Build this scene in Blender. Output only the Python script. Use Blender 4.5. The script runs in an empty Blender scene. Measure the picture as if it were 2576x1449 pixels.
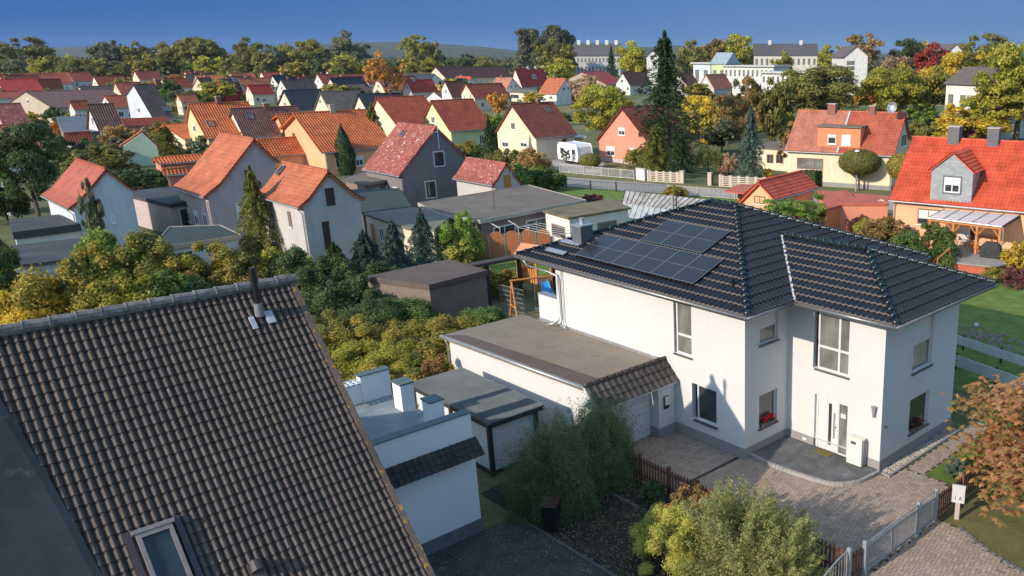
import bpy, bmesh, math, random
import numpy as np
from mathutils import Vector, Matrix
R=math.radians
S=bpy.context.scene; COL=S.collection
HAZE=.00005
# ------------------------------------------------------------ camera, world, sun, exposure
CXX,CYY,FF=1857.483,762.624,2113.167
CP=np.array([17.9554,-20.2058,13.7569]); YAW,PIT=R(-42.095),R(16.414)
cam=bpy.data.cameras.new('camera'); co=bpy.data.objects.new('camera',cam); COL.objects.link(co)
co.location=CP; co.rotation_euler=(R(90)-PIT,0,-YAW)
cam.sensor_width=36; cam.lens=FF/2576*36; cam.shift_x=(1288-CXX)/2576; cam.shift_y=(CYY-724.5)/2576
cam.clip_start=.1; cam.clip_end=9000; S.camera=co
SUN=Vector((.078,.905,-.418)).normalized()
W=bpy.data.worlds.new('World'); S.world=W; W.use_nodes=True
wn=W.node_tree; sk=wn.nodes.new('ShaderNodeTexSky'); sk.sky_type='NISHITA'; sk.sun_disc=False
sk.sun_elevation=math.asin(-SUN.z); sk.sun_rotation=math.atan2(-SUN.x,-SUN.y); sk.air_density=1.0; sk.dust_density=.35; sk.ozone_density=3.2; sk.altitude=200
_n=wn.nodes.new; _tc=_n('ShaderNodeTexCoord'); _sx=_n('ShaderNodeSeparateXYZ'); wn.links.new(_tc.outputs['Generated'],_sx.inputs[0])
_r=_n('ShaderNodeValToRGB'); _e=_r.color_ramp.elements; _e.new(.5)
for _i,(_p,_c) in enumerate(((0,(.23,.48,.92,1)),(.5,(.13,.35,.80,1)),(1,(.06,.2,.55,1)))): _e[_i].position=_p; _e[_i].color=_c
_m1=_n('ShaderNodeMath'); _m1.operation='MULTIPLY'; _m1.inputs[1].default_value=3.5; wn.links.new(_sx.outputs[2],_m1.inputs[0]); wn.links.new(_m1.outputs[0],_r.inputs[0])
_dt=_n('ShaderNodeVectorMath'); _dt.operation='DOT_PRODUCT'; _dt.inputs[1].default_value=(.742,.670,0); wn.links.new(_tc.outputs['Generated'],_dt.inputs[0]); _az=_n('ShaderNodeMapRange'); _az.inputs[1].default_value=-.75; _az.inputs[2].default_value=.1; wn.links.new(_dt.outputs['Value'],_az.inputs[0])
_am=_n('ShaderNodeMix'); _am.data_type='RGBA'; _am.blend_type='MULTIPLY'; _am.inputs[0].default_value=1; _ac=_n('ShaderNodeMix'); _ac.data_type='RGBA'; _ac.inputs[6].default_value=(.10,.45,.82,1); _ac.inputs[7].default_value=(1,1,1,1); wn.links.new(_az.outputs[0],_ac.inputs[0]); wn.links.new(_r.outputs[0],_am.inputs[6]); wn.links.new(_ac.outputs[2],_am.inputs[7])
_v=_n('ShaderNodeVectorMath'); _v.operation='SCALE'; _v.inputs['Scale'].default_value=2.85; wn.links.new(_am.outputs[2],_v.inputs[0])
_m2=_n('ShaderNodeMapRange'); _m2.inputs[1].default_value=.13; _m2.inputs[2].default_value=.42; _m2.inputs[3].default_value=1.0; _m2.inputs[4].default_value=.0; wn.links.new(_sx.outputs[2],_m2.inputs[0])
_mx=_n('ShaderNodeMix'); _mx.data_type='RGBA'; wn.links.new(_m2.outputs[0],_mx.inputs[0]); _bo=_n('ShaderNodeVectorMath'); _bo.operation='MULTIPLY'; _bo.inputs[1].default_value=(2.15,1.95,1.6); wn.links.new(sk.outputs[0],_bo.inputs[0]); wn.links.new(_bo.outputs[0],_mx.inputs[6]); wn.links.new(_v.outputs[0],_mx.inputs[7])
wn.links.new(_mx.outputs[2],wn.nodes['Background'].inputs[0]); wn.nodes['Background'].inputs[1].default_value=.15
sl=bpy.data.lights.new('sun','SUN'); sl.energy=3.7; sl.angle=R(.5); sl.color=(1,.885,.74)
so=bpy.data.objects.new('sun',sl); COL.objects.link(so); so.rotation_euler=SUN.to_track_quat('-Z','Y').to_euler()
S.view_settings.view_transform='Standard'; S.view_settings.look='None'; S.view_settings.exposure=.42; S.view_settings.gamma=1
# ------------------------------------------------------------ photo pixel -> world point (surveyed camera)
_cy,_sy,_cp,_sp=math.cos(YAW),math.sin(YAW),math.cos(PIT),math.sin(PIT)
FWD=np.array([_sy*_cp,_cy*_cp,-_sp]); RGT=np.array([_cy,-_sy,0]); UPV=np.cross(RGT,FWD)
CR={0:(0,0,1),1:(0,40.2,.33417),2:(860.8,40.2,.33417),3:(1715.2,40.2,.33417),4:(0,402.2,.33417),5:(860.8,402.2,.33417),6:(1715.2,402.2,.33417),7:(0,966.2,.33417),8:(860.8,804.5,.33417),9:(1715.2,724.05,.33417),10:(1182.6,1046.6,.27763),11:(1876.1,1046.6,.27763),12:(1070,498.8,.18738),13:(1126.3,80.45,.12492),14:(2172.2,482.7,.15678),15:(1367.7,354.0,.203),16:(0,160.9,.19378)}
def Dp(c,x,y): a,b,s=CR[c]; return (a+s*x,b+s*y)
def ray(p): return FWD+RGT*(p[0]-CXX)/FF-UPV*(p[1]-CYY)/FF
def at(c,x,y,z=0.): d=ray(Dp(c,x,y)); return CP+d*(z-CP[2])/d[2]
def pl(c,x,y,Q,n): d=ray(Dp(c,x,y)); n=np.array(n,float); return CP+d*(((np.array(Q,float)-CP)@n)/(d@n))
def depth(P): return float((np.array(P)-CP)@FWD)
# ------------------------------------------------------------ materials
def nm(name):
    m=bpy.data.materials.new(name); m.use_nodes=True; nt=m.node_tree; return m,nt,nt.nodes['Principled BSDF']
def nd(nt,t,**k):
    n=nt.nodes.new(t)
    for a,b in k.items(): setattr(n,a,b)
    return n
def rgb(c): return (c[0],c[1],c[2],1)
def ramp(nt,fac,stops):
    r=nd(nt,'ShaderNodeValToRGB'); e=r.color_ramp.elements
    while len(e)<len(stops): e.new(.5)
    for i,(p,c) in enumerate(stops): e[i].position=p; e[i].color=rgb(c)
    nt.links.new(fac,r.inputs[0]); return r.outputs[0]
def mixc(nt,f,a,b,bt='MIX'):
    m=nd(nt,'ShaderNodeMix',data_type='RGBA',blend_type=bt)
    for i,v in ((0,f),(6,a),(7,b)):
        if isinstance(v,(int,float)): m.inputs[i].default_value=v
        elif isinstance(v,tuple): m.inputs[i].default_value=rgb(v)
        else: nt.links.new(v,m.inputs[i])
    return m.outputs[2]
def noise(nt,vec,sc,det=4,ro=.55):
    n=nd(nt,'ShaderNodeTexNoise'); n.inputs['Scale'].default_value=sc; n.inputs['Detail'].default_value=det; n.inputs['Roughness'].default_value=ro
    if vec is not None: nt.links.new(vec,n.inputs['Vector'])
    return n.outputs['Fac']
def bump(nt,bs,h,dist,st=1.):
    b=nd(nt,'ShaderNodeBump'); b.inputs['Distance'].default_value=dist; b.inputs['Strength'].default_value=st
    nt.links.new(h,b.inputs['Height']); nt.links.new(b.outputs[0],bs.inputs['Normal'])
def wpos(nt): return nd(nt,'ShaderNodeNewGeometry').outputs['Position']
MC={}
def surf(name,c,rough=.8,var=.12,sc=1.5,c2=None,bd=.0,bsc=30,metal=0,spec=.5,stain=None,seam=None,streak=0):
    """plain surface with uneven tone, optional stains and fine relief"""
    if name in MC: return MC[name]
    m,nt,bs=nm(name); p=wpos(nt); c2=c2 or tuple(max(0,x*(1-var*2)) for x in c); hi=tuple(min(1,x*(1+var)) for x in c)
    col=ramp(nt,noise(nt,p,sc,6,.6),[(.32,c2),(.55,c),(.72,hi)])
    if stain:
        s=noise(nt,p,stain[1],5,.65); f=ramp(nt,s,[(stain[2],(0,0,0)),(stain[2]+.12,(1,1,1))]); col=mixc(nt,f,col,stain[0])
    if streak:
        mp=nd(nt,'ShaderNodeMapping'); mp.inputs['Scale'].default_value=(3.2,3.2,.28); nt.links.new(p,mp.inputs[0]); col=mixc(nt,ramp(nt,noise(nt,mp.outputs[0],1.,5,.7),[(.50,(0,0,0)),(.75,(streak,)*3)]),col,tuple(x*.72 for x in c))
    if seam:
        bk_=nd(nt,'ShaderNodeTexBrick',offset=.37); nt.links.new(p,bk_.inputs[0]); bk_.inputs['Scale'].default_value=1; bk_.inputs['Brick Width'].default_value=seam[0]; bk_.inputs['Row Height'].default_value=seam[1]; bk_.inputs['Mortar Size'].default_value=.022; bk_.inputs['Mortar Smooth'].default_value=.5; bk_.inputs['Bias'].default_value=0
        for q_,v_ in ((1,(0,0,0)),(2,(.16,.16,.16)),(3,(.7,.7,.7))): bk_.inputs[q_].default_value=rgb(v_)
        col=mixc(nt,bk_.outputs[0],col,tuple(x*.62 for x in c))
    nt.links.new(col,bs.inputs['Base Color']); bs.inputs['Roughness'].default_value=rough; bs.inputs['Metallic'].default_value=metal; bs.inputs['Specular IOR Level'].default_value=spec
    if bd: bump(nt,bs,noise(nt,p,bsc,5,.7),bd)
    MC[name]=m; return m
def tilem(name,c1,c2,rough=.6,lichen=None,c3=None,spec=.4,relief=False,coat=0,edge=None,chan_shade=0):
    """roof tiles: tone differs tile by tile (UV = tile counts)"""
    if name in MC: return MC[name]
    m,nt,bs=nm(name); uv=nd(nt,'ShaderNodeUVMap').outputs[0]; fl=nd(nt,'ShaderNodeVectorMath',operation='FLOOR'); nt.links.new(uv,fl.inputs[0])
    wn_=nd(nt,'ShaderNodeTexWhiteNoise',noise_dimensions='2D'); nt.links.new(fl.outputs[0],wn_.inputs['Vector'])
    col=mixc(nt,wn_.outputs['Value'],c1,c2); p=wpos(nt)
    col=mixc(nt,ramp(nt,noise(nt,p,.9,5),[(.4,(0,0,0)),(.75,(.75,.75,.75))]),col,c3 or tuple(x*.55 for x in c1))
    if lichen:
        for lc,sc,th in lichen: col=mixc(nt,ramp(nt,noise(nt,p,sc,3,.6),[(th,(0,0,0)),(th+.05,(1,1,1))]),col,lc)
    if chan_shade:
        sx=nd(nt,'ShaderNodeSeparateXYZ'); nt.links.new(uv,sx.inputs[0]); pp_=nd(nt,'ShaderNodeMath',operation='PINGPONG'); pp_.inputs[1].default_value=.5; nt.links.new(sx.outputs[0],pp_.inputs[0]); col=mixc(nt,ramp(nt,pp_.outputs[0],[(.24,(0,0,0)),(.40,(chan_shade,)*3)]),col,tuple(x*.25 for x in c1))  # shade in the channels between tile ribs, painted into the colour
    if edge:
        sx=nd(nt,'ShaderNodeSeparateXYZ'); nt.links.new(uv,sx.inputs[0]); fr=nd(nt,'ShaderNodeMath',operation='FRACT'); nt.links.new(sx.outputs[1],fr.inputs[0]); lt=nd(nt,'ShaderNodeMath',operation='LESS_THAN'); lt.inputs[1].default_value=.021; nt.links.new(fr.outputs[0],lt.inputs[0]); col=mixc(nt,lt.outputs[0],col,edge)  # paler risers: low sun catching the course edges, put into the colour
    nt.links.new(col,bs.inputs['Base Color']); bs.inputs['Roughness'].default_value=rough; bs.inputs['Specular IOR Level'].default_value=spec; bs.inputs['Coat Weight'].default_value=coat; bs.inputs['Coat Roughness'].default_value=.12
    if relief:
        sx=nd(nt,'ShaderNodeSeparateXYZ'); nt.links.new(uv,sx.inputs[0])
        def mth(op,a,b=None):
            q=nd(nt,'ShaderNodeMath',operation=op)
            for i,v in enumerate((a,b)):
                if v is None: continue
                if isinstance(v,(int,float)): q.inputs[i].default_value=v
                else: nt.links.new(v,q.inputs[i])
            return q.outputs[0]
        wv=mth('SINE',mth('MULTIPLY',sx.outputs[0],6.2832)); st=mth('SUBTRACT',1.,mth('FRACT',sx.outputs[1]))
        bump(nt,bs,mth('ADD',mth('MULTIPLY',wv,.5),mth('MULTIPLY',st,1.6)),.05)
    else: bump(nt,bs,noise(nt,p,60,3),.004)
    MC[name]=m; return m
def leafm(name,a,b,c=None,tr=.42,alt=None):
    if name in MC: return MC[name]
    m,nt,bs=nm(name); g=nd(nt,'ShaderNodeNewGeometry'); c=c or tuple(x*.6 for x in a)
    col=ramp(nt,g.outputs['Random Per Island'],[(0.,c),(.3,a),(.8,b),(1.,tuple(min(1,x*1.35) for x in b))])
    oi=nd(nt,'ShaderNodeTexCoord').outputs['Object']; f=ramp(nt,noise(nt,oi,2.2,2),[(.42,(0,0,0)),(.62,(1,1,1))])
    col=mixc(nt,f,col,mixc(nt,.5,col,b))
    if alt:
        f2=ramp(nt,noise(nt,oi,4.2,3,.6),[(.47,(0,0,0)),(.60,(.6,.6,.6))]); col=mixc(nt,f2,col,mixc(nt,g.outputs['Random Per Island'],tuple(x*.6 for x in alt),tuple(x*1.3 for x in alt)))
    ob=nd(nt,'ShaderNodeObjectInfo'); mr=nd(nt,'ShaderNodeMapRange'); mr.inputs[3].default_value=.78; mr.inputs[4].default_value=1.2; nt.links.new(ob.outputs['Random'],mr.inputs[0]); sv=nd(nt,'ShaderNodeVectorMath',operation='SCALE'); nt.links.new(col,sv.inputs[0]); nt.links.new(mr.outputs[0],sv.inputs['Scale']); col=sv.outputs[0]
    nt.links.new(col,bs.inputs['Base Color']); bs.inputs['Roughness'].default_value=.55; bs.inputs['Specular IOR Level'].default_value=.3
    t=nd(nt,'ShaderNodeBsdfTranslucent'); nt.links.new(col,t.inputs[0]); mx=nd(nt,'ShaderNodeMixShader'); mx.inputs[0].default_value=tr
    nt.links.new(bs.outputs[0],mx.inputs[1]); nt.links.new(t.outputs[0],mx.inputs[2]); nt.links.new(mx.outputs[0],nt.nodes['Material Output'].inputs[0])
    MC[name]=m; return m
def glassm(name,c,rough=.06):
    if name in MC: return MC[name]
    m,nt,bs=nm(name); p=nd(nt,'ShaderNodeTexCoord').outputs['Generated']
    nt.links.new(ramp(nt,noise(nt,p,1.6,2),[(.35,tuple(x*.5 for x in c)),(.65,c)]),bs.inputs['Base Color']); bs.inputs['Roughness'].default_value=rough; bs.inputs['Specular IOR Level'].default_value=.7
    MC[name]=m; return m
def woodm(name,c,sc=(1,1,1),rough=.65):
    if name in MC: return MC[name]
    m,nt,bs=nm(name); tc=nd(nt,'ShaderNodeTexCoord').outputs['Object']; mp=nd(nt,'ShaderNodeMapping'); mp.inputs['Scale'].default_value=sc; nt.links.new(tc,mp.inputs[0])
    n=noise(nt,mp.outputs[0],6,6,.7); nt.links.new(ramp(nt,n,[(.3,tuple(x*.55 for x in c)),(.7,tuple(min(1,x*1.15) for x in c))]),bs.inputs['Base Color']); bs.inputs['Roughness'].default_value=rough; bump(nt,bs,n,.006)
    MC[name]=m; return m
white=surf('white_render',(.59,.58,.565),.9,.02,.6,c2=(.56,.55,.535),bd=.004,bsc=45,streak=.13)
plinth=surf('grey_plinth',(.27,.25,.25),.85,.06,1.2,bd=.003)
frame=surf('white_frame',(.62,.62,.61),.35,.01,3)
gutterm=surf('grey_gutter',(.24,.235,.23),.4,.1,5,metal=.6)
zinc=surf('zinc',(.42,.44,.45),.45,.1,4,metal=.6)
steel=surf('galvanised_steel',(.36,.40,.42),.45,.08,6,metal=.4)
black=surf('black_plastic',(.012,.012,.014),.4,.1,5)
glass=glassm('dark_glass',(.055,.065,.07)); glassg=glassm('curtained_glass',(.22,.22,.2),.2)
blind=surf('window_blind',(.62,.60,.56),.7,.04,8)
# ------------------------------------------------------------ mesh helpers
class MB:
    def __init__(s): s.v=[];s.f=[];s.uv=[]
    def add(s,v,f,uv=None):
        o=len(s.v); s.v+=[tuple(map(float,p)) for p in v]; s.f+=[tuple(i+o for i in q) for q in f]
        if uv is None: s.uv+=[None]*len(f)
        else: s.uv+=uv
        return s
    def box(s,a,b,rz=0,piv=None):
        x0,y0,z0=a;x1,y1,z1=b
        v=[(x0,y0,z0),(x1,y0,z0),(x1,y1,z0),(x0,y1,z0),(x0,y0,z1),(x1,y0,z1),(x1,y1,z1),(x0,y1,z1)]
        if rz:
            cx,cy=piv or ((x0+x1)/2,(y0+y1)/2); c_,s_=math.cos(rz),math.sin(rz)
            v=[(cx+(p[0]-cx)*c_-(p[1]-cy)*s_,cy+(p[0]-cx)*s_+(p[1]-cy)*c_,p[2]) for p in v]
        return s.add(v,[(3,2,1,0),(4,5,6,7),(0,1,5,4),(1,2,6,5),(2,3,7,6),(3,0,4,7)])
    def pan(s,P,U,V,N,u0,u1,v0,v1,n0,n1):
        """box in a local frame P + u*U + v*V + n*N"""
        P,U,V,N=[np.array(q,float) for q in (P,U,V,N)]
        v=[P+U*a+V*b+N*c for c in (n0,n1) for a,b in ((u0,v0),(u1,v0),(u1,v1),(u0,v1))]
        return s.add(v,[(3,2,1,0),(4,5,6,7),(0,1,5,4),(1,2,6,5),(2,3,7,6),(3,0,4,7)])
    def prism(s,pts,z0,z1):
        n=len(pts); v=[(p[0],p[1],z0) for p in pts]+[(p[0],p[1],z1) for p in pts]
        return s.add(v,[tuple(range(n))[::-1],tuple(range(n,2*n))]+[(i,(i+1)%n,n+(i+1)%n,n+i) for i in range(n)])
    def slab(s,pts,th):
        """polygon of 3D points with thickness downward"""
        n=len(pts); v=[tuple(p) for p in pts]+[(p[0],p[1],p[2]-th) for p in pts]
        return s.add(v,[tuple(range(n)),tuple(range(n,2*n))[::-1]]+[(i,(i+1)%n,n+(i+1)%n,n+i) for i in range(n)])
    def quad(s,*p): return s.add(p,[tuple(range(len(p)))])
    def tube(s,pts,r,n=6,r1=None,cap=True):
        pts=[np.array(p,float) for p in pts]; m=len(pts); o=len(s.v); V=[]
        for i,p in enumerate(pts):
            d=(pts[min(i+1,m-1)]-pts[max(i-1,0)]); d/=np.linalg.norm(d)+1e-9
            a=np.cross(d,(0,0,1) if abs(d[2])<.9 else (1,0,0)); a/=np.linalg.norm(a); b=np.cross(d,a)
            rr=r if r1 is None else r+(r1-r)*i/(m-1)
            V+=[p+(a*math.cos(t)+b*math.sin(t))*rr for t in [2*math.pi*k/n for k in range(n)]]
        F=[(i*n+k,i*n+(k+1)%n,(i+1)*n+(k+1)%n,(i+1)*n+k) for i in range(m-1) for k in range(n)]
        if cap: F+=[tuple(range(n))[::-1],tuple(range((m-1)*n,m*n))]
        return s.add(V,F)
    def lathe(s,c,prof,n=12):
        V=[(c[0]+r*math.cos(2*math.pi*k/n),c[1]+r*math.sin(2*math.pi*k/n),c[2]+z) for r,z in prof for k in range(n)]; m=len(prof)
        return s.add(V,[(i*n+k,i*n+(k+1)%n,(i+1)*n+(k+1)%n,(i+1)*n+k) for i in range(m-1) for k in range(n)]+[tuple(range(n))[::-1],tuple(range((m-1)*n,m*n))])
    def holes(s,P,U,V,N,w,h,hs,dep):
        """wall rectangle with openings and their reveals (hs: u0,u1,v0,v1); N points out"""
        P,U,V,N=[np.array(q,float) for q in (P,U,V,N)]
        us=sorted({0,w}|{x for q in hs for x in q[:2]}); vs=sorted({0,h}|{x for q in hs for x in q[2:4]})
        for a,b in zip(us,us[1:]):
            for c_,d in zip(vs,vs[1:]):
                if any(q[0]-1e-6<=a and b<=q[1]+1e-6 and q[2]-1e-6<=c_ and d<=q[3]+1e-6 for q in hs): continue
                s.quad(P+U*a+V*c_,P+U*b+V*c_,P+U*b+V*d,P+U*a+V*d)
        for a,b,c_,d in [q[:4] for q in hs]:
            k=[P+U*a+V*c_,P+U*b+V*c_,P+U*b+V*d,P+U*a+V*d]
            for i in range(4): s.quad(k[i],k[(i+1)%4],k[(i+1)%4]-N*dep,k[i]-N*dep)
        return s
def tag(o,label=None,cat=None,group=None,kind=None):
    for k,v in (('label',label),('category',cat),('group',group),('kind',kind)):
        if v: o[k]=v
    return o
def link(name,me,m=None,par=None,loc=None):
    o=bpy.data.objects.new(name,me); COL.objects.link(o)
    if m is not None: me.materials.append(m)
    if par is not None: o.parent=par
    if loc is not None: o.location=loc
    return o
def build(name,mb,m,par=None,smooth=False,bev=0):
    me=bpy.data.meshes.new(name); me.from_pydata(mb.v,[],mb.f)
    if any(u is not None for u in mb.uv):
        l=me.uv_layers.new(name='UVMap'); fl=[]
        for f,u in zip(mb.f,mb.uv):
            for k in range(len(f)): fl+=list(u[k]) if u else [0.,0.]
        l.data.foreach_set('uv',fl)
    if smooth: me.polygons.foreach_set('use_smooth',[True]*len(me.polygons))
    o=link(name,me,m,par)
    if bev:
        b=o.modifiers.new('bevel','BEVEL'); b.width=bev; b.segments=2; b.limit_method='ANGLE'
    return o
def empty(name,loc=(0,0,0),rz=0,label=None,cat=None,group=None):
    o=bpy.data.objects.new(name,None); COL.objects.link(o); o.location=[float(x) for x in loc]; o.rotation_euler=(0,0,rz); o.empty_display_size=.3
    return tag(o,label,cat,group)
def struct(name,mb,m): return tag(build(name,mb,m),kind='structure')
def clip(o,planes):
    bm=bmesh.new(); bm.from_mesh(o.data)
    for p,n in planes: bmesh.ops.bisect_plane(bm,geom=bm.verts[:]+bm.edges[:]+bm.faces[:],plane_co=Vector([float(x) for x in p]),plane_no=Vector([float(x) for x in n]),clear_outer=True)
    bm.to_mesh(o.data); bm.free()
def tiles(mb,P,U,V,w,h,tw,tc,amp,step,n=6,seed=0,shape='wave',jit=0):
    """profiled tile courses on a slope: P eave corner, U along the eave, V up the slope"""
    P,U,V=[np.array(q,float) for q in (P,U,V)]; N=np.cross(U,V); N/=np.linalg.norm(N)
    if N[2]<0: N=-N
    nx=max(1,int(math.ceil(w/tw))); tw=w/nx; nc=max(1,int(math.ceil(h/tc))); tc=h/nc; rnd=random.Random(seed)
    if shape=='wave': prof=[(i/n,math.cos(2*math.pi*i/n)*amp) for i in range(n)]
    elif shape=='roll': prof=[(0,0),(.08,.55*amp),(.2,amp),(.34,.9*amp),(.46,.3*amp),(.52,0),(.76,-.25*amp)]
    xs=[(k+a)*tw for k in range(nx) for a,_ in prof]+[nx*tw]; zs=[z for k in range(nx) for _,z in prof]+[prof[0][1]]; m=len(xs); q=len(prof)
    for c in range(nc):
        lo,hi=c*tc,(c+1)*tc; jj=[rnd.uniform(-jit,jit) for _ in range(nx+1)]
        v=[P+U*x+V*(lo-.02)+N*(z+step+jj[min(i//q,nx)]) for i,(x,z) in enumerate(zip(xs,zs))]+[P+U*x+V*hi+N*z for x,z in zip(xs,zs)]+[P+U*x+V*(lo-.02)+N*(z-.01) for x,z in zip(xs,zs)]
        f=[];uv=[]
        for i in range(m-1):
            k=i//q; u0,u1=xs[i]/tw+1e-4,xs[i+1]/tw-1e-4
            f+=[(i,i+1,m+i+1,m+i),(2*m+i,2*m+i+1,i+1,i)]; uv+=[[(u0,c+.01),(u1,c+.01),(u1,c+.99),(u0,c+.99)],[(u0,c+.01),(u1,c+.01),(u1,c+.02),(u0,c+.02)]]
        mb.add(v,f,uv)
    return mb
# ------------------------------------------------------------ materials for roofs and walls
rf_near=tilem('weathered_concrete_tiles',(.096,.070,.056),(.128,.096,.076),.8,lichen=[((.42,.40,.36),13,.715),((.45,.20,.03),9,.745),((.05,.045,.042),2.1,.68)],c3=(.075,.062,.055),chan_shade=.85)
rf_main=tilem('glazed_anthracite_tiles',(.009,.009,.011),(.016,.015,.018),.30,spec=.45,c3=(.007,.007,.009),coat=.1,edge=(.20,.165,.14))
rf_mans=tilem('brown_grey_tiles',(.05,.042,.04),(.10,.08,.07),.5)
LIC=[((.60,.50,.45),2.6,.63),((.55,.42,.38),7,.60)]
RF={}
for k,a,b in (('orange',(.46,.13,.055),(.53,.17,.075)),('brightorange',(.57,.14,.045),(.64,.185,.06)),('salmonred',(.41,.10,.055),(.48,.135,.075)),('red',(.52,.072,.034),(.59,.1,.045)),('deepred',(.38,.035,.025),(.45,.05,.03)),('brick',(.28,.06,.03),(.38,.09,.045)),('brownred',(.15,.045,.028),(.22,.07,.04)),('brown',(.14,.065,.05),(.2,.1,.075)),('dark',(.065,.05,.045),(.1,.08,.07)),('blueblack',(.025,.032,.042),(.04,.05,.062)),('grey',(.12,.105,.095),(.16,.14,.125))):
    RF[k]=tilem(k+'_tiles',a,b,.55,spec=.35); RF[k+'_far']=tilem(k+'_tiles_far',a,b,.6,relief=True,spec=.3)
RF['lichen']=tilem('lichened_red_tiles',(.30,.075,.055),(.40,.12,.09),.85,lichen=LIC)
RF['lightsalmon']=tilem('faded_orange_tiles',(.42,.16,.10),(.50,.21,.14),.8,lichen=[((.5,.33,.26),3,.66)])
WL={k:surf(k+'_plaster',c,.9,.06,.5,bd=.004,bsc=20,streak=.7) for k,c in dict(cream=(.74,.62,.44),yellow=(.72,.58,.30),lime=(.62,.68,.36),salmon=(.66,.26,.17),pinkgrey=(.50,.40,.38),lightgrey=(.50,.47,.44),darkgrey=(.20,.18,.18),offwhite=(.70,.67,.61),peach=(.80,.42,.23),blueish=(.55,.60,.62),redwood=(.36,.03,.03),beige=(.46,.38,.30),ochre=(.52,.45,.27),brownwall=(.24,.17,.14),mint=(.55,.68,.5)).items()}
felt=surf('roofing_felt',(.18,.148,.115),.9,.10,.5,stain=((.10,.085,.07),.35,.56),bd=.004,bsc=60,seam=(5,1.0))
feltd=surf('dark_roofing_felt',(.06,.062,.066),.8,.2,.6,stain=((.10,.10,.095),.5,.6),bd=.004,seam=(4,1.0))
feltb=surf('brown_roofing_felt',(.12,.088,.072),.9,.1,.8,bd=.004,seam=(4,1.0),stain=((.16,.125,.10),1.3,.6))
feltm=surf('mossy_roofing_felt',(.19,.155,.085),.95,.2,.7,stain=((.24,.16,.05),.6,.55),bd=.006)
feltg=surf('green_roofing_felt',(.035,.055,.05),.85,.15,.8)
orangew=woodm('orange_stained_timber',(.60,.22,.06)); brownw=woodm('brown_stained_timber',(.17,.075,.045),(8,8,1)); greyw=woodm('weathered_boards',(.36,.33,.29)); darkw=woodm('dark_timber',(.035,.03,.03))
brick=surf('chimney_brick',(.27,.12,.09),.9,.2,6,bd=.01); concrete=surf('concrete',(.46,.41,.34),.9,.1,2,bd=.004)
# ------------------------------------------------------------ ground, roads, pavings (z steps of 4 mm+)
gm,nt,bs=nm('garden_ground'); p=wpos(nt)
c_=ramp(nt,noise(nt,p,.05,6,.6),[(.35,(.09,.11,.03)),(.5,(.14,.15,.045)),(.6,(.22,.18,.08)),(.72,(.28,.22,.14))]); c_=mixc(nt,ramp(nt,noise(nt,p,3,6,.7),[(.4,(0,0,0)),(.7,(.7,.7,.7))]),c_,(.05,.06,.02))
nt.links.new(c_,bs.inputs['Base Color']); bs.inputs['Roughness'].default_value=.95; bump(nt,bs,noise(nt,p,12,6,.7),.08)
struct('ground',MB().quad((-5000,-1200,0),(1500,-1200,0),(1500,5500,0),(-5000,5500,0)),gm)
def grassm(name,a,b,c):
    m,nt,bs=nm(name); p=wpos(nt); col=ramp(nt,noise(nt,p,1.1,8,.7),[(.35,a),(.55,b),(.75,c)]); col=mixc(nt,ramp(nt,noise(nt,p,14,3,.8),[(.62,(0,0,0)),(.7,(1,1,1))]),col,c)
    nt.links.new(col,bs.inputs['Base Color']); bs.inputs['Roughness'].default_value=.9; bump(nt,bs,noise(nt,p,40,5,.8),.06); return m
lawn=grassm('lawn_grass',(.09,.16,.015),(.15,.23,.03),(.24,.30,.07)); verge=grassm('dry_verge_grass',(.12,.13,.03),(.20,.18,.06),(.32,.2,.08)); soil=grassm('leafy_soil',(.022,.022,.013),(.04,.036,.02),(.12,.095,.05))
def poly(name,pts,z,m): return struct(name,MB().quad(*[(p[0],p[1],z) for p in pts]),m)
poly('lawn',[(-30,12),(-30,26),(-12,31),(-2,29),(14,30),(14,5.4),(8.5,5.4),(4.3,9),(4.3,11),(-13,11)],.006,lawn)
poly('rear_garden',[(-40,4),(-27,4),(-27,13),(-40,13)],.012,lawn)
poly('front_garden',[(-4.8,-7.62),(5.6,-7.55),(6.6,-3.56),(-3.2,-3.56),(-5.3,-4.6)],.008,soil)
asph=surf('pale_asphalt',(.34,.31,.275),.9,.06,.4,stain=((.26,.235,.21),.6,.6),bd=.003)
poly('road',[(-140,28),(-62.7,40.2),(-52.3,43.2),(-45.5,44.6),(-33,48),(-8,58),(10,66),(11,60),(-8,52.5),(-33,43),(-45.4,39.4),(-57.3,35.4),(-140,22)],.010,asph)
poly('road_verge',[(-72,41.6),(-67.5,41.7),(-59.8,43.1),(-53.9,44.0),(-41,48.6),(-40,47.3),(-52,43.3),(-62.6,40.3),(-73,38.4)],.016,verge)
poly('caravan_yard',[(-80,45.3),(-70,42.2),(-63,44.5),(-72,52.5),(-84,54)],.014,asph)
poly('near_verge',[(-57.3,35.3),(-45.4,39.2),(-33,42.8),(-30,40),(-45,33.5),(-58,31.0)],.012,lawn)
poly('corner_lawn',[(-36.4,53.5),(-29.8,55.9),(-26,59.5),(-30,60.5),(-38,58.0)],.02,lawn)
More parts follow.
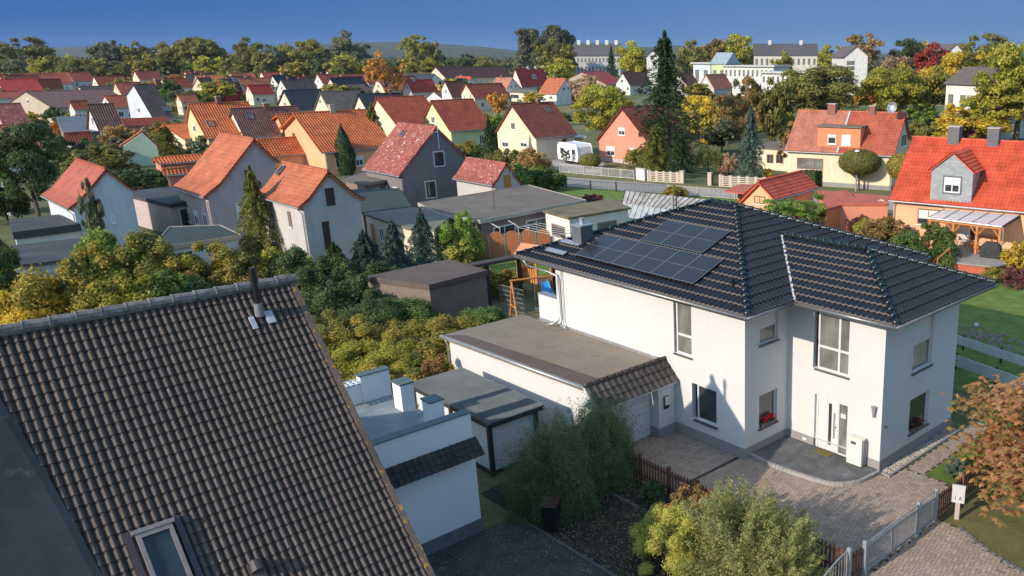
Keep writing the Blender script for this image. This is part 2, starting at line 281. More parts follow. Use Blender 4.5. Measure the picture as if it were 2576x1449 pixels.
# herringbone block paving: one mesh of blocks over dark joints
pm,nt,bs=nm('paving_blocks'); g_=nd(nt,'ShaderNodeNewGeometry'); p=wpos(nt)
c_=ramp(nt,g_.outputs['Random Per Island'],[(0,(.33,.245,.18)),(.5,(.41,.305,.23)),(.97,(.48,.37,.28)),(1,(.2,.145,.12))]); c_=mixc(nt,ramp(nt,noise(nt,p,.8,5),[(.4,(0,0,0)),(.75,(.6,.6,.6))]),c_,(.32,.24,.185))
nt.links.new(c_,bs.inputs['Base Color']); bs.inputs['Roughness'].default_value=.88; bump(nt,bs,noise(nt,p,70,4),.003)
joint=surf('paving_joint',(.075,.06,.05),.95,.2,3)
def inside(x,y,pg):
    r=False; n=len(pg)
    for i in range(n):
        (x1,y1),(x2,y2)=pg[i],pg[(i+1)%n]
        if (y1>y)!=(y2>y) and x<(x2-x1)*(y-y1)/(y2-y1)+x1: r=not r
    return r
def paving(name,pg,z,a=.2,b=.1,rot=0,m=pm):
    r=struct(name,MB().quad(*[(q[0],q[1],z) for q in pg]),joint); mb=MB()
    xs=[q[0] for q in pg]; ys=[q[1] for q in pg]; g=.006; cr,sr=math.cos(rot),math.sin(rot); cx,cy=sum(xs)/len(xs),sum(ys)/len(ys); Rr=max(max(xs)-min(xs),max(ys)-min(ys))*.8; n=int(Rr/b)+2
    for i in range(-n,n):
        for j in range(-n,n):
            k=(i-j)%4
            if k==0: x0,y0,x1,y1=i*b,j*b,i*b+a,j*b+b
            elif k==3: x0,y0,x1,y1=i*b,j*b,i*b+b,j*b+a
            else: continue
            q=[(x0+g,y0+g),(x1-g,y0+g),(x1-g,y1-g),(x0+g,y1-g)]; q=[(cx+u*cr-v*sr,cy+u*sr+v*cr) for u,v in q]
            if inside(sum(t[0] for t in q)/4,sum(t[1] for t in q)/4,pg): mb.add([(t[0],t[1],z+.004) for t in q],[(0,1,2,3)])
    mb.f=mb.f; o=build(name+'_blocks',mb,m,par=r); return r
drive=[(-4.0,-3.45),(7.0,-3.4),(7.05,2.5),(6.1,3.24),(4.55,3.2),(4.55,2.3),(4.07,2.3),(0,2.3),(0,0),(-3.5,0),(-4.0,-.8)]
paving('driveway',drive,.008)
paving('street_paving',[(7.06,-3.4),(6.9,-9),(16,-9),(16,-1.2),(11.5,-.2),(9.6,.2),(8.6,.55),(7.8,1.0),(7.1,.95)],.008,.24,.12,R(12))
paving('side_path',[(4.62,3.25),(5.25,3.25),(5.3,8.5),(4.62,8.5)],.012,.2,.1,0)
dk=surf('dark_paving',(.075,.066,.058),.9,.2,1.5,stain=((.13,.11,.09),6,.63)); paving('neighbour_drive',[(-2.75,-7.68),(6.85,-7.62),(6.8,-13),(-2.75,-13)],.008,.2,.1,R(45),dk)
struct('garden_edging',MB().box((-2.75,-7.68,0),(5.6,-7.58,.05)).box((-2.2,-4.82,0),(-.3,-4.70,.06)),surf('edging_stone',(.11,.095,.08),.9,.15,3))
poly('roadside_verge',[(7.12,1.0),(7.8,1.06),(8.6,.62),(9.6,.27),(11.5,-.12),(16,-1.1),(16,8),(7.12,8)],.012,verge)
mb=MB()
kp=[(7.8,1.03),(8.2,.84),(8.6,.6),(9.1,.42),(9.6,.25),(10.2,.12),(11,-.03),(11.6,-.16),(13,-.5),(15,-.95)]
for (x0,y0),(x1,y1) in zip(kp,kp[1:]):
    n=max(1,int(math.hypot(x1-x0,y1-y0)/.2))
    for i in range(n):
        x,y=x0+(x1-x0)*(i+.5)/n,y0+(y1-y0)*(i+.5)/n; mb.box((x-.085,y-.07,0),(x+.085,y+.07,.045),math.atan2(y1-y0,x1-x0))
struct('kerb_stones',mb,surf('kerb_stone',(.2,.185,.17),.9,.2,8))
poly('flower_bed',[(5.35,3.3),(7.0,3.3),(7.0,8),(5.35,8)],.015,lawn)
struct('drain_channel',MB().box((-.35,-3.3,.0),(-.2,-.05,.016)),surf('drain_iron',(.05,.035,.03),.6,.2,5))
mb=MB()
for i in range(15000):
    x=random.Random(i).uniform(-2.7,6.5); y=random.Random(i*7+1).uniform(-13,-3.7); s=random.Random(i*3).uniform(.012,.035); a=random.Random(i*5).uniform(0,6.28)
    if y<-7.6 and i%2: continue
    mb.add([(x+s*math.cos(a+t),y+s*math.sin(a+t),.022+(t>2)*.015) for t in (0,1.2,3.14,4.3)],[(0,1,2,3)])
tag(build('fallen_leaves',mb,leafm('fallen_leaf',(.25,.17,.08),(.40,.33,.2),(.12,.06,.03))),'pale and brown fallen leaves scattered over the shaded front garden','leaves',kind='stuff')
# ------------------------------------------------------------ roof and window builders
def face(name,pts,par,m,tw,tc,amp,step,n=6,shape='wave',seed=0,jit=0,lift=0):
    P=[np.array(p,float) for p in pts]; U=P[1]-P[0]; U/=np.linalg.norm(U); c=sum(P)/len(P)-P[0]; V=c-U*(c@U); V/=np.linalg.norm(V); N=np.cross(U,V); N=N if N[2]>0 else -N
    us=[(q-P[0])@U for q in P]; vs=[(q-P[0])@V for q in P]; mb=MB(); tiles(mb,P[0]+U*min(us)+N*lift,U,V,max(us)-min(us),max(vs),tw,tc,amp,step,n,seed,shape,jit)
    o=build(name,mb,m,par,smooth=False); ctr=sum(P)/len(P); pls=[]
    for i in range(1,len(P)):
        a,b=P[i],P[(i+1)%len(P)]; d=(b-a)/np.linalg.norm(b-a); nn=np.cross(d,N); nn=nn if nn@(ctr-a)<0 else -nn
        pls.append((a,nn))
    clip(o,pls); return o
def caps(mb,P,Q,r=.115,seg=.37,lift=.06):
    P,Q=np.array(P,float),np.array(Q,float); L=np.linalg.norm(Q-P); n=max(1,round(L/seg)); d=(Q-P)/n; up_=np.array((0,0,lift))
    for i in range(n):
        a=P+d*i+up_; b=P+d*(i+1.12)+up_; mb.tube([a+(0,0,.02),a+(b-a)*.18+(0,0,.02),a+(b-a)*.19,b],r*1.0,8,r1=r*.86)
    return mb
def window(par,P,U,N,w,h,muls=((),()),bar=.06,gl=None,name='window',sill=None,blindf=0,dep=.05,fm=None,flowers=False):
    """window of size w x h with its lower left corner at P; muls = mullion fractions along u and v"""
    U=np.array(U,float);N=np.array(N,float);V=np.array((0,0,1.)); P=np.array(P,float); fr=MB()
    for q in ((0,w,0,bar),(0,w,h-bar,h),(0,bar,bar,h-bar),(w-bar,w,bar,h-bar)): fr.pan(P,U,V,N,*q,-.02,dep)
    for f in muls[0]: fr.pan(P,U,V,N,w*f-bar*.6,w*f+bar*.6,bar,h-bar,-.02,dep-.004)
    for f in muls[1]: fr.pan(P,U,V,N,bar,w-bar,h*f-bar*.6,h*f+bar*.6,-.02,dep-.008)
    o=build(name,fr,fm or frame,par); build('pane',MB().pan(P,U,V,N,bar*.9,w-bar*.9,bar*.9,h-bar*.9,-.01,dep*.35),gl or glass,o)
    if blindf: build('roller_blind',MB().pan(P,U,V,N,bar*.95,w-bar*.95,h*(1-blindf),h-bar*.95,dep*.36,dep*.6),blind,o)
    if sill: build('sill',MB().pan(P,U,V,N,-.06,w+.06,-.05,-.005,-.02,sill),plinth2,o)
    return o
plinth2=surf('sill_slate',(.085,.08,.08),.5,.1,4)
def edge_roof(mb,pts,th=.1): return mb.slab(pts,th)
# ------------------------------------------------------------ the white house
WH=empty('white_house',(0,0,0),0,'two-storey white rendered house with black hipped tile roof, solar panels and recessed front door','house')
ze,o_,t_=5.7,.889,.3855; XL=-12.05; ZW=5.56
w=MB(); X,Y,Z=(1,0,0),(0,1,0),(0,0,1); PH=.42
w.holes((-10.65,0,PH),X,Z,(0,-1,0),10.65,ZW-PH,[(10.65-3.5,10.65-2.58,3.2-PH,5.27-PH),(10.65-2.6,10.65-1.36,.84-PH,2.24-PH)],.2)
w.box((-12.0,0,0),(-10.65,.28,3.86)).quad((-10.65,0,0),(-10.65,9.6,0),(-10.65,9.6,ZW),(-10.65,0,ZW)).quad((-10.65,9.6,0),(0,9.6,0),(0,9.6,ZW),(-10.65,9.6,ZW)).quad((-10.65,0,0),(-10.65,0,PH),(-4,0,PH),(-4,0,0)).quad((0,7.37,0),(0,9.6,0),(0,9.6,ZW),(0,7.37,ZW)).quad((0,7.37,0),(4.065,7.37,0),(4.065,7.37,ZW),(0,7.37,ZW))
w.holes((0,0,PH),Y,Z,X,2.377,ZW-PH,[(.78,1.78,4.08-PH,5.3-PH),(.77,1.77,.92-PH,2.2-PH)],.2)
w.holes((0,2.377,PH),X,Z,(0,-1,0),4.065,ZW-PH,[(1.13,2.67,3.12-PH,5.22-PH),(1.25,2.72,0,2.14-PH)],.2)
w.holes((4.065,2.377,PH),Y,Z,X,4.993,ZW-PH,[(1.83,3.15,3.1-PH,5.05-PH),(1.83,3.17,.78-PH,2.1-PH)],.22)
build('wall',w,white,WH)
pb=MB()
for a,b,u in (((-3.48,-.012),(.012,-.012),0),): pb.box((-3.48,-.02,0),(.02,.1,PH-.002))
pb.box((-.1,.1,0),(.02,2.36,PH-.002)).box((.02,2.357,0),(1.25,2.5,PH-.002)); build('plinth',pb,plinth,WH); pb=MB(); pb.box((2.72,2.357,0),(4.085,2.5,PH-.002)).box((3.9,2.5,0),(4.085,7.39,PH-.002))
build('plinth',pb,plinth,WH); build('plinth_vent',MB().box((.75,2.345,.2),(.93,2.36,.3)),frame,WH)
rp={'s':[(XL,-o_,ze),(o_,-o_,ze),(-4.8,4.81,7.9),(-6.12,4.81,7.9)],'e':[(o_,-o_,ze),(o_,10.5,ze),(-4.8,4.81,7.9)],'n':[(o_,10.5,ze),(XL,10.5,ze),(-6.12,4.81,7.9),(-4.8,4.81,7.9)],'w':[(XL,10.5,ze),(XL,-o_,ze),(-6.12,4.81,7.9)],
 'fs':[(o_,1.488,ze),(4.954,1.488,ze),(1.56,4.88,7.01),(-2.5,4.88,7.01)],'fe':[(4.954,1.488,ze),(4.954,8.26,ze),(1.56,4.88,7.01)],'fn':[(4.954,8.26,ze),(o_,8.26,ze),(-2.5,4.88,7.01),(1.56,4.88,7.01)]}
for k,v in rp.items(): face('roof_slope',v,WH,rf_main,.22,.44,.038,.06,8,'roll',seed=hash(k)%7,lift=.02)
mb=MB()
for P,Q in (((o_,-o_,ze),(-4.8,4.81,7.9)),((XL,-o_,ze),(-6.12,4.81,7.9)),((o_,10.5,ze),(-4.8,4.81,7.9)),((-6.2,4.81,7.9),(-4.7,4.81,7.9)),): caps(mb,P,Q)
rcm=tilem('glazed_black_ridge',(.010,.02,.022),(.016,.028,.03),.3,spec=.5,coat=.15)
build('ridge_cap',mb,rcm,WH,smooth=True); mb=MB()
for P,Q in (((4.954,1.488,ze),(1.56,4.88,7.01)),((4.954,8.26,ze),(1.56,4.88,7.01)),((1.5,4.88,7.01),(-2.5,4.88,7.01))): caps(mb,P,Q)
build('ridge_cap',mb,rcm,WH,smooth=True)
mb=MB(); a=np.array((o_+.02,1.46,ze+.02)); b=np.array((-2.5,4.88,7.03)); n=24; d=(b-a)/n
for i in range(n):
    p0,p1=a+d*i,a+d*(i+1); wv=.07+.05*(i%2); w1=.07+.05*((i+1)%2); s=np.array((1,.1,.30)); mb.quad(p0+(0,0,.07),p0+s*wv+(0,0,.04),p1+s*w1+(0,0,.04),p1+(0,0,.07)); 
build('valley_flashing',mb,surf('lead_flashing',(.5,.48,.45),.6,.12,6),WH)
gt=MB(); per=[(XL,-o_),(o_,-o_),(o_,1.488),(4.954,1.488),(4.954,8.26),(o_,8.26),(o_,10.5),(XL,10.5)]
for (x0,y0),(x1,y1) in zip(per,per[1:]+per[:1]):
    d=np.array((x1-x0,y1-y0)); L=np.linalg.norm(d); d/=L; nn=np.array((d[1],-d[0])); a=np.array((x0,y0))+nn*.06; b=np.array((x1,y1))+nn*.06
    gt.tube([(*(a-d*.06),ze-.045),(*(b+d*.06),ze-.045)],.065,8)
build('gutter',gt,gutterm,WH,smooth=True)
sf=MB(); pin=[(x,y) for x,y in ((XL+.04,-o_+.04),(o_-.04,-o_+.04),(o_-.04,10.46),(XL+.04,10.46))]; sf.prism(pin,5.561,5.66); sf.prism([(o_-.039,1.528),(4.914,1.528),(4.914,8.22),(o_-.039,8.22)],5.561,5.66)
build('soffit',sf,surf('soffit_board',(.30,.28,.265),.7,.05,3),WH)
# downpipes at the left end
dp=MB(); dp.tube([(-11.55,-.9,5.6),(-11.5,-.8,5.35),(-10.9,-.16,5.05),(-10.42,-.1,4.95),(-10.36,-.1,4.8),(-10.36,-.1,3.1),(-10.45,-.2,2.95),(-10.6,-.35,2.86),(-10.85,-.5,2.8)],.045,8)
dp.tube([(-10.15,-.08,5.5),(-10.15,-.08,3.0),(-10.1,-.14,2.86),(-9.85,-.25,2.79)],.025,6); build('downpipe',dp,zinc,WH,smooth=True)
build('parapet_coping',MB().box((-12.03,-.03,3.862),(-10.652,.32,3.9)),zinc,WH)
# windows and door
window(WH,(-3.44,.13,3.2),X,(0,-1,0),.86,2.07,((),(.36,)),.07,glassg,sill=.20); window(WH,(-2.4,.13,.84),X,(0,-1,0),1.04,1.4,((),()),.07,glass,sill=.24)
window(WH,(-.13,.79,4.08),Y,X,.98,1.22,((),()),.06,glassg,sill=.2,blindf=.55); wl=window(WH,(-.13,.78,.92),Y,X,.98,1.28,((),()),.06,glass,sill=.2)
window(WH,(1.28,2.507,3.12),X,(0,-1,0),1.37,2.1,((.66,),(.4,)),.07,glassg,sill=.2)
window(WH,(3.935,4.215,3.1),Y,X,1.3,1.95,((),()),.06,glassg,sill=.2,blindf=.5); window(WH,(3.935,4.215,.78),Y,X,1.32,1.32,((),()),.06,glass,sill=.2)
D0=build('front_door',MB().box((1.26,2.5,.0),(2.71,2.56,2.13)).box((1.26,2.48,0),(1.34,2.5,2.13)).box((1.37,2.492,.12),(1.72,2.5,2.06)).box((2.64,2.48,0),(2.71,2.5,2.13)).box((2.16,2.486,0),(2.22,2.5,2.13)),frame,WH)
build('glass_strip',MB().box((1.80,2.488,.3),(1.93,2.499,1.9)),glass,D0); build('side_light',MB().box((2.26,2.488,.12),(2.6,2.499,2.0)),glassg,D0); build('notice',MB().box((2.33,2.48,1.5),(2.54,2.487,1.66)),frame,D0)
build('door_handle',MB().tube([(2.07,2.44,.62),(2.07,2.44,1.6)],.015,6).tube([(2.07,2.44,.75),(2.07,2.5,.75)],.012,6).tube([(2.07,2.44,1.48),(2.07,2.5,1.48)],.012,6),surf('brushed_steel',(.3,.3,.3),.3,.05,5,metal=.9),D0)
build('keyhole',MB().box((2.115,2.478,1.02),(2.14,2.487,1.09)),black,D0)
la=MB(); la.box((3.77,2.33,2.2),(3.83,2.378,2.42)); la.tube([(3.72,2.27,2.42),(3.8,2.27,2.02)],.03,8); la.tube([(3.86,2.27,2.42),(3.8,2.27,2.02)],.03,8); build('wall_lamp',la,zinc,WH)
build('doorbell_sensor',MB().box((1.83,2.36,2.28),(1.88,2.376,2.34)),frame,WH)
def text(s,size,m,par,loc,rot,name='lettering',ext=.004):
    cu=bpy.data.curves.new(name,'FONT'); cu.body=s; cu.size=size; cu.extrude=ext; cu.offset=.0; o=bpy.data.objects.new(name,cu); COL.objects.link(o); bpy.context.view_layer.update()
    me=bpy.data.meshes.new_from_object(o.evaluated_get(bpy.context.evaluated_depsgraph_get())); bpy.data.objects.remove(o); q=link(name,me,m,par); q.location=loc; q.rotation_euler=rot; return q
text('1a',.22,black,WH,(4.07,2.56,1.55),(R(90),0,R(90)),'house_number')
# solar panels
sp,nt,bs=nm('solar_cells'); uv=nd(nt,'ShaderNodeUVMap').outputs[0]; br=nd(nt,'ShaderNodeTexBrick',offset=0.0,squash=1.0); br.inputs['Scale'].default_value=1; br.inputs['Mortar Size'].default_value=.012; br.inputs['Brick Width'].default_value=1/6; br.inputs['Row Height'].default_value=1/20
for i,c in ((1,(.008,.009,.016)),(2,(.012,.013,.022)),(3,(.04,.042,.055))): br.inputs[i].default_value=rgb(c)
nt.links.new(uv,br.inputs[0]); nt.links.new(br.outputs[0],bs.inputs['Base Color']); bs.inputs['Roughness'].default_value=.22; bs.inputs['Specular IOR Level'].default_value=.35
sV=np.array((0,1,t_)); sV/=np.linalg.norm(sV); sN=np.cross((1,0,0),sV); slp=lambda x,y:np.array((x,y,ze+t_*(y+o_)))
def solar(x0,y0,n,wp,hp):
    for i in range(n):
        P=slp(x0+i*wp,y0)+sN*.13; f=MB(); g=.012
        f.pan(P,X,sV,sN,g,wp-g,0,hp,-.02,.014); f2=build('solar_panel',f,black,WH); q=MB(); b=.022
        for v0,v1 in ((b,hp/2-.009),(hp/2+.009,hp-b)):
            for u0,u1 in ((g+.012,wp-g-.012),): q.add([P+np.array(X)*u+sV*v+sN*.017 for u,v in ((u0,v0),(u1,v0),(u1,v1),(u0,v1))],[(0,1,2,3)],[[(0,0),(1,0),(1,1),(0,1)]])
        build('cell_field',q,sp,f2)
        fr=MB(); fr.pan(P,X,sV,sN,g,wp-g,-.002,.02,.014,.022).pan(P,X,sV,sN,g,wp-g,hp-.02,hp,.014,.022).pan(P,X,sV,sN,g-.008,g+.008,.02,hp-.02,.014,.022).pan(P,X,sV,sN,wp-g-.008,wp-g+.008,.02,hp-.02,.014,.022).pan(P,X,sV,sN,g+.02,wp-g-.02,hp/2-.007,hp/2+.007,.014,.02)
        build('panel_frame',fr,surf('aluminium',(.26,.27,.29),.35,.03,4,metal=.5),f2)
solar(-8.95,-.17,6,1.122,1.66); solar(-6.86,1.475,3,1.158,1.64)
# chimney, snow guards, vent
ch=build('chimney',MB().box((-9.96,.46,5.9),(-9.36,1.06,7.05)),surf('slate_cladding',(.11,.115,.13),.5,.12,4,bd=.004),WH); build('chimney_cap',MB().box((-10.0,.42,7.052),(-9.32,1.10,7.11)),zinc,ch); build('flue',MB().lathe((-9.7,.8,7.1),[(.1,0),(.1,.22),(.12,.22),(.12,.26)],12),zinc,ch)
for x,y in ((-10.75,-.34),(-10.65,.36)): build('snow_guard',MB().pan(slp(x,y),X,sV,sN,0,1.25,0,.24,.12,.15).pan(slp(x,y),X,sV,sN,.1,.13,.05,.1,0,.12).pan(slp(x,y),X,sV,sN,1.1,1.13,.05,.1,0,.12),zinc,WH)
P=slp(-.8,.3); build('roof_vent',MB().tube([P,P+(0,-.05,.33)],.07,10),black,WH)
# ------------------------------------------------------------ garage attached on the left
GA=empty('garage',(-8.5,-1.9,0),0,'white flat-roofed garage attached to the left of the white house, tiled strip over its door','garage')
def L(par,*pts): q=par.location; return [(p[0]-q[0],p[1]-q[1],p[2]) for p in pts]
g0=GA.location
def gb(x0,y0,z0,x1,y1,z1,mb=None,par=GA): q=par.location; mb=mb or MB(); return mb.box((x0-q.x,y0-q.y,z0),(x1-q.x,y1-q.y,z1))
wb=MB(); base=L(GA,(-12.95,-3.82,0),(-4.05,-3.42,0),(-4.05,-.03,0),(-12.95,-.03,0)); wb.prism([p[:2] for p in base],0,2.5); build('wall',wb,white,GA)
rr=MB(); rr.prism([p[:2] for p in L(GA,(-13.15,-4.0,0),(-4.1,-3.56,0),(-4.1,-.005,0),(-13.15,-.1,0))],2.502,2.70); build('roof',rr,surf('garage_felt',(.245,.20,.15),.9,.06,.7,stain=((.17,.135,.10),1.1,.56),bd=.003,seam=(3.6,1.0)),GA)
st=MB().prism([p[:2] for p in L(GA,(-13.1,-3.95,0),(-4.15,-3.52,0),(-4.3,-2.75,0),(-12.4,-3.35,0))],2.701,2.704); build('felt_strip',st,feltb,GA)
# ragged transition of the newer felt strip
gg=MB(); gg.tube([(-13.2-g0.x,-4.06-g0.y,2.66),(-4.1-g0.x,-3.62-g0.y,2.66)],.06,8).tube([(-13.1-g0.x,-3.98-g0.y,2.6),(-13.0-g0.x,-3.9-g0.y,2.35),(-12.99-g0.x,-3.88-g0.y,.2)],.035,8); build('gutter',gg,zinc,GA,smooth=True)
build('wall_flashing',gb(-12.0,-.06,2.70,-3.95,-.003,2.80),zinc,GA)
build('pier',gb(-4.04,-.85,0,-3.5,-.025,2.35),white,GA); build('pier_plinth',gb(-4.04,-.87,0,-3.48,-.022,.4),plinth,GA)
dr=MB()
for i in range(9): gb(-4.04,-3.3,.02+i*.24,-3.985+.004*(i%2),-.86,.02+(i+1)*.24-.012,dr)
build('garage_door',dr,frame,GA)
q=g0; MT=face('tiled_strip',L(GA,(-3.32,-3.78,2.12),(-3.32,.0,2.12),(-4.0,.0,2.78),(-4.0,-3.78,2.78)),GA,rf_mans,.27,.32,.03,.035,8,'roll',lift=.06); mb=MB(); caps(mb,(-4.0-q.x,-3.8-q.y,2.8),(-4.0-q.x,-.02-q.y,2.8),.10,.34,.06); build('ridge_cap',mb,rf_mans,GA,smooth=True)
mb=MB().slab(L(GA,(-3.32,-3.78,2.12),(-3.32,-.01,2.12),(-4.05,-.01,2.80),(-4.05,-3.78,2.80)),.06); build('soffit',mb,frame,GA)
mb=MB(); mb.add([(x-q.x,y-q.y,z) for y in (-3.80,-3.78) for x,z in ((-3.3,2.1),(-4.06,2.1),(-4.06,2.84))],[(0,1,2),(5,4,3),(0,3,4,1),(1,4,5,2),(2,5,3,0)]); build('strip_cheek',mb,frame,GA)
CB=tag(build('wallbox_charger',MB().box((-3.495,-.62,1.12),(-3.44,-.36,1.62)),black,bev=.02),'white and black car charger on the pier beside the garage door','charger'); build('cover',MB().box((-3.439,-.61,1.28),(-3.38,-.37,1.61)),frame,CB,bev=.03); build('lens',MB().lathe((-3.379,-.49,1.44),[(.03,0),(.03,.002)],10),black,CB)
# ------------------------------------------------------------ small things by the front door
st=MB(); dpg=[(.02,.34),(.6,.27),(1.07,.25),(1.9,.29),(2.78,.40),(3.2,.48),(3.48,.60),(3.70,.78),(3.87,1.03),(3.98,1.25),(4.04,1.5),(4.09,1.95),(4.11,2.34),(.02,2.34)]
stone=surf('slate_setts',(.13,.13,.135),.7,.2,2,stain=((.21,.2,.2),2.5,.58)); st.prism(dpg,0,.12); SP=struct('door_step',st,joint)
mb=MB()
for i in range(42):
    for j in range(22):
        x=.03+i*.1+(.05 if j%2 else 0); y=.3+j*.1
        if inside(x+.05,y+.05,dpg) and inside(x+.02,y+.01,dpg): mb.box((x+.004,y+.004,.119),(x+.096,y+.096,.127))
build('step_setts',mb,stone,SP)
mb=MB()
for (x0,y0),(x1,y1) in zip(dpg[:12],dpg[1:13]):
    n=max(1,round(math.hypot(x1-x0,y1-y0)/.16))
    for i in range(n):
        x,y=x0+(x1-x0)*(i+.5)/n,y0+(y1-y0)*(i+.5)/n; a=math.atan2(y1-y0,x1-x0); mb.box((x-.074,y-.06,0),(x+.074,y+.05,.135),a)
build('step_edging',mb,surf('pale_setts',(.33,.31,.29),.8,.12,5),SP)
HB=empty('battery_cabinet',(3.25,2.08,.127),0,'cream metal battery cabinet with a small black display beside the front door','cabinet')
build('body',MB().box((-.30,-.02,.02),(.30,.24,1.02)),surf('cream_metal',(.66,.64,.56),.35,.03,3),HB,bev=.02); build('front_panel',MB().box((-.31,-.06,.03),(.31,-.022,1.01)),surf('cream_metal',(.66,.64,.56)),HB,bev=.012)
dsp=build('display',MB().box((-.14,-.07,.80),(.06,-.061,.90)),black,HB); build('readout',MB().box((-.1,-.0725,.84),(.02,-.0705,.86)),surf('display_text',(.3,.3,.3),.4,.1,20),dsp); build('side_fins',MB().box((.311,.0,.05),(.33,.04,.98)).box((.311,.09,.05),(.33,.13,.98)).box((.311,.18,.05),(.33,.22,.98)),zinc,HB); build('foot',MB().box((-.28,0,0),(.28,.22,.02)),black,HB)
mt,nt,bs=nm('mossy_mat'); nt.links.new(ramp(nt,noise(nt,wpos(nt),7,5),[(.4,(.13,.15,.03)),(.6,(.22,.13,.05))]),bs.inputs['Base Color']); bs.inputs['Roughness'].default_value=1; bump(nt,bs,noise(nt,wpos(nt),90,3),.02)
tag(build('doormat',MB().box((1.55,1.93,.129),(2.25,2.3,.15)),mt,bev=.008),'green and brown bristle doormat on the dark step','doormat')
def flowerbox(P,U,n,label,seed):
    U=np.array(U,float); Nn=np.array((U[1],-U[0],0)); E=empty('flower_box',P,0,label,'flower box','flower boxes on the ground-floor sills'); V=np.array(Z,float)
    build('box',MB().pan((0,0,0),U,V,Nn,0,.72,0,.16,0,.17),surf('brown_trough',(.13,.11,.10),.7,.1,5),E); rn=random.Random(seed)
    for nme,mm,cnt,sz in (('leaves',leafm('geranium_leaf',(.03,.07,.02),(.07,.13,.03)),90,.045),('flowers',leafm('red_petal',(.55,.015,.02),(.75,.03,.04),(.3,.01,.02),.15),n,.03)):
        mb=MB()
        for i in range(cnt):
            c=U*rn.uniform(.03,.69)+Nn*rn.uniform(-.02,.19)+V*(.16+rn.uniform(0,.16)+(.06 if sz<.04 else 0))
            a=np.array([rn.gauss(0,1) for _ in range(3)]); a/=np.linalg.norm(a); b=np.cross(a,[rn.gauss(0,1) for _ in range(3)]); b/=np.linalg.norm(b); mb.add([c-a*sz,c-b*sz,c+a*sz,c+b*sz],[(0,1,2,3)])
        build(nme,mb,mm,E)
flowerbox((-.07,.88,.925),Y,150,'brown flower box with bright red geraniums on the sill left of the front door',3); flowerbox((4.0,4.42,.785),Y,45,'brown flower box with sparse dark red flowers on the side wall sill',4)
def gravelbed():
    mb=MB(); rn=random.Random(5)
    for i in range(1500):
        x=rn.uniform(4.1,4.44); y=rn.uniform(2.42,7.3); s=rn.uniform(.015,.035); c=np.array((x,y,.03+rn.uniform(0,.02)))
        mb.add([c+(s,0,0),c+(0,s,0),c-(s,0,0),c-(0,s,0),c+(0,0,s*.8)],[(0,1,4),(1,2,4),(2,3,4),(3,0,4)])
    gm_=leafm('pebbles',(.42,.36,.29),(.60,.54,.46),(.3,.25,.2),0); tag(build('gravel',mb,gm_),'pale pebbles in the narrow bed along the side wall of the white house','gravel',kind='stuff')
    struct('gravel_edging',MB().box((4.45,2.32,0),(4.53,7.4,.06)).box((4.1,2.34,0),(4.45,2.41,.06)),plinth)
gravelbed()
# ------------------------------------------------------------ the near house with the big tiled roof (left foreground)
y0=-13.05; RX,RZ=-2.69,8.67; vx,vz=2.737,3.127; sl_=np.array((vx-RX,0,vz-RZ)); sl_/=np.linalg.norm(sl_); nN=np.array((-sl_[2],0,sl_[0]))
NH=empty('near_house',(RX,-16,0),0,'large house in the left foreground with a steep weathered dark tile roof','house'); q=NH.location
loc=lambda p:(p[0]-q.x,p[1]-q.y,p[2])
rpt=lambda s,y,h=0:np.array((RX,y,RZ))+sl_*s+nN*h
SLL=9.6
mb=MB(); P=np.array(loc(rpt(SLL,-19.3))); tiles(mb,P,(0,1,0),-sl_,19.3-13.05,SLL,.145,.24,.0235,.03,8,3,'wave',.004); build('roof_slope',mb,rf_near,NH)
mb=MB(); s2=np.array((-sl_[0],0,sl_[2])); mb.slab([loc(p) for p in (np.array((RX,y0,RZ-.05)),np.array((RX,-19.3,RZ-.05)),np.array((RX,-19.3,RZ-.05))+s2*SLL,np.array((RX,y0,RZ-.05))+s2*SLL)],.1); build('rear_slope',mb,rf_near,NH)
mb=MB(); rn=random.Random(2); yy=-19.3
while yy<y0-.05:
    L_=.42; a=loc((RX,yy,RZ+.03)); b=loc((RX,yy+L_+.03,RZ+.03)); j=rn.uniform(-.01,.01); mb.tube([np.array(a)+(j,0,.02),np.array(a)+(j,.03,.015),b],.14,10,r1=.12); yy+=L_
build('ridge_cap',mb,surf('mortared_ridge',(.20,.185,.175),.9,.25,7,c2=(.09,.08,.075),bd=.01,bsc=25),NH)
mb=MB(); mb.add([loc((RX,y0+.0-.15,RZ-.12)),loc(rpt(SLL,y0-.15,-.1)),loc((rpt(SLL,y0)[0],y0-.15,0)),loc((2*RX-rpt(SLL,y0)[0],y0-.15,0)),loc((2*RX-rpt(SLL,y0)[0],y0-.15,rpt(SLL,y0)[2]-.1))],[(0,1,2,3,4)])
mb.quad(loc((rpt(SLL,y0)[0]-.3,y0-.15,0)),loc((rpt(SLL,y0)[0]-.3,-30,0)),loc((rpt(SLL,y0)[0]-.3,-30,rpt(SLL,y0)[2])),loc((rpt(SLL,y0)[0]-.3,y0-.15,rpt(SLL,y0)[2])))
build('wall',mb,white,NH)
vb=MB(); 
for i in range(27):
    s=i*.355; vb.pan(loc(rpt(s,y0,.0)),Y,sl_,nN,-.10,.03,0,.36,-.10,.045-.0)
build('verge_tiles',vb,tilem('verge_lichen_tiles',(.14,.105,.08),(.17,.12,.09),.8,lichen=[((.50,.24,.03),6,.60),((.4,.38,.33),9,.66)]),NH)
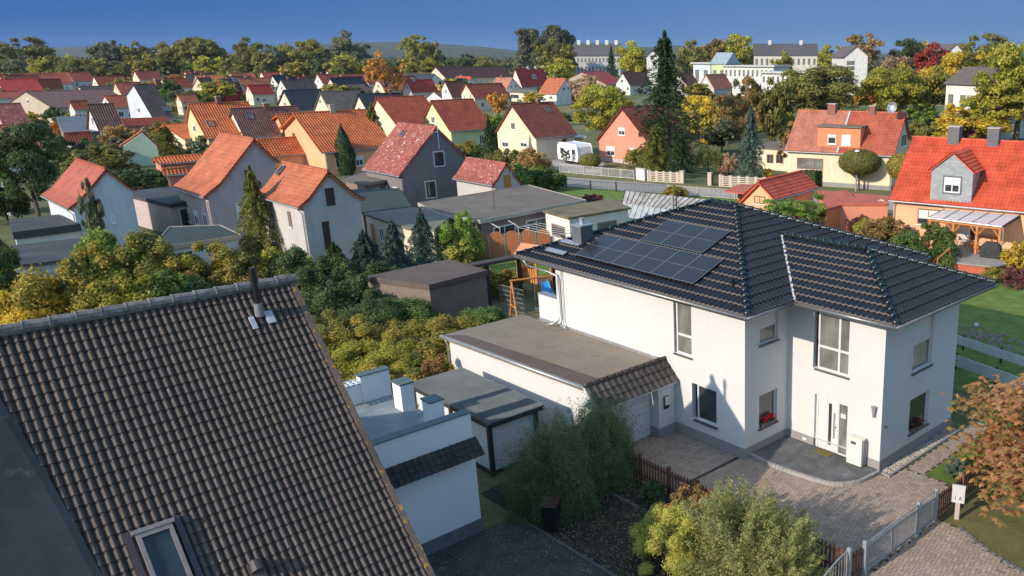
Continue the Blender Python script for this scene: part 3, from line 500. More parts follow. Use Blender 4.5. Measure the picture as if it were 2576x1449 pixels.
# skylight
def skylight(s0,s1,ya,yb):
    P=loc(rpt(s0,ya,.03)); w_=yb-ya; h_=s1-s0; f=MB(); bar=.07
    for u in ((0,w_,0,bar*1.6),(0,w_,h_-bar,h_),(0,bar,bar*1.6,h_-bar),(w_-bar,w_,bar*1.6,h_-bar)): f.pan(P,Y,sl_,nN,*u,-.05,.11)
    f.pan(P,Y,sl_,nN,-.05,w_+.05,-.06,.02,.02,.13)
    o=build('skylight',f,surf('skylight_frame',(.25,.21,.20),.5,.1,4),NH); build('pane',MB().pan(P,Y,sl_,nN,bar*.8,w_-bar*.8,bar,h_-bar*.8,.0,.06),glassm('skylight_glass',(.03,.05,.06),.05),o)
    [build('flashing',MB().pan(P,Y,sl_,nN,a_,b_2,-.1,h_+.1,-.01,.05),surf('tile_flashing',(.06,.045,.05),.5,.1,4),o) for a_,b_2 in ((-.16,-.055),(w_+.055,w_+.16))]
sd=lambda x:(x-RX)/sl_[0]
skylight(sd(.62),sd(1.62),-17.56,-16.98)
P=rpt(sd(-2.16),-14.02,0); pp=MB(); pp.tube([loc(P),loc(P+(0,0,.30))],.10,12,r1=.085); PP=build('flue_base',pp,surf('grey_boot',(.2,.2,.2),.6,.1,5),NH)
pp=MB(); b=P; pp.tube([loc(b+(0,0,.2)),loc(b+(0,0,.80))],.06,12).tube([loc(b+(0,0,.80)),loc(b+(0,0,.98))],.082,12).tube([loc(b+(0,0,1.0)),loc(b+(0,0,1.12))],.07,12).tube([loc(b+(0,0,.95)),loc(b+(0,0,1.02))],.05,12); build('flue_pipe',pp,black,NH,smooth=False)
build('lead_skirt',MB().pan(loc(rpt(sd(-2.16)+.02,-14.27,.04)),Y,sl_,nN,0,.1,-.02,.30,-.02,.025).pan(loc(rpt(sd(-2.16)+.02,-14.27,.04)),Y,sl_,nN,.34,.5,-.08,.24,-.02,.025),surf('pale_lead',(.42,.45,.47),.5,.15,9),NH)
P=rpt(sd(1.61),-16.0,.05); vm=MB(); vm.tube([loc(P-sl_*.12+nN*.08),loc(P+sl_*.10+nN*.09)],.085,10,r1=.12); vm.pan(loc(P),Y,sl_,nN,-.13,.13,-.12,.22,-.02,.02); build('vent_tile',vm,rf_mans,NH)
# dark felted dormer roof adjoining at the left frame edge
db=MB(); edge=[(sd(-2.2),-18.78),(sd(-1.4),-18.6),(sd(-.5),-18.42),(sd(.3),-18.28),(sd(1.0),-18.18),(sd(2.2),-18.05),(sd(3.6),-17.9)]
for (s0,a),(s1,b_) in zip(edge,edge[1:]):
    db.quad(loc(rpt(s0,a,.02)),loc(rpt(s1,b_,.02)),loc(rpt(s1,b_,.05)),loc(rpt(s0,a,.05))); db.quad(loc(rpt(s0,a,.05)),loc(rpt(s1,b_,.05)),loc(rpt(s1,b_-.12,.07)),loc(rpt(s0,a-.12,.07))); db.quad(loc(rpt(s0,a-.12,.07)),loc(rpt(s1,b_-.12,.07)),loc(rpt(s1,-24,.12)),loc(rpt(s0,-24,.12)))
build('felted_dormer',db,surf('charcoal_felt',(.032,.036,.042),.75,.25,.9,stain=((.075,.08,.085),2.2,.62),bd=.006,bsc=40),NH,smooth=True)
# ------------------------------------------------------------ terrace annex beside it
AN=empty('annex',(-5.3,-11,0),0,'white annex with roof terrace and dark tiled strip beside the near house','annex'); q=AN.location
def ab(x0,y0_,z0,x1,y1,z1,mb=None): return (mb or MB()).box((x0-q.x,y0_-q.y,z0),(x1-q.x,y1-q.y,z1))
coolw=surf('cool_white_render',(.72,.73,.73),.9,.03,.8,bd=.004,bsc=45)
w=MB(); w.holes((-2.78-q.x,-13.2-q.y,.45),Y,Z,X,13.2-8.78,2.55,[(.72,1.98,.45,1.42)],.16); w.quad(*[(x-q.x,y-q.y,z) for x,y,z in ((-2.78,-8.78,0),(-8,-8.78,0),(-8,-8.78,3.05),(-2.78,-8.78,3.05))]); w.quad(*[(x-q.x,y-q.y,z) for x,y,z in ((-2.78,-13.2,0),(-2.78,-8.78,0),(-2.78,-8.78,.45),(-2.78,-13.2,.45))])
build('wall',w,coolw,AN); window(AN,(-2.92-q.x,-12.44-q.y,.92),Y,X,1.2,.94,((),()),.07,glassm('black_glass',(.012,.013,.015),.1),sill=.16)
build('plinth',ab(-2.95,-13.2,0,-2.765,-8.765,.44),surf('pebbledash',(.13,.15,.16),.9,.2,5,stain=((.2,.2,.2),30,.55)),AN)
build('terrace_floor',ab(-8,-13,3.0,-3.0,-8.8,3.06),surf('terrace_membrane',(.22,.26,.27),.8,.15,1.2,stain=((.42,.44,.44),1.6,.6)),AN)
build('parapet',ab(-3.05,-13.2,3.0,-2.8,-8.79,3.86),coolw,AN); build('parapet',ab(-8.0,-9.75,3.06,-7.72,-8.8,3.95),coolw,AN); build('coping',ab(-3.09,-13.2,3.862,-2.76,-8.76,3.90),surf('coping_green',(.10,.14,.14),.6,.1,4),AN); build('coping',ab(-8.03,-9.8,3.952,-7.69,-8.77,3.99),surf('coping_green',(.10,.14,.14)),AN)
pr2=ab(-8.0,-12.5,3.06,-7.75,-9.75,3.75); build('rear_parapet',pr2,coolw,AN)
for x0,x1,y1 in ((-6.62,-6.08,-8.82),(-4.6,-4.1,-8.9)):
    c=build('chimney_stub',ab(x0,y1-.42,3.06,x1,y1,3.93),coolw,AN); build('cap',ab(x0-.03,y1-.45,3.932,x1+.03,y1+.03,3.98),surf('coping_green',(.10,.14,.14)),c)
tr=MB()
for i in range(9): ab(-7.95,-11.3+i*.17,3.8,-7.45,-11.25+i*.17,3.84,tr)
ab(-7.95,-11.4,3.8,-7.91,-9.8,3.85,tr); ab(-7.49,-11.4,3.8,-7.45,-9.8,3.85,tr); build('trellis',tr,frame,AN)
TS=[(-2.36,-13.2,2.66),(-2.36,-8.72,2.66),(-2.79,-8.72,3.08),(-2.79,-13.2,3.08)]
face('tiled_strip',[(x-q.x,y-q.y,z) for x,y,z in TS],AN,tilem('mossy_dark_tiles',(.03,.032,.033),(.05,.05,.05),.8),.2,.3,.02,.03,8,'wave',lift=.03)
# ------------------------------------------------------------ corrugated shed between annex and garage
SH=empty('corrugated_shed',(-8.1,-5.7,0),0,'white shed with dark posts and a grey corrugated roof between annex and garage','shed'); q=SH.location
def sb(x0,y0_,z0,x1,y1,z1,mb=None): return (mb or MB()).box((x0-q.x,y0_-q.y,z0),(x1-q.x,y1-q.y,z1))
build('wall',sb(-10.6,-6.62,.15,-5.62,-4.75,1.86),frame,SH); pp=sb(-5.66,-6.7,0,-5.52,-6.56,1.9)
for x,y in ((-10.65,-6.66),(-5.56,-4.8),(-8,-6.66)): sb(x-.06,y-.06,0,x+.06,y+.06,1.9,pp)
sb(-5.6,-6.64,.0,-5.55,-4.8,.14,pp); sb(-10.6,-6.68,0,-5.6,-6.62,.14,pp); build('post',pp,darkw,SH)
fb=sb(-10.72,-6.78,1.84,-5.4,-6.70,1.98); sb(-5.44,-6.70,1.84,-5.36,-4.6,1.98,fb); build('fascia',fb,darkw,SH)
cr=MB(); n=128
for i in range(n):
    ya=-6.8+2.24*i/n; yb=-6.8+2.24*(i+1)/n; za=2.0+.05*math.cos(i*math.pi/2); zb=2.0+.05*math.cos((i+1)*math.pi/2); cr.quad((-10.8-q.x,ya-q.y,za),(-5.34-q.x,ya-q.y,za),(-5.34-q.x,yb-q.y,zb),(-10.8-q.x,yb-q.y,zb))
build('roof',cr,surf('corrugated_grey',(.13,.145,.15),.6,.12,1.2),SH)
# ------------------------------------------------------------ village houses: fitted from ridge and eave points
winf=surf('window_frame',(.72,.72,.70),.5,.02,4); shut=surf('roller_shutter',(.70,.66,.62),.6,.04,10)
def rwin(par,P,U,V,N,w,h,fm=None,gl=None,name='window',sh=0,dep=.05,muls=1,brd=.09,surround=None):
    f=MB(); 
    for q in ((0,w,0,brd),(0,w,h-brd,h),(0,brd,brd,h-brd),(w-brd,w,brd,h-brd)): f.pan(P,U,V,N,*q,-.02,dep)
    for k in range(1,muls+1): f.pan(P,U,V,N,w*k/(muls+1)-brd*.4,w*k/(muls+1)+brd*.4,brd,h-brd,-.02,dep-.005)
    o=build(name,f,fm or winf,par); build('pane',MB().pan(P,U,V,N,brd*.9,w-brd*.9,brd*.9,h-brd*.9,-.01,dep*.4),gl or glass,o)
    if sh>0: build('roller_blind',MB().pan(P,U,V,N,brd*.95,w-brd*.95,h*(1-sh),h-brd*.95,dep*.41,dep*.8),shut,o)
    if surround: build('surround',MB().pan(P,U,V,N,-.12,w+.12,-.12,-.001,-.01,.03).pan(P,U,V,N,-.12,-.001,0,h+.12,-.01,.03).pan(P,U,V,N,w+.001,w+.12,0,h+.12,-.01,.03).pan(P,U,V,N,0,w,h+.001,h+.12,-.01,.03),surround,o)
    elif sh>=0: build('sill',MB().pan(P,U,V,N,-.06,w+.06,-.08,-.001,-.01,.1),winf,o)
    return o
def house(label,c,A,B,E,he,roof,wall,ang=None,Eo=None,lod=1,wins=(),chim=(),cat='house',name='gabled_house',group=None,Lmin=None,tw=.3,tc=.36,ov=.28,flare=0,doors=(),rw=(),plin=None,brdc=None,hip=False,side=None,dep=None,amp=.03,ridgec=None):
    a=at(c,*A,8.); 
    if ang is None: b=at(c,*B,8.); r=b-a; ang=math.degrees(math.atan2(r[1],r[0]))
    r=np.array((math.cos(R(ang)),math.sin(R(ang)),0)); e=pl(c,*E,a,r); k=(CP[2]-he)/(CP[2]-e[2]); hr=CP[2]-k*(CP[2]-8.)
    a=at(c,*A,hr); e=pl(c,*E,a,r); b=at(c,*B,hr); Ln=float((b-a)@r); Ln=Lmin or Ln; hw=float(np.linalg.norm((e-a)[:2])); hw2=hw; he2=he
    pr=np.array((-r[1],r[0],0)); s=1 if (e-a)@pr>0 else -1
    if Eo:
        e2=pl(c,*Eo,a,r); hw2=float(np.linalg.norm((e2-a)[:2])); he2=float(e2[2]) 
        if he2<1.5 or he2>hr-.5: hw2,he2=hw,he
    H=empty(name,(a[0],a[1],0),R(ang),label,cat,group); U=(1,0,0); 
    ci,si=math.cos(R(ang)),math.sin(R(ang))
    def loc(P): d=np.array(P)-np.array((a[0],a[1],0)); return np.array((d[0]*ci+d[1]*si,-d[0]*si+d[1]*ci,d[2]))
    rz=tilem if 0 else None; rm=RF[roof] if lod==1 else RF.get(roof+'_far',RF[roof]); o=ov if lod==1 else ov*.6
    xa,xb=0.,Ln; wx0,wx1=xa+o,xb-o
    pE=(hr-he)/hw; pO=(hr-he2)/hw2; yE=hw-.3; yO=hw2-.3
    zE=he+.3*pE-.12; zO=he2+.3*pO-.12; zr=hr-.14
    wb=MB(); prof=[(s*yE,0),(s*yE,zE),(0,zr),(-s*yO,zO),(-s*yO,0)]
    if flare:
        fl_=lambda hh,h_: (hh*.7,h_+(hr-h_)*.3*.72)
        (a1,b1),(a2,b2)=fl_(hw,he),fl_(hw2,he2); q1=(b1-he)/(hw-a1); prof=[(s*yE,0),(s*yE,he+.3*q1-.12),(s*a1,b1-.14),(0,zr),(-s*a2,b2-.14),(-s*yO,he2+.3*(b2-he2)/(hw2-a2)-.12),(-s*yO,0)]
    if hip: prof=[(s*yE,0),(s*yE,zE),(-s*yO,zE),(-s*yO,0)]
    n=len(prof); wb.add([(x,p[0],p[1]) for x in (wx0,wx1) for p in prof],[tuple(range(n)),tuple(range(n,2*n))[::-1]]+[(i,(i+1)%n,n+(i+1)%n,n+i) for i in range(n)]); build('wall',wb,wall,H)
    if plin: pb=MB().box((wx0-.02,-yO-.02 if s>0 else -yE-.02,0),(wx1+.02,yE+.02 if s>0 else yO+.02,.5)); build('plinth',pb,plin,H)
    def slope(hh,h_e,sg):
        if hip:
            run=min(hh,Ln/2-.1)*.8; pts=[(xa,sg*hh,h_e),(xb,sg*hh,h_e),(xb-run,0,hr),(xa+run,0,hr)]
        else: pts=[(xa,sg*hh,h_e),(xb,sg*hh,h_e),(xb,0,hr),(xa,0,hr)]
        if flare:
            f=.3; d=np.array((0,-sg*hh,hr-h_e)); zf=h_e+(hr-h_e)*f*.72
            m=[(xa,sg*hh*(1-f),zf),(xb,sg*hh*(1-f),zf)]; parts=[[pts[0],pts[1],m[1],m[0]],[m[0],m[1],pts[2],pts[3]]]
        else: parts=[pts]
        mb=MB()
        for q in parts:
            P=[np.array(t_,float) for t_ in q]; Uu=P[1]-P[0]; w_=np.linalg.norm(Uu); Uu/=w_; V=P[3]-P[0]; V-=Uu*(V@Uu); h_=np.linalg.norm(V); V/=h_
            if lod==1: tiles(mb,P[0]+(0,0,.03),Uu,V,w_,h_,tw,tc,amp,.035,5,hash(label)%99,'wave')
            else: mb.add(P,[(0,1,2,3)],[[(0,0),(w_/tw,0),((w_ if not hip else w_*.5)/tw,h_/tc),(0,h_/tc)]])
            Vn=np.cross(Uu,V); Vn=Vn if Vn[2]>0 else -Vn
            mb.add([p-Vn*.02 for p in P]+[p-Vn*.14 for p in P],[(0,1,2,3),(7,6,5,4),(0,4,5,1),(1,5,6,2),(2,6,7,3),(3,7,4,0)])
        ob=build('roof_slope',mb,rm,H)
        if hip: 
            P=[np.array(t_,float) for t_ in pts]; ctr=sum(P)/4
            pls=[]
            for (p,q) in ((P[1],P[2]),(P[3],P[0])):
                d=q-p; nn=np.cross(d,(0,0,1.)); nn=nn if nn@(ctr-p)<0 else -nn; pls.append((p,nn))
            clip(ob,pls)
        return ob
    sE=slope(hw,he,s); slope(hw2,he2,-s)
    if hip:
        run=min(hw,Ln/2-.1)*.8
        for x0,x1 in ((xa,xa+run),(xb,xb-run)): 
            if lod==1: face('roof_slope',[(x0,-hw if s>0 else -hw2,he),(x0,hw2 if s<0 else hw,he),(x1,0,hr)] if 1 else 0,H,rm,tw,tc,amp,.035,5,lift=.03)
            else: build('roof_slope',MB().quad((x0,-hw,he),(x0,hw,he),(x1,0,hr)),rm,H)
    rc=MB(); x0r,x1r=(xa,xb) if not hip else (xa+run,xb-run)
    if lod==1: caps(rc,(x0r,0,hr-.02),(x1r,0,hr-.02),.12,.36)
    else: rc.tube([(x0r,0,hr-.02),(x1r,0,hr-.02)],.12,6)
    build('ridge_cap',rc,ridgec or rm,H)
    gt=MB(); gt.tube([(xa,s*(hw+.05),he-.07),(xb,s*(hw+.05),he-.07)],.06,6); build('gutter',gt,zinc,H)
    if lod==1 and not hip: build('downpipe',MB().tube([(wx0+.15,s*(hw+.03),he-.1),(wx0+.12,s*(yE+.07),he-.45),(wx0+.12,s*(yE+.07),.1)],.04,6),zinc,H)
    Gn=(-1,0,0); 
    for wv in wins:
        f,p,q=wv[0],wv[1],wv[2]; op=wv[3] if len(wv)>3 else {}; op=dict(op); cc=op.pop('c',c)
        if f=='g':
            W0=np.array((a[0],a[1],0))+r*wx0; t1,t2=loc(pl(cc,*p,W0,r)),loc(pl(cc,*q,W0,r)); y0,y1=sorted((t1[1],t2[1])); z0,z1=sorted((t1[2],t2[2])); rwin(H,(wx0,y0,z0),(0,1,0),(0,0,1),Gn,y1-y0,z1-z0,**op)
        elif f=='e':
            W0=np.array((a[0],a[1],0))+pr*s*yE; t1,t2=loc(pl(cc,*p,W0,pr)),loc(pl(cc,*q,W0,pr)); x0,x1=sorted((t1[0],t2[0])); z0,z1=sorted((t1[2],t2[2])); rwin(H,(x0,s*yE,z0),(1,0,0),(0,0,1),(0,s,0),x1-x0,z1-z0,**op)
    if cat=='house' and not hip and zE>2.2:
        if not any(v_[0]=='g' for v_ in wins):
            sc_=min(1,hw/4)
            for y_,z_ in ((-.5*sc_,min(hr-1.9,zE+.5)),(-hw2*.62 if s>0 else -hw*.62,.95),((hw*.62 if s>0 else hw2*.62)-1.0,.95)): rwin(H,(wx0,y_,z_),(0,1,0),(0,0,1),Gn,1.0*sc_+.05,1.15,sh=.35 if int(y_*7)%2 else 0)
        if not any(v_[0]=='e' for v_ in wins):
            for t_2 in (.2,.5,.78)[:2 if Ln<7 else 3]: rwin(H,(wx0+(wx1-wx0)*t_2-.5,s*yE,.95) ,(1,0,0),(0,0,1),(0,s,0),1.0,min(1.15,zE-1.2),sh=.4 if t_2>.4 else 0)
    Vs=np.array((0,-s*hw,hr-he)); Vs/=np.linalg.norm(Vs); Ns=np.array((0,s*(hr-he),hw)); Ns/=np.linalg.norm(Ns)
    for p,w_,h_ in rw:
        W0=np.array((a[0],a[1],hr)); Nw=r*Ns[0]+pr*Ns[1]+np.array((0,0,Ns[2])); P=loc(pl(c,*p,W0,Nw)); P=P-np.array((w_/2,0,0))-Vs*h_/2
        rwin(H,P,(1,0,0),Vs,Ns,w_,h_,fm=surf('roof_window_frame',(.12,.12,.13),.5,.1,3) if w_<1.2 else winf,gl=glassm('sky_glass',(.12,.2,.23),.05),name='roof_window',sh=-1,dep=.12,muls=0)
    for p,w_,h_,m_ in chim:
        P=loc(at(c,*p,hr)); P[1]=s*.25*0; cb=build('chimney',MB().box((P[0]-w_/2,-w_/2,hr-.5),(P[0]+w_/2,w_/2,hr+h_)),m_,H); build('chimney_cap',MB().box((P[0]-w_/2-.05,-w_/2-.05,hr+h_+.001),(P[0]+w_/2+.05,w_/2+.05,hr+h_+.08)),concrete,cb)
    return H,dict(a=a,r=r,pr=pr,s=s,hr=hr,he=he,hw=hw,hw2=hw2,L=Ln,loc=loc,Ns=Ns,Vs=Vs,wx0=wx0,yE=yE,ang=ang)
wood_sh=woodm('shutter_brown',(.24,.10,.05),(1,1,8)); oldwood=woodm('old_dark_wood',(.07,.045,.035),(1,1,8)); g3=None
brownf=woodm('brown_window_frame',(.30,.12,.06))
WN=dict(muls=1)
# right middle
house('salmon-walled gabled house with dark brown tiles behind the white picket fence',2,(2100,690),(2480,672),(2310,960),3.0,'brownred',WL['salmon'],90,(1910,935),wins=[('g',(2080,838),(2130,900),dict(sh=.45)),('g',(1990,978),(2055,1055),dict(sh=.5)),('g',(2165,990),(2232,1060),dict(sh=.5)),('g',(2010,1132),(2040,1150),dict(sh=-1,muls=0))],plin=WL['pinkgrey'],tw=.3,tc=.42,amp=.035)
house('cream gabled house with dark red-brown roof beside the parked white caravan',2,(1270,665),(1590,650),(1455,920),3.1,'brownred',WL['cream'],90,(1145,875),wins=[('g',(1270,800),(1306,858)),('g',(1203,928),(1254,990),dict(sh=.4)),('g',(1341,936),(1394,990),dict(sh=.4)),('e',(1620,925),(1640,965)),('e',(1655,925),(1690,968),dict(fm=brownf))],rw=[((1548,706),.8,1.1)],chim=[((1425,652),.5,.5,brick)])
house('pale green gabled house with bright red-brown tiled roof',2,(665,640),(1005,628),(812,868),3.3,'brick',WL['lime'],90,(605,775),wins=[('g',(670,757),(699,808)),('g',(625,785),(655,830),dict(fm=oldwood)),('e',(1028,895),(1072,965))])
house('gabled house with pinkish wall and brick-red roof behind the tall conifer',2,(250,615),(585,600),(440,860),3.2,'brick',WL['peach'] if 0 else WL['cream'],90,(175,810),wins=[('g',(160,790),(190,850),dict(fm=brownf))])
house('cream gabled house under a blue-black tiled roof with a red chimney',2,(115,590),(440,580),(215,760),3.0,'blueblack',WL['cream'],90,(60,755),wins=[('g',(118,686),(146,740)),('g',(90,785),(120,815))],chim=[((395,584),.5,.6,brick)])
house('gabled house with grey-brown corrugated tiles left of the blue-black roof',1,(2405,572),(2700,563),(2500,750),3.0,'grey',WL['cream'],90,(2355,712),wins=[('g',(2402,625),(2420,660)),('g',(2410,680),(2420,700))])
house('cream house with blue-black roof, scaffold rail in front of its gable',1,(2130,560),(2430,553),(2215,715),3.0,'blueblack',WL['cream'],90,(2075,690),wins=[('g',(2135,650),(2155,675))])
house('house with grey-brown roof and red chimney left of the orange hipped roof',1,(1735,700),(2240,680),(1838,915),3.0,'brown',WL['offwhite'],90,(1695,885),wins=[('g',(1758,838),(1778,880)),('g',(1795,870),(1840,890),dict(fm=brownf,sh=-1))],rw=[((1880,752),.85,1.15)],chim=[((1995,688),.75,.55,brick)])
house('yellow-gabled house with bright orange tiled roof and steel-strapped chimney',1,(1415,665),(1885,650),(1555,925),3.0,'brightorange',WL['yellow'],90,(1390,805),rw=[((1585,812),.9,1.2)],chim=[((1660,658),.6,.9,brick)],tw=.34,tc=.4,amp=.045)
house('large orange-roofed house with arched tiles behind the tall thujas',1,(2205,735),(2720,705),(2420,1030),2.9,'brightorange',WL['peach'],93,(2100,850),wins=[('g',(2200,880),(2225,925),dict(fm=brownf))],chim=[((2400,712),.6,.8,concrete)],tw=.34,tc=.4,amp=.045,ov=.5)
house('small peach gable wing with orange tiles in front of the large orange roof',1,(2080,742),(2205,735),(2125,838),4.2,'brightorange',WL['peach'],90,(1985,830),cat='house wing',name='gable_wing',wins=[('g',(2022,878),(2045,930),dict(fm=brownf))],tw=.34,tc=.4,amp=.045,ov=.45,Lmin=4)
house('low orange-tiled outbuilding below the yellow gable',1,(1225,822),(1445,812),(1380,925),2.6,'brightorange',WL['cream'],97,None,cat='outbuilding',name='outbuilding',tw=.34,tc=.4,amp=.045,wins=[])
house('low orange-tiled lean-to between the pinkish house and the large orange roof',1,(1935,935),(2125,925),(2015,1062),2.4,'brightorange',WL['peach'],97,None,cat='outbuilding',name='outbuilding',tw=.34,tc=.4,amp=.045,Lmin=6)
# left foreground village: ridges along the view's left-right axis
house('pinkish-grey plastered house with plain orange roof flaring at the eaves',1,(1915,930),(1670,885),(1535,1365),3.6,'orange',WL['pinkgrey'],180,(2110,1100),wins=[('g',(1835,1160),(1917,1278),dict(fm=wood_sh,gl=wood_sh,surround=WL['pinkgrey'])),('g',(1768,1410),(1815,1525),dict(gl=wood_sh))],tw=.24,tc=.36,amp=.014,flare=1,ov=.2)
house('light grey plastered gabled barn with orange roof, shuttered hatch and dark door',1,(2475,1175),(2120,1105),(2250,1443),4.6,'orange',WL['lightgrey'],180,None,wins=[('g',(2440,1298),(2526,1423),dict(fm=oldwood,gl=oldwood,surround=WL['lightgrey'])),('g',(2418,1550),(2500,1750),dict(fm=oldwood,gl=oldwood,surround=WL['lightgrey'],sh=-1)),('e',(2165,1468),(2204,1590),dict(fm=WL['brownwall'],gl=WL['beige']))],rw=[((2118,1165),.55,.8)],tw=.22,tc=.3,amp=.012,flare=1,ov=.15,cat='barn',name='barn')
H10,I10=house('dark grey gabled house with a lichen-spotted faded red roof',2,(710,840),(405,810),(430,1205),3.3,'lichen',WL['darkgrey'],180,(945,1070),wins=[('g',(690,1028),(768,1122),dict(surround=frame,fm=darkw)),('g',(628,1252),(706,1358),dict(surround=frame,fm=darkw)) ,('g',(560,1290),(590,1360),dict(fm=WL['darkgrey'],gl=WL['darkgrey'],sh=-1,muls=0))],rw=[((462,885),.6,.8)],tw=.2,tc=.26,amp=.012,ov=.12)
W0=I10['a']+I10['r']*I10['wx0']; p1=I10['loc'](pl(2,712,860,W0,I10['r'])); build('mast',MB().tube([(I10['wx0']-.12,p1[1],p1[2]+.3),(I10['wx0']-.12,p1[1],p1[2]-1.7)],.05,6).tube([(I10['wx0']-.12,p1[1],p1[2]-.1),(I10['wx0']-.12,p1[1]+.3,p1[2]-.2)],.03,6),frame,H10)
house('small grey outhouse with faded lichen-spotted roof and ochre hatch door',2,(1235,1115),(890,1075),(1130,1275),2.9,'lichen',WL['darkgrey'] if 0 else WL['lightgrey'],180,(1365,1265),wins=[('g',(1213,1200),(1273,1300),dict(fm=woodm('ochre_boards',(.50,.26,.03),(1,1,8)),gl=woodm('ochre_boards',(.5,.26,.03)),sh=-1,muls=0))],tw=.2,tc=.26,amp=.012,ov=.1,flare=1,cat='outhouse',name='outhouse')
house('small white house with a plain faded orange roof at the left',1,(800,1155),(630,1075),(515,1453),3.6,'salmonred',WL['blueish'],180,(1030,1310),tw=.2,tc=.3,amp=.006,flare=1,ov=.12,wins=[('g',(830,1500),(870,1560),dict(muls=0))],chim=[])
# right side
H23,I23=house('cream semi-detached house with orange flat-roofed dormer and two-tone red roof',3,(1690,735),(860,715),(1600,1055),3.7,'salmonred',WL['cream'],-163,(1725,920),wins=[('e',(868,1065),(1062,1160),dict(muls=2,fm=brownf,gl=glassg)),('e',(640,1040),(690,1110),dict(fm=brownf)),('g',(1652,895),(1687,975)),('e',(1440,1120),(1480,1180),dict())],chim=[((1120,722),.9,.8,brick),((1438,728),.6,.7,brick)],tw=.3,tc=.38,amp=.03,plin=plinth)
W0=np.array((I23['a'][0],I23['a'][1],I23['hr'])); Nw=I23['pr']*I23['Ns'][1]+np.array((0,0,I23['Ns'][2])); lp=lambda c,x,y,hgt=0:I23['loc'](pl(c,x,y,W0,Nw))
xs1=lp(3,1265,730)[0]; xe=I23['L']; mb=MB(); s=I23['s']; hw,hr_,he_=I23['hw'],I23['hr'],I23['he']; 
tiles(mb,np.array((xs1+.1,s*hw,he_+.07)),(1,0,0),I23['Vs'],xe-xs1-.1,math.hypot(hw,hr_-he_),.22,.3,.015,.03,5); build('faded_roof_half',mb,RF['lightsalmon'],H23)
build('party_flashing',MB().pan((xs1,s*hw,he_+.05),(1,0,0),I23['Vs'],I23['Ns'],-.1,.1,0,math.hypot(hw,hr_-he_),0,.09),surf('lead_flashing',(.5,.48,.45)),H23)
pa,pb_=lp(3,1020,985),lp(3,1345,985); x0,x1=sorted((pa[0],pb_[0])); yf=s*(abs(pa[1])); zb=pa[2]; yb=s*.9; hd=2.15; dz=zb+hd
db=MB().box((x0,min(yf,yb),zb-.3),(x1,max(yf,yb),dz)); DO=build('dormer',db,surf('orange_render',(.66,.24,.11),.85,.05,1),H23)
build('dormer_roof',MB().box((x0-.15,min(yf+s*.2,yb),dz+.001),(x1+.15,max(yf+s*.2,yb),dz+.14)),felt,DO)
for (xa_,ya_),(xb_,yb_2),sh_ in (((1100,893),(1162,965),.3),((1205,893),(1269,975),.9)):
    Wd=np.array((I23['a'][0],I23['a'][1],0))+I23['pr']*yf; t1,t2=I23['loc'](pl(3,xa_,ya_,Wd,I23['pr'])),I23['loc'](pl(3,xb_,yb_2,Wd,I23['pr'])); xx=sorted((t1[0],t2[0])); zz=sorted((t1[2],t2[2])); rwin(DO,(xx[0],yf,zz[0]),(1,0,0),(0,0,1),(0,s,0),xx[1]-xx[0],zz[1]-zz[0],sh=sh_,muls=0)
def dish(P,dr,r,label,m=frame,par=None,rod=None):
    d=np.array(dr,float); d/=np.linalg.norm(d); a=np.cross(d,(0,0,1)); a/=np.linalg.norm(a); b=np.cross(d,a); P=np.array(P,float); mb=MB(); n=16; V=[P+d*(-.12*r*4)]
    for k,(q,z) in enumerate(((.5,-.35),(1,0),(1.0,.03))):
        V+=[P+(a*math.cos(2*math.pi*i/n)*q*.9+b*math.sin(2*math.pi*i/n)*q)*r+d*z*r for i in range(n)]
    mb.add(V,[(0,1+i,1+(i+1)%n) for i in range(n)]+[(1+k*n+i,1+k*n+(i+1)%n,1+(k+1)*n+(i+1)%n,1+(k+1)*n+i) for k in range(2) for i in range(n)]); o=build('satellite_dish',mb,m,par)
    build('feed_arm',MB().tube([P-b*r*.9 if b[2]>0 else P+b*r*.9,P+d*r*1.1],.02,5).tube([P+d*r*1.1,P+d*r*1.3],.045,6).tube([P-d*.4*r,P-d*.6*r+(0,0,-.5) if rod is None else rod],.03,6),zinc,o)
    if label: tag(o,label,'satellite dish')
    return o
P=at(3,1580,690,I23['hr']+.7); dish(P,(.2,-1,.3),.62,None,zinc,None); bpy.context.view_layer.update()
o=[x for x in bpy.data.objects if x.name.startswith('satellite_dish')][-1]; tag(o,'grey satellite dish on the ridge of the cream semi-detached house','satellite dish')
H24,I24=house('peach house with big bright red tiled roof and slate-clad gabled dormer',3,(1740,915),(2576,955),(1560,1385),3.4,'red',WL['peach'],12,None,Lmin=17,tw=.27,tc=.36,amp=.02,chim=[((2072,925),.85,.95,surf('slate_cladding',(.11,.115,.13))),((2362,940),.85,.95,surf('slate_cladding',(.11,.115,.13)))],wins=[('e',(2342-560,0),(2342-400,10))] if 0 else [('e',(875,260),(1215,545),dict(c=14,sh=.62,fm=brownf,muls=1)),('e',(1700,560),(1850,800),dict(c=14,muls=0,sh=-1))])
s=I24['s']; W0=np.array((I24['a'][0],I24['a'][1],I24['hr'])); Nw=I24['pr']*I24['Ns'][1]+np.array((0,0,I24['Ns'][2])); lp=lambda c,x,y:I24['loc'](pl(c,x,y,W0,Nw)); pa=lp(3,1872,1400); pb_=lp(3,2180,1440); yf=s*I24['hw']*.95; x0,x1=pa[0],pb_[0]
Wd=np.array((I24['a'][0],I24['a'][1],0))+I24['pr']*yf; g=lambda x,y:I24['loc'](pl(3,x,y,Wd,I24['pr']))
eL,eR,ap=g(1882,1162),g(2195,1170),g(2045,1032); zd=(eL[2]+eR[2])/2; xm=(eL[0]+eR[0])/2; zt=ap[2]; zb=I24['he']-.1
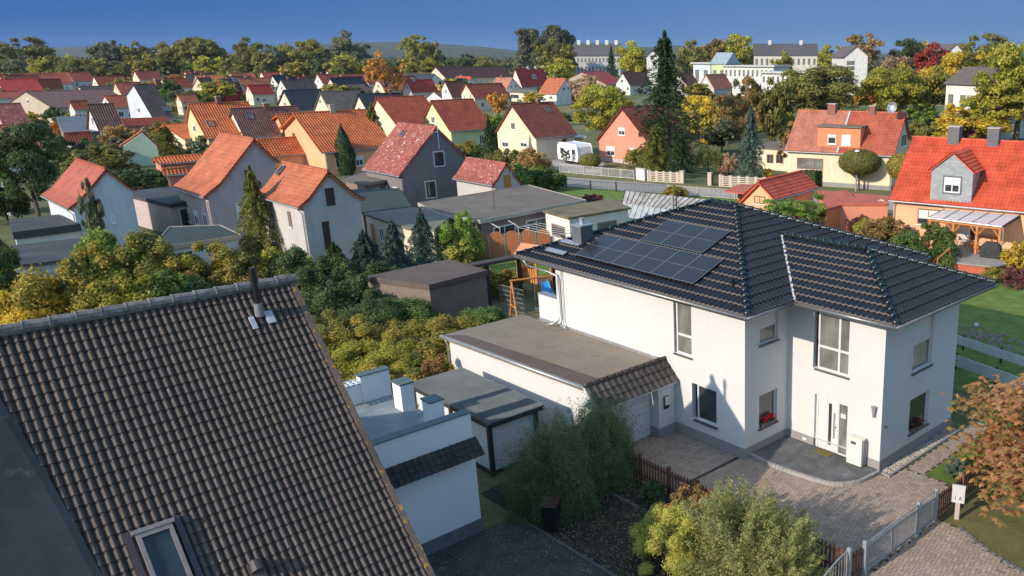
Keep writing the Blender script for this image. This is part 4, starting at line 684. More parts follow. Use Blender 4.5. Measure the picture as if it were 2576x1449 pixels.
slat,nt,bs=nm('slate_shingles'); tc_=nd(nt,'ShaderNodeTexCoord').outputs['Object']; mp=nd(nt,'ShaderNodeMapping'); mp.inputs['Rotation'].default_value=(R(90),0,0); nt.links.new(tc_,mp.inputs[0]); br=nd(nt,'ShaderNodeTexBrick'); br.inputs['Scale'].default_value=1; br.inputs['Brick Width'].default_value=.42; br.inputs['Row Height'].default_value=.2; br.inputs['Mortar Size'].default_value=.006
for i,c_ in ((1,(.25,.27,.28)),(2,(.33,.35,.36)),(3,(.15,.16,.17))): br.inputs[i].default_value=rgb(c_)
nt.links.new(mp.outputs[0],br.inputs[0]); nt.links.new(br.outputs[0],bs.inputs['Base Color']); bs.inputs['Roughness'].default_value=.6
bk=0.3*s; db=MB(); pf=[(eL[0],zb),(eR[0],zb),(eR[0],zd),(xm,zt),(eL[0],zd)]; n=5
db.add([(p[0],y,p[1]) for y in (yf,bk) for p in pf],[tuple(range(n)),tuple(range(n,2*n))[::-1]]+[(i,(i+1)%n,n+(i+1)%n,n+i) for i in range(n)]); DO=build('dormer',db,slat,H24)
for sg,ex in ((1,eR[0]),(-1,eL[0])):
    sx=(ex-xm); P0=np.array((ex+sg*.18,yf+s*.15,zd-.18*(zt-zd)/abs(sx)+.08)); Vv=np.array((xm-P0[0],0,zt+.08-P0[2])); h_=np.linalg.norm(Vv); Vv/=h_; mb=MB(); tiles(mb,P0,(0,-s,0),Vv,abs(yf-bk),h_,.42,.34,.03,.05,5); mb.pan(P0,(0,-s,0),Vv,np.array((sg*abs(Vv[2]),0,abs(Vv[0]))),0,abs(yf-bk),0,h_,-.08,-.01); o=build('dormer_roof',mb,RF['red'],DO)
t1,t2=g(1980,1212),g(2092,1335); rwin(DO,(t1[0],yf,t2[2]),(1,0,0),(0,0,1),(0,s,0),t2[0]-t1[0],t1[2]-t2[2],sh=.5,muls=1,surround=surf('slate_dark',(.14,.15,.16)))
H25,_=house('small peach garage with ribbed orange-red roof behind the white house',6,(575,165),(905,85),(700,300),2.5,'salmonred' if 0 else 'red',WL['peach'],100,(400,345),wins=[('g',(545,268),(628,335),dict(fm=brownf,gl=WL['peach']))],tw=.42,tc=.40,amp=.02,cat='garage',name='garage')
# far houses (centre)
F=lambda *a,**k: house(*a,lod=0,tw=.35,tc=.4,**k)
F('small white-gabled house with orange roof left of the brownish autumn tree',13,(2385,935),(2000,930),(2185,1250),3.2,'orange',WL['offwhite'],-164,(2500,1105),wins=[('g',(2318,1110),(2362,1175),dict(muls=0)),('g',(2408,1108),(2448,1168),dict(muls=0)),('e',(1868,1285),(1905,1345)),('e',(2045,1290),(2110,1355))],chim=[((2140,932),.7,.5,brick)],plin=None)
F('large bright red hipped-looking house with white gable in the middle distance',13,(1350,740),(1925,730),(1500,1115),3.2,'deepred',WL['offwhite'],101,None,rw=[((1740,900),1.8,1.6)],chim=[((1590,735),.9,.6,zinc),((1810,733),.9,.6,zinc)])
F('deep red cross-gabled annex in front of the large red house',13,(1330,915),(1530,905),(1440,1015),4.6,'deepred',WL['offwhite'],101,None,cat='house wing',name='gable_wing')
F('white-gabled house with faded orange roof and a flat-roofed extension',13,(1310,925),(975,920),(1190,1140),3.2,'lightsalmon',WL['offwhite'],-165,(1500,1140),wins=[('g',(1262,1078),(1304,1122),dict(muls=0)),('g',(1355,1078),(1396,1120),dict(muls=0))],chim=[((1135,920),.5,.7,brick)])
F('long brick-red roofed house with cream gable and round window',13,(360,1050),(1090,1025),(550,1340),3.2,'brick',WL['cream'],100,(250,1260),wins=[('g',(365,1105),(392,1165),dict(muls=0)),('g',(320,1260),(355,1345)),('g',(440,1260),(478,1335))],chim=[((930,1030),.3,.6,concrete)])
F('brown-roofed house with white gable left of the long brick-red roof',2,(770,490),(965,488),(830,615),3.2,'brownred',WL['offwhite'],97,(738,560))
F('low brown-red roofed annex with two white dormer boxes',2,(685,568),(905,560),(760,628),2.6,'brownred',WL['offwhite'],97,None,cat='annex',name='annex')
F('ochre-gabled house with faded orange roof near the far trees',13,(570,755),(370,740),(460,890),3.4,'orange',WL['ochre'],178,(860,1020),wins=[('g',(615,915),(662,970),dict(muls=0))])
F('bright red roof with pale blue gable below the ochre gable',13,(475,900),(170,890),(430,985),3.2,'red',WL['blueish'],178,(590,1020),chim=[((300,893),.8,.6,zinc)])
F('wide brown-red roof with cream gable on the far left of the ochre house',2,(700,385),(1010,375),(785,475),3.2,'brownred',WL['cream'],112,None,chim=[((830,384),.7,.9,darkw)])
H,_=F('white-gabled house under a dark green-black roof',2,(695,435),(500,428),(655,492),3.4,'blueblack',WL['offwhite'],176,(765,490),wins=[('g',(673,490),(697,520),dict(muls=0)),('g',(725,488),(749,520),dict(muls=0))])
F('deep red roof with grey chimney beside the orange-brown tree',2,(480,482),(642,476),(530,578),3.2,'deepred',WL['offwhite'],97,None,chim=[((512,480),.8,.6,zinc)])
F('cream-gabled house with dull red roof right of the brownish tree',2,(2110,430),(2255,424),(2170,528),3.2,'brownred',WL['offwhite'],108,(2055,510),wins=[('g',(2098,478),(2116,502),dict(muls=0)),('g',(2072,535),(2092,560)),('g',(2140,535),(2158,560))])
F('pale house with red-edged roof half hidden by the brownish tree',2,(1800,422),(1935,412),(1990,515),3.6,'deepred',WL['peach'] if 0 else WL['beige'],125,(1700,470))
F('small grey-gabled house with orange-red roof between the dark conifers',3,(180,440),(325,435),(245,550),3.2,'orange',WL['lightgrey'],102,(115,545),wins=[('g',(165,490),(188,515),dict(muls=0,gl=frame)),('g',(198,560),(220,588))])
F('dark brown roof fragment on the far street, right of the tall spruce',3,(-20,432),(25,430),(50,540),3.2,'brownred',WL['beige'],102,None,Lmin=8)
F('red-walled wooden barn with long brown roof by the far trees',1,(1632,475),(1930,462),(1690,570),3.0,'brown',WL['redwood'],122,(1600,560),cat='barn',name='barn',rw=[((1770,480),2.2,1.2)])
F('brown roof with small chimney left of the red wooden barn',1,(1480,465),(1640,462),(1560,560),3.0,'brown',WL['cream'],122,None,chim=[((1565,463),.6,.7,brick)])
F('pinkish far house with pale roof at the foot of the wood',1,(2185,392),(2370,390),(2235,450),3.2,'lightsalmon',WL['offwhite'],120,None,chim=[((2240,392),.7,.5,brick)])
F('black-roofed far house left of the brown roof with white gable',1,(2045,445),(2230,442),(2105,530),3.2,'blueblack',WL['offwhite'],118,(2030,500),chim=[((2125,443),.5,.7,concrete)])
F('brown-red roof with white gable and brick chimneys in the far row',1,(2240,457),(2430,455),(2300,535),3.2,'brick',WL['offwhite'],116,(2220,510),chim=[((2350,456),.6,.6,brick)])
F('cream-gabled far house with black roof and one dark window',1,(2480,468),(2870,462),(2545,560),3.2,'blueblack',WL['cream'],112,(2445,545),wins=[('g',(2470,525),(2495,560),dict(muls=0))])
F('long dull red roof in the far row above the black roof',2,(-10,440),(180,435),(60,480),3.0,'brick',WL['offwhite'],112,None,chim=[((68,440),.5,.7,brick)])
F('flat-looking dark brown roof left of the orange-brown tree',2,(10,515),(250,512),(80,575),2.8,'brown',WL['beige'],104,None)
F('small red roof beside the orange-brown tree',2,(165,475),(235,472),(200,510),3.2,'deepred',WL['offwhite'],112,None)
# left, half muddled part of the village
F('large dark brown roof with brick chimney and one roof window at the left',1,(1000,515),(1440,525),(1150,768),3.2,'dark',WL['blueish'],95,(940,600),rw=[((1258,700),1.1,1.3)],chim=[((1378,520),.9,.8,brick)])
F('brown plain roof with pale verge boards at the far left',1,(187,568),(582,540),(390,690),3.2,'brown',WL['beige'],100,None)
F('dull brown-red roof cut by the left edge of the picture',1,(-120,572),(178,566),(-60,622),3.2,'brick',WL['offwhite'],100,None)
F('weathered red-brown hipped roof at the far left',1,(-60,662),(230,662),(20,815),3.0,'lichen',WL['beige'],96,None,hip=False)
for i,(x,y,w_,l_,rf,nt_) in enumerate([(60,430,110,'','orange','orange roof beyond the far-left hipped roof'),(700,452,150,'','brick','brick-red roof among the far-left trees'),(860,500,150,'','salmonred','salmon-red roof left of the large dark brown roof'),(1210,470,130,'','brick','brick-red roof behind the large dark brown roof'),(1330,590,110,'','orange','orange roof right of the large dark brown roof'),(520,640,120,'','brick','brick-red roof between the brown plain roof and the striped roof'),(1860,520,130,'','deepred','deep red roof below the red wooden barn'),(380,620,120,'','brown','brown roof above the weathered hipped roof')]):
    F(nt_,1,(x,y),(x+w_,y-6),(x+w_*.32,y+w_*.55),3.0,rf,WL['offwhite' if i%2 else 'cream'],100,None)
house('orange-red tiled roof at the left edge behind the dark tree',1,(-150,832),(235,820),(-30,1020),2.8,'salmonred',WL['offwhite'],96,None,tw=.3,tc=.38)
F('striped brick-red roof below the large dark brown roof',1,(780,600),(1000,590),(850,690),3.0,'brick',WL['offwhite'],94,None)
F('short brick-red roof left of the striped roof',1,(640,600),(760,596),(690,665),3.0,'brick',WL['offwhite'],94,None)
house('grey-brown ribbed roof with white verge at the left',1,(655,668),(865,662),(745,870),3.0,'brown',WL['offwhite'],92,None,tw=.34,tc=.4,amp=.045)
house('faded red ribbed roof above the small green gable',1,(860,780),(1125,690),(905,870),2.8,'brick',WL['offwhite'],80,None,tw=.34,tc=.4,amp=.045)
house('low brick-red roof behind the ivy-covered shrubs',1,(480,885),(720,880),(520,972),2.4,'brick',WL['offwhite'],96,None,tw=.34,tc=.4,amp=.04)
house('small pale green gabled shed with red roof edge at the left',1,(1065,862),(850,880),(905,972),2.6,'salmonred',WL['mint'],168,(1200,985),cat='shed',name='shed',tw=.3,tc=.4)
F('orange roof at the far left edge below the trees',1,(-40,480),(60,475),(-10,560),3.0,'orange',WL['beige'],100,None)
F('small brown-red gable roof among the trees at the far left',1,(280,475),(400,470),(310,555),3.0,'brick',WL['cream'],100,None)
F('long low slate-coloured roof below the far-left trees',1,(590,530),(960,520),(640,585),2.8,'dark',WL['beige'],96,None)
house('low outbuilding with two strips of orange tiles in the shade of the pinkish house',1,(1158,1070),(1520,1040),(1190,1115),2.5,'brightorange',WL['salmon'],88,None,tw=.34,tc=.4,amp=.045,cat='outbuilding',name='outbuilding')
house('lower orange-tiled porch strip in front of the red outbuilding',1,(1225,1155),(1425,1150),(1240,1200),2.3,'brightorange',WL['salmon'],88,None,tw=.34,tc=.4,amp=.045,cat='porch',name='porch')
house('white house with orange roof cut off at the left edge',1,(30,1128),(-60,1100),(-20,1225),3.4,'orange',WL['blueish'],180,(130,1210),tw=.3)
# ------------------------------------------------------------ flat-roofed buildings (roof corners in world metres, z of roof)
def flat(label,pts,z,wallm,roofm,cat='outbuilding',name='outbuilding',th=.16,ins=.2,fasc=None,openings=(),par=None,group=None):
    cx=sum(p[0] for p in pts)/len(pts); cy=sum(p[1] for p in pts)/len(pts); H=empty(name,(cx,cy,0),0,label,cat,group); zs=z if isinstance(z,(list,tuple)) else [z]*len(pts)
    P=[(p[0]-cx,p[1]-cy,zz) for p,zz in zip(pts,zs)]; build('roof',MB().slab(P,th),roofm,H)
    q=[(p[0]*(1-ins/max(.1,math.hypot(p[0],p[1]))),p[1]*(1-ins/max(.1,math.hypot(p[0],p[1]))),p[2]-th-.001) for p in P]; n=len(q); wb=MB(); wb.add([(a,b,0) for a,b,_ in q]+q,[tuple(range(n))[::-1],tuple(range(n,2*n))]+[(i,(i+1)%n,n+(i+1)%n,n+i) for i in range(n)]); build('wall',wb,wallm,H)
    if fasc:
        fb=MB()
        for i in range(n):
            a,b=np.array(P[i]),np.array(P[(i+1)%n]); d=b-a; L_=np.linalg.norm(d); d/=L_; nn=np.array((d[1],-d[0],0)); nn=nn if nn@((a+b)/2)>0 else -nn; fb.pan(a,d,(0,0,1),nn,-.03,L_+.03,-th-.06,.04,.003,.05)
        build('fascia',fb,fasc,H)
    for o in openings:
        kind,e,u0,u1,v0,v1=o[:6]; op=o[6] if len(o)>6 else {}
        a,b=np.array(q[e]),np.array(q[(e+1)%n]); a[2]=b[2]=0; d=b-a; L_=np.linalg.norm(d); d/=L_; nn=np.array((d[1],-d[0],0)); nn=nn if nn@((a+b)/2)>0 else -nn
        rwin(H,a+d*(u0*L_)+np.array((0,0,v0)),d,(0,0,1),nn,(u1-u0)*L_,v1-v0,**dict(dict(name=kind),**op))
    return H
flat('wide low building with a large brown-grey felt roof behind the timber arch fence',[(-44.9,11.7),(-39,10.4),(-34.8,11.0),(-36.2,21.4),(-46.6,23.1)],2.6,WL['brownwall'],felt,th=.18,fasc=concrete,openings=[('window',2,.1,.3,.9,1.9,dict(gl=darkw)),('window',2,.4,.6,.9,1.9,dict(gl=glassg))])
flat('cream lean-to with grey felt roof and orange door left of the wide felt roof',[(-43.8,6.8),(-36.6,6.3),(-34.4,7.3),(-37.6,10.3),(-43.4,10.6)],2.6,WL['cream'],surf('grey_green_felt',(.18,.165,.125),.9,.1,.5,stain=((.11,.12,.09),.5,.55)),openings=[('door',0,.10,.24,.05,2.05,dict(fm=frame,gl=orangew,muls=0,sh=-1)),('window',0,.34,.46,.9,1.9),('window',0,.55,.68,1.0,1.9),('window',1,.2,.8,.6,2.0,dict(gl=glass))])
flat('dark green felt roof between the light barn and the grey gabled house',[(-55.5,10.6),(-54.5,8),(-44.2,6.95),(-43.6,10.55),(-53.0,14.2)],[2.7,2.7,2.55,2.55,2.7],WL['brownwall'],feltg)
flat('small white shed with mossy brown roof and dark windows behind the black roof',[(-34.7,16.2),(-30.9,15.7),(-30.8,21.5),(-35.2,23.1)],2.65,WL['lightgrey'] if 0 else WL['offwhite'],feltm,cat='shed',name='shed',openings=[('window',1,.45,.78,.85,1.85,dict(gl=glassg,fm=WL['brownwall'],muls=0)),('window',0,.25,.8,.9,1.8,dict(gl=oldwood,fm=WL['brownwall'],muls=0))])
flat('brown felt-roofed concrete garage behind the clipped laurel',[(-25.4,-1.6),(-21.3,-.2),(-21.8,3.5),(-25.7,3.4)],2.6,surf('brown_concrete',(.20,.15,.12),.9,.1,1),feltb,cat='garage',name='garage',th=.28,ins=.1)
flat('brick outhouse with grey strip-felt roof beside the dark grey house',[(-63.3,13.8),(-58.4,13.6),(-59.8,17.8),(-67.0,18.0)],2.6,WL['brownwall'],felt,fasc=gutterm,openings=[('door',1,.1,.4,.05,2.0,dict(fm=frame,gl=WL['lightgrey'],muls=0)),('window',1,.6,.8,.9,1.8)])
flat('low extension with charcoal felt roof and white door at the pinkish house',[(-69.4,-2.7),(-59.0,-1.6),(-60.0,1.4),(-69.3,1.7)],2.6,WL['pinkgrey'],feltd,th=.3,openings=[('door',1,.2,.55,.05,2.1,dict(fm=frame,muls=0))])
flat('low veranda with dark felt roof and glazed front behind the shrubs',[(-42.3,-7.0),(-42.4,-4.6),(-42.7,-1.9),(-47.4,-1.7),(-49.2,-4.2)],2.45,WL['blueish'],feltg,cat='veranda',name='veranda',fasc=WL['beige'],openings=[('window',0,.08,.9,.8,2.0,dict(muls=3)),])
flat('white shed with black felt roof at the far left, upper of two',[(-59.6,-11.3),(-54.0,-11.9),(-54.3,-8.2),(-59.9,-8.4)],2.6,WL['offwhite'],feltd,cat='shed',name='shed',th=.5)
flat('whitewashed shed with charcoal roof at the far left, lower of two',[(-48.9,-12.6),(-42.2,-13.6),(-41.6,-9.9),(-48.6,-9.0)],2.6,WL['blueish'],feltd,cat='shed',name='shed',openings=[('door',0,.1,.25,.05,1.9,dict(gl=WL['lightgrey'],muls=0)),('window',0,.5,.7,.8,1.7)])
flat('grey flat-roofed workshop among the muddled roofs at the left',[tuple(at(1,*p,3.0)[:2]) for p in ((480,885),(740,868),(700,750),(420,758))],3.0,WL['darkgrey'],surf('slate_blue_felt',(.10,.115,.14),.7,.1,.6),cat='workshop',name='workshop')
flat('flat-roofed extension with three-part window below the white gable',[tuple(at(13,*p,3.0)[:2]) for p in ((1215,1195),(1500,1150),(1815,1170),(1800,1215),(1500,1215))],3.0,WL['cream'],surf('grey_green_felt',(.17,.17,.14)),cat='extension',name='extension',ins=.6,openings=[('window',4,.3,.95,.9,2.2,dict(muls=2))])
flat('pale flat-roofed annex left of the cream semi-detached house',[tuple(at(3,*p,2.7)[:2]) for p in ((555,985),(640,945),(850,935),(840,1010))],2.7,WL['cream'],felt,cat='annex',name='annex',openings=[('window',3,.25,.45,.9,2.0,dict(fm=brownf))])
flat('long red flat-roofed wall building between the small garage and the peach house',[tuple(at(6,*p,2.4)[:2]) for p in ((1020,225),(1560,272),(1560,330),(1100,330))],2.4,WL['salmon'],surf('red_felt',(.50,.12,.07),.8,.1,1),ins=.1)
flat('orange-walled porch with sloping red roof beside the long red wall',[tuple(at(6,*p,2.5)[:2]) for p in ((1085,350),(1330,288),(1240,252),(1060,275))],[2.3,2.3,2.8,2.8],surf('orange_render',(.66,.24,.11)),surf('red_felt',(.5,.12,.07)),cat='porch',name='porch',openings=[('window',0,.5,.62,.9,1.8)])
# caravan
P=at(2,1755,1105); CV=empty('caravan',P,R(-8),'white caravan parked beside the cream house','caravan')
prof=[(-2.6,.45),(-2.75,1.2),(-2.6,2.3),(-2.2,2.62),(2.3,2.62),(2.6,2.3),(2.75,1.1),(2.55,.45)]
mb=MB(); n=len(prof); mb.add([(x,y,z) for y in (-1.1,1.1) for x,z in prof],[tuple(range(n)),tuple(range(n,2*n))[::-1]]+[(i,(i+1)%n,n+(i+1)%n,n+i) for i in range(n)]); build('body',mb,surf('caravan_white',(.78,.77,.8),.35,.02,2),CV,bev=.06)
build('window',MB().box((-1.9,-1.115,1.35),(-1.0,-1.102,1.95)),glass,CV); build('window',MB().box((1.2,-1.115,1.35),(2.1,-1.102,1.95)),glass,CV); build('door',MB().box((.1,-1.12,.6),(.75,-1.102,2.35)),surf('caravan_door',(.68,.66,.70),.4,.03,3),CV); build('stripe',MB().box((-2.6,-1.11,.85),(2.6,-1.101,.93)),surf('caravan_stripe',(.4,.4,.45)),CV)
for x in (-.2,.5): 
    wv=build('wheel',MB().tube([(x,-1.08,.33),(x,-.9,.33)],.33,14),black,CV)
build('drawbar',MB().tube([(-2.7,-.5,.45),(-3.8,0,.45)],.05,6).tube([(-2.7,.5,.45),(-3.8,0,.45)],.05,6).tube([(-3.7,0,.1),(-3.7,0,.7)],.04,6),zinc,CV)
# cream house porch roof
a,b,c_,d=[at(2,x,y,2.7) for x,y in ((1597,908),(1700,885),(1835,898),(1835,912))]
flat('white corrugated porch roof on posts at the cream house',[p[:2] for p in (a,b,c_,d)],2.7,WL['cream'],frame,cat='porch',name='porch',ins=.8,th=.08)
# ------------------------------------------------------------ fences
def fence(kind,label,pts,h,cat='fence',name='fence',step=.135,wd=.075,m=brownw,posts=None,th=.022,group=None,pm_=None,round_=True):
    F_=empty(name,(pts[0][0],pts[0][1],0),0,label,cat,group); o=np.array((pts[0][0],pts[0][1],0.)); mb=MB(); rl=MB(); rn=random.Random(len(label))
    for (x0,y0_),(x1,y1) in zip(pts,pts[1:]):
        a=np.array((x0,y0_,0.))-o; b=np.array((x1,y1,0.))-o; L_=np.linalg.norm(b-a); d=(b-a)/L_; nn=np.array((d[1],-d[0],0)); n=max(1,round(L_/step))
        if kind=='picket':
            for i in range(n):
                u=i*L_/n; hh=h+rn.uniform(-.015,.015); mb.pan(a,d,(0,0,1),nn,u,u+wd,.06,hh-.04,0,th); mb.pan(a,d,(0,0,1),nn,u+wd*.2,u+wd*.8,hh-.04,hh,0,th)
            for z in (.22,h-.22): rl.pan(a,d,(0,0,1),nn,-.02,L_+.02,z,z+.06,-.045,-.002)
        elif kind=='bars':
            for i in range(n): u=i*L_/n; mb.pan(a,d,(0,0,1),nn,u,u+wd,.08,h,0,th)
            for z in (.1,h-.02): rl.pan(a,d,(0,0,1),nn,0,L_,z,z+.04,-.005,th+.006)
        elif kind=='block':
            rows=6; cell=.95; n=max(1,round(L_/cell)); cw=L_/n
            for r_ in range(rows):
                z=r_*h/rows
                mb.pan(a,d,(0,0,1),nn,0,L_,z,z+h/rows*.5,-.1,.1)
                for i in range(n): mb.pan(a,d,(0,0,1),nn,i*cw,i*cw+cw*.36,z+h/rows*.5,z+h/rows,-.1,.1)
    build('pickets' if kind!='block' else 'pierced_blocks',mb,m,F_)
    if rl.v: build('rail',rl,m,F_)
    for p in (posts if posts is not None else pts):
        x,y=p[0]-o[0],p[1]-o[1]; w_=.05 if kind!='block' else .14; build('post',MB().box((x-w_,y-w_,0),(x+w_,y+w_,h+.08)),pm_ or m,F_)
    return F_
fence('picket','dark brown picket fence between the driveway and the shaded front garden',[(-3.0,-3.52),(7.0,-3.44)],.92,posts=[(-2.9,-3.47),(-1.6,-3.47),(-.2,-3.47),(1.1,-3.47),(2.4,-3.47),(3.8,-3.47),(5.4,-3.47)])
fence('picket','brown picket fence running from the small gate past the number sign',[(7.12,.92),(7.1,4.2),(7.05,8.0)],.95,posts=[(7.16,2.4),(7.16,4.4),(7.12,6.3)])
fence('picket','short brown picket section left of the sliding gate',[(7.02,-3.0),(6.98,-3.62)],.95,posts=[])
g1=at(2,1640,1180)[:2]; fence('bars','white railing fence along the road in front of the salmon house',[(-67.5,41.8),(-63.6,42.5),(-59.8,43.2),(-56.3,44.0)],1.05,step=.16,wd=.035,m=frame,posts=[(-67.5,41.8),(-66.1,42.1),(-64.8,42.3),(-63.6,42.5),(-62.3,42.8),(-61,43),(-59.8,43.2),(-58.2,43.6),(-56.3,44)],pm_=concrete)
build_p=empty('gate_pillar',(-55.3,44.2,0),0,'white rendered pillar between the white railing and the pierced concrete fence','pillar'); build('shaft',MB().box((-.75,-.15,0),(.75,.15,1.3)),frame,build_p); build('cap',MB().box((-.8,-.2,1.301),(.8,.2,1.37)),concrete,build_p)
cf=surf('cast_concrete',(.52,.44,.35),.9,.06,2)
fence('block','pierced concrete block fence by the road, left section',[(-53.9,44.1),(-49.8,45.6)],1.25,m=cf); fence('block','pierced concrete block fence by the road, right section behind the small garage',[(-45.1,46.7),(-38,49.8)],1.25,m=cf)
for x,y,l in ((-50.0,45.6,'concrete gatepost at the end of the left pierced fence'),(-46.6,46.6,'concrete gatepost standing between the two green gates')): 
    e=empty('gatepost',(x,y,0),R(20),l,'gatepost'); build('shaft',MB().box((-.22,-.22,0),(.22,.22,1.35)),cf,e); build('cap',MB().box((-.26,-.26,1.351),(.26,.26,1.42)),cf,e)
dg=surf('dark_green_metal',(.04,.08,.05),.5,.1,4)
fence('bars','dark green wire driveway gate between the concrete posts',[(-49.7,45.7),(-46.9,46.5)],1.1,cat='gate',name='gate',step=.13,wd=.02,m=dg); fence('bars','narrow dark garden gate beside the right concrete fence',[(-46.3,46.7),(-45.3,46.7)],1.1,cat='gate',name='gate',step=.13,wd=.02,m=darkw)
fence('bars','thin dark iron fence along the near side of the road',[(-60,34.0),(-53.7,35.6),(-45.4,38.9)],.95,step=.15,wd=.018,m=darkw,posts=[(-60,34),(-56.9,34.8),(-53.7,35.6),(-50.8,36.7)])
fence('bars','pale thin paling fence behind the weathered greenhouse roof',[(-45.2,38.95),(-40,40.6),(-30,43.7)],1.0,step=.14,wd=.03,m=concrete,posts=[(-45.2,38.95),(-42,40),(-38,41.2),(-34,42.5)])
# arched timber fence panels
arch=woodm('reddish_fence_boards',(.52,.18,.075),(8,8,1))
AF=empty('arched_fence',(-34.0,11.0,0),0,'row of reddish timber fence panels with arched tops and pale posts','fence'); A0=np.array((-34.6,8.9,0)); A1=np.array((-32.0,14.4,0))
p0,p1=at(12,770,760)[:2],at(12,1280,740)[:2]; aL=at(12,870,800,0); aR=at(12,1290,745+30,0); d=aR-aL; d[2]=0; pw=np.linalg.norm(d)/2; d/=np.linalg.norm(d); nn=np.array((d[1],-d[0],0))
hP=pl(12,860,480,aL,(aL[0]-CP[0],aL[1]-CP[1],0))[2]; AF.location=(aL[0],aL[1],0)
for i in range(-1,4):
    mb=MB(); 
    for k in range(14):
        u=(k+.5)/14; top=hP-.32+.42*math.sqrt(max(0,1-(2*u-1)**2)); mb.pan(d*pw*i,d,(0,0,1),nn,.07+k*(pw-.14)/14,.07+(k+1)*(pw-.14)/14-.006,.05,top,-.02,.02+.006*(k%2))
    for k in range(10):
        u0,u1=k/10,(k+1)/10; z0,z1=[hP-.30+.42*math.sqrt(max(0,1-(2*t-1)**2)) for t in (u0,u1)]; mb.tube([tuple(d*(pw*i+.07+u0*(pw-.14)))[:2]+(z0,),tuple(d*(pw*i+.07+u1*(pw-.14)))[:2]+(z1,)],.035,5)
    build('fence_panel',mb,arch,AF)
    build('post',MB().pan(d*pw*i,d,(0,0,1),nn,-.05,.05,0,hP-.02,-.05,.05),zinc,AF)
# pergola / dark beam behind garage
PG=empty('pergola',(-23.6,5.4,0),0,'dark brown flat canopy beam on posts beside the brown garage','canopy'); build('roof',MB().slab([(-.3,-1.9,2.62),(.35,-1.9,2.62),(.45,5.2,2.62),(-.2,5.2,2.62)],.18),surf('dark_brown_metal',(.07,.045,.035),.6,.1,2),PG)
for y in (-.9,1.2,3.6): build('post',MB().box((-.06,y-.08,0),(.12,y+.1,2.44)),darkw,PG)
# clothes lines
def clothes(P,wd,dp_,label,rz,n=5):
    E=empty('clothes_line',P,rz,label,'clothes line','washing lines in the yard'); 
    for x in (0,dp_): build('post',MB().tube([(x,0,0),(x,0,1.95)],.03,6).tube([(x,-wd/2,1.95),(x,wd/2,1.95)],.025,6),frame,E)
    ln=MB()
    for i in range(n): y=-wd/2+wd*i/(n-1); ln.tube([(0,y,1.95),(dp_/2,y,1.88),(dp_,y,1.95)],.012,4)
    build('line',ln,frame,E)
clothes(np.append(at(12,1380,350,2.0)[:2],0),2.0,4.6,'white metal washing line with strung lines in front of the white shed',R(4))
E2=empty('washing_pole',np.append(at(12,1000,400,2.0)[:2],0),0,'bent white washing pole standing left of the strung washing line','washing pole'); build('pole',MB().tube([(0,0,0),(0,0,2.0),(-.9,-.3,2.35)],.03,6),frame,E2)
E2=empty('washing_pole',np.append(at(12,1245,375,2.0)[:2],0),0,'slanting white washing pole at the corner of the strung washing line','washing pole'); build('pole',MB().tube([(0,0,0),(0,0,2.0),(-.6,-.4,2.4)],.03,6),frame,E2)
ma=empty('radio_mast',np.append(at(12,955,480,.8)[:2],0),0,'tall thin rusty pole rising beside the wide felt roof','pole'); build('pole',MB().tube([(0,0,0),(0,0,5.2)],.035,6),brownw,ma); build('cross_arm',MB().tube([(-.35,0,5.1),(.35,.1,5.15)],.02,5),brownw,ma)
# playground: swing, tower, slide, mesh panel
SWG=empty('swing_frame',(-22.3,5.1,0),0,'timber A-frame swing behind the garage roof','swing'); 
f1=MB(); top0=at(12,1130,1110,2.25); 
A_=(0,0,2.25); SWG.location=(top0[0],top0[1],0); dv=np.array((.35,1.0,0)); dv/=np.linalg.norm(dv); dn=np.array((dv[1],-dv[0],0)); Lb=3.0
build('beam',MB().tube([(0,0,2.25),tuple(dv*Lb+np.array((0,0,2.25)))],.055,8),orangew,SWG)
for u in (.1,Lb-.1):
    for sg in (-1,1): build('leg',MB().tube([tuple(dv*u)[:2]+(2.22,),tuple(dv*u+dn*sg*.85)[:2]+(0,)],.05,8),orangew,SWG)
build('cross_bar',MB().tube([tuple(dv*.1+dn*.55)[:2]+(.8,),tuple(dv*.1-dn*.55)[:2]+(.8,)],.045,6),orangew,SWG)
sw=build('swing_seat',MB().pan(dv*1.5+np.array((0,0,.5)),dv,dn,(0,0,1),-.22,.22,-.09,.09,0,.03),surf('blue_plastic',(.05,.30,.62),.4,.03,3),SWG); build('rope',MB().tube([tuple(dv*1.3)[:2]+(2.2,),tuple(dv*1.3)[:2]+(.52,)],.012,4).tube([tuple(dv*1.7)[:2]+(2.2,),tuple(dv*1.7)[:2]+(.52,)],.012,4),zinc,sw)
pt=at(12,1480,1180,.6); PT=empty('play_tower',(pt[0],pt[1],0),R(12),'orange timber play tower with roof, seen through the opening of the white house','play tower')
for x in (-.75,.75):
    for y in (-.6,.6): build('post',MB().box((x-.05,y-.05,0),(x+.05,y+.05,2.6)),orangew,PT)
mb=MB()
for i in range(9): mb.box((-.75+i*.17,-.66,1.0),(-.75+i*.17+.12,-.63,1.85)); mb.box((-.78,-.6+i*.135,1.0),(-.76,-.6+i*.135+.1,1.85))
build('railing',mb,orangew,PT); build('platform',MB().box((-.75,-.6,.93),(.75,.6,1.0)),orangew,PT); build('roof',MB().slab([(-.9,-.8,2.5),(.9,-.8,2.5),(.9,0,3.15),(-.9,0,3.15)],.04).slab([(-.9,.8,2.5),(.9,.8,2.5),(.9,0,3.15),(-.9,0,3.15)],.04),woodm('play_roof',(.70,.30,.15)),PT)
build('bucket',MB().lathe((-.45,-.75,1.55),[(.08,0),(.11,.22)],8),zinc,PT)
SLI=empty('slide',(pt[0]+.85,pt[1]-.1,0),R(-18),'blue plastic slide attached beside the play tower','slide'); 
mb=MB(); pr_=[(0,1.05),(.3,1.0),(.9,.62),(1.5,.28),(1.9,.18),(2.2,.17)]
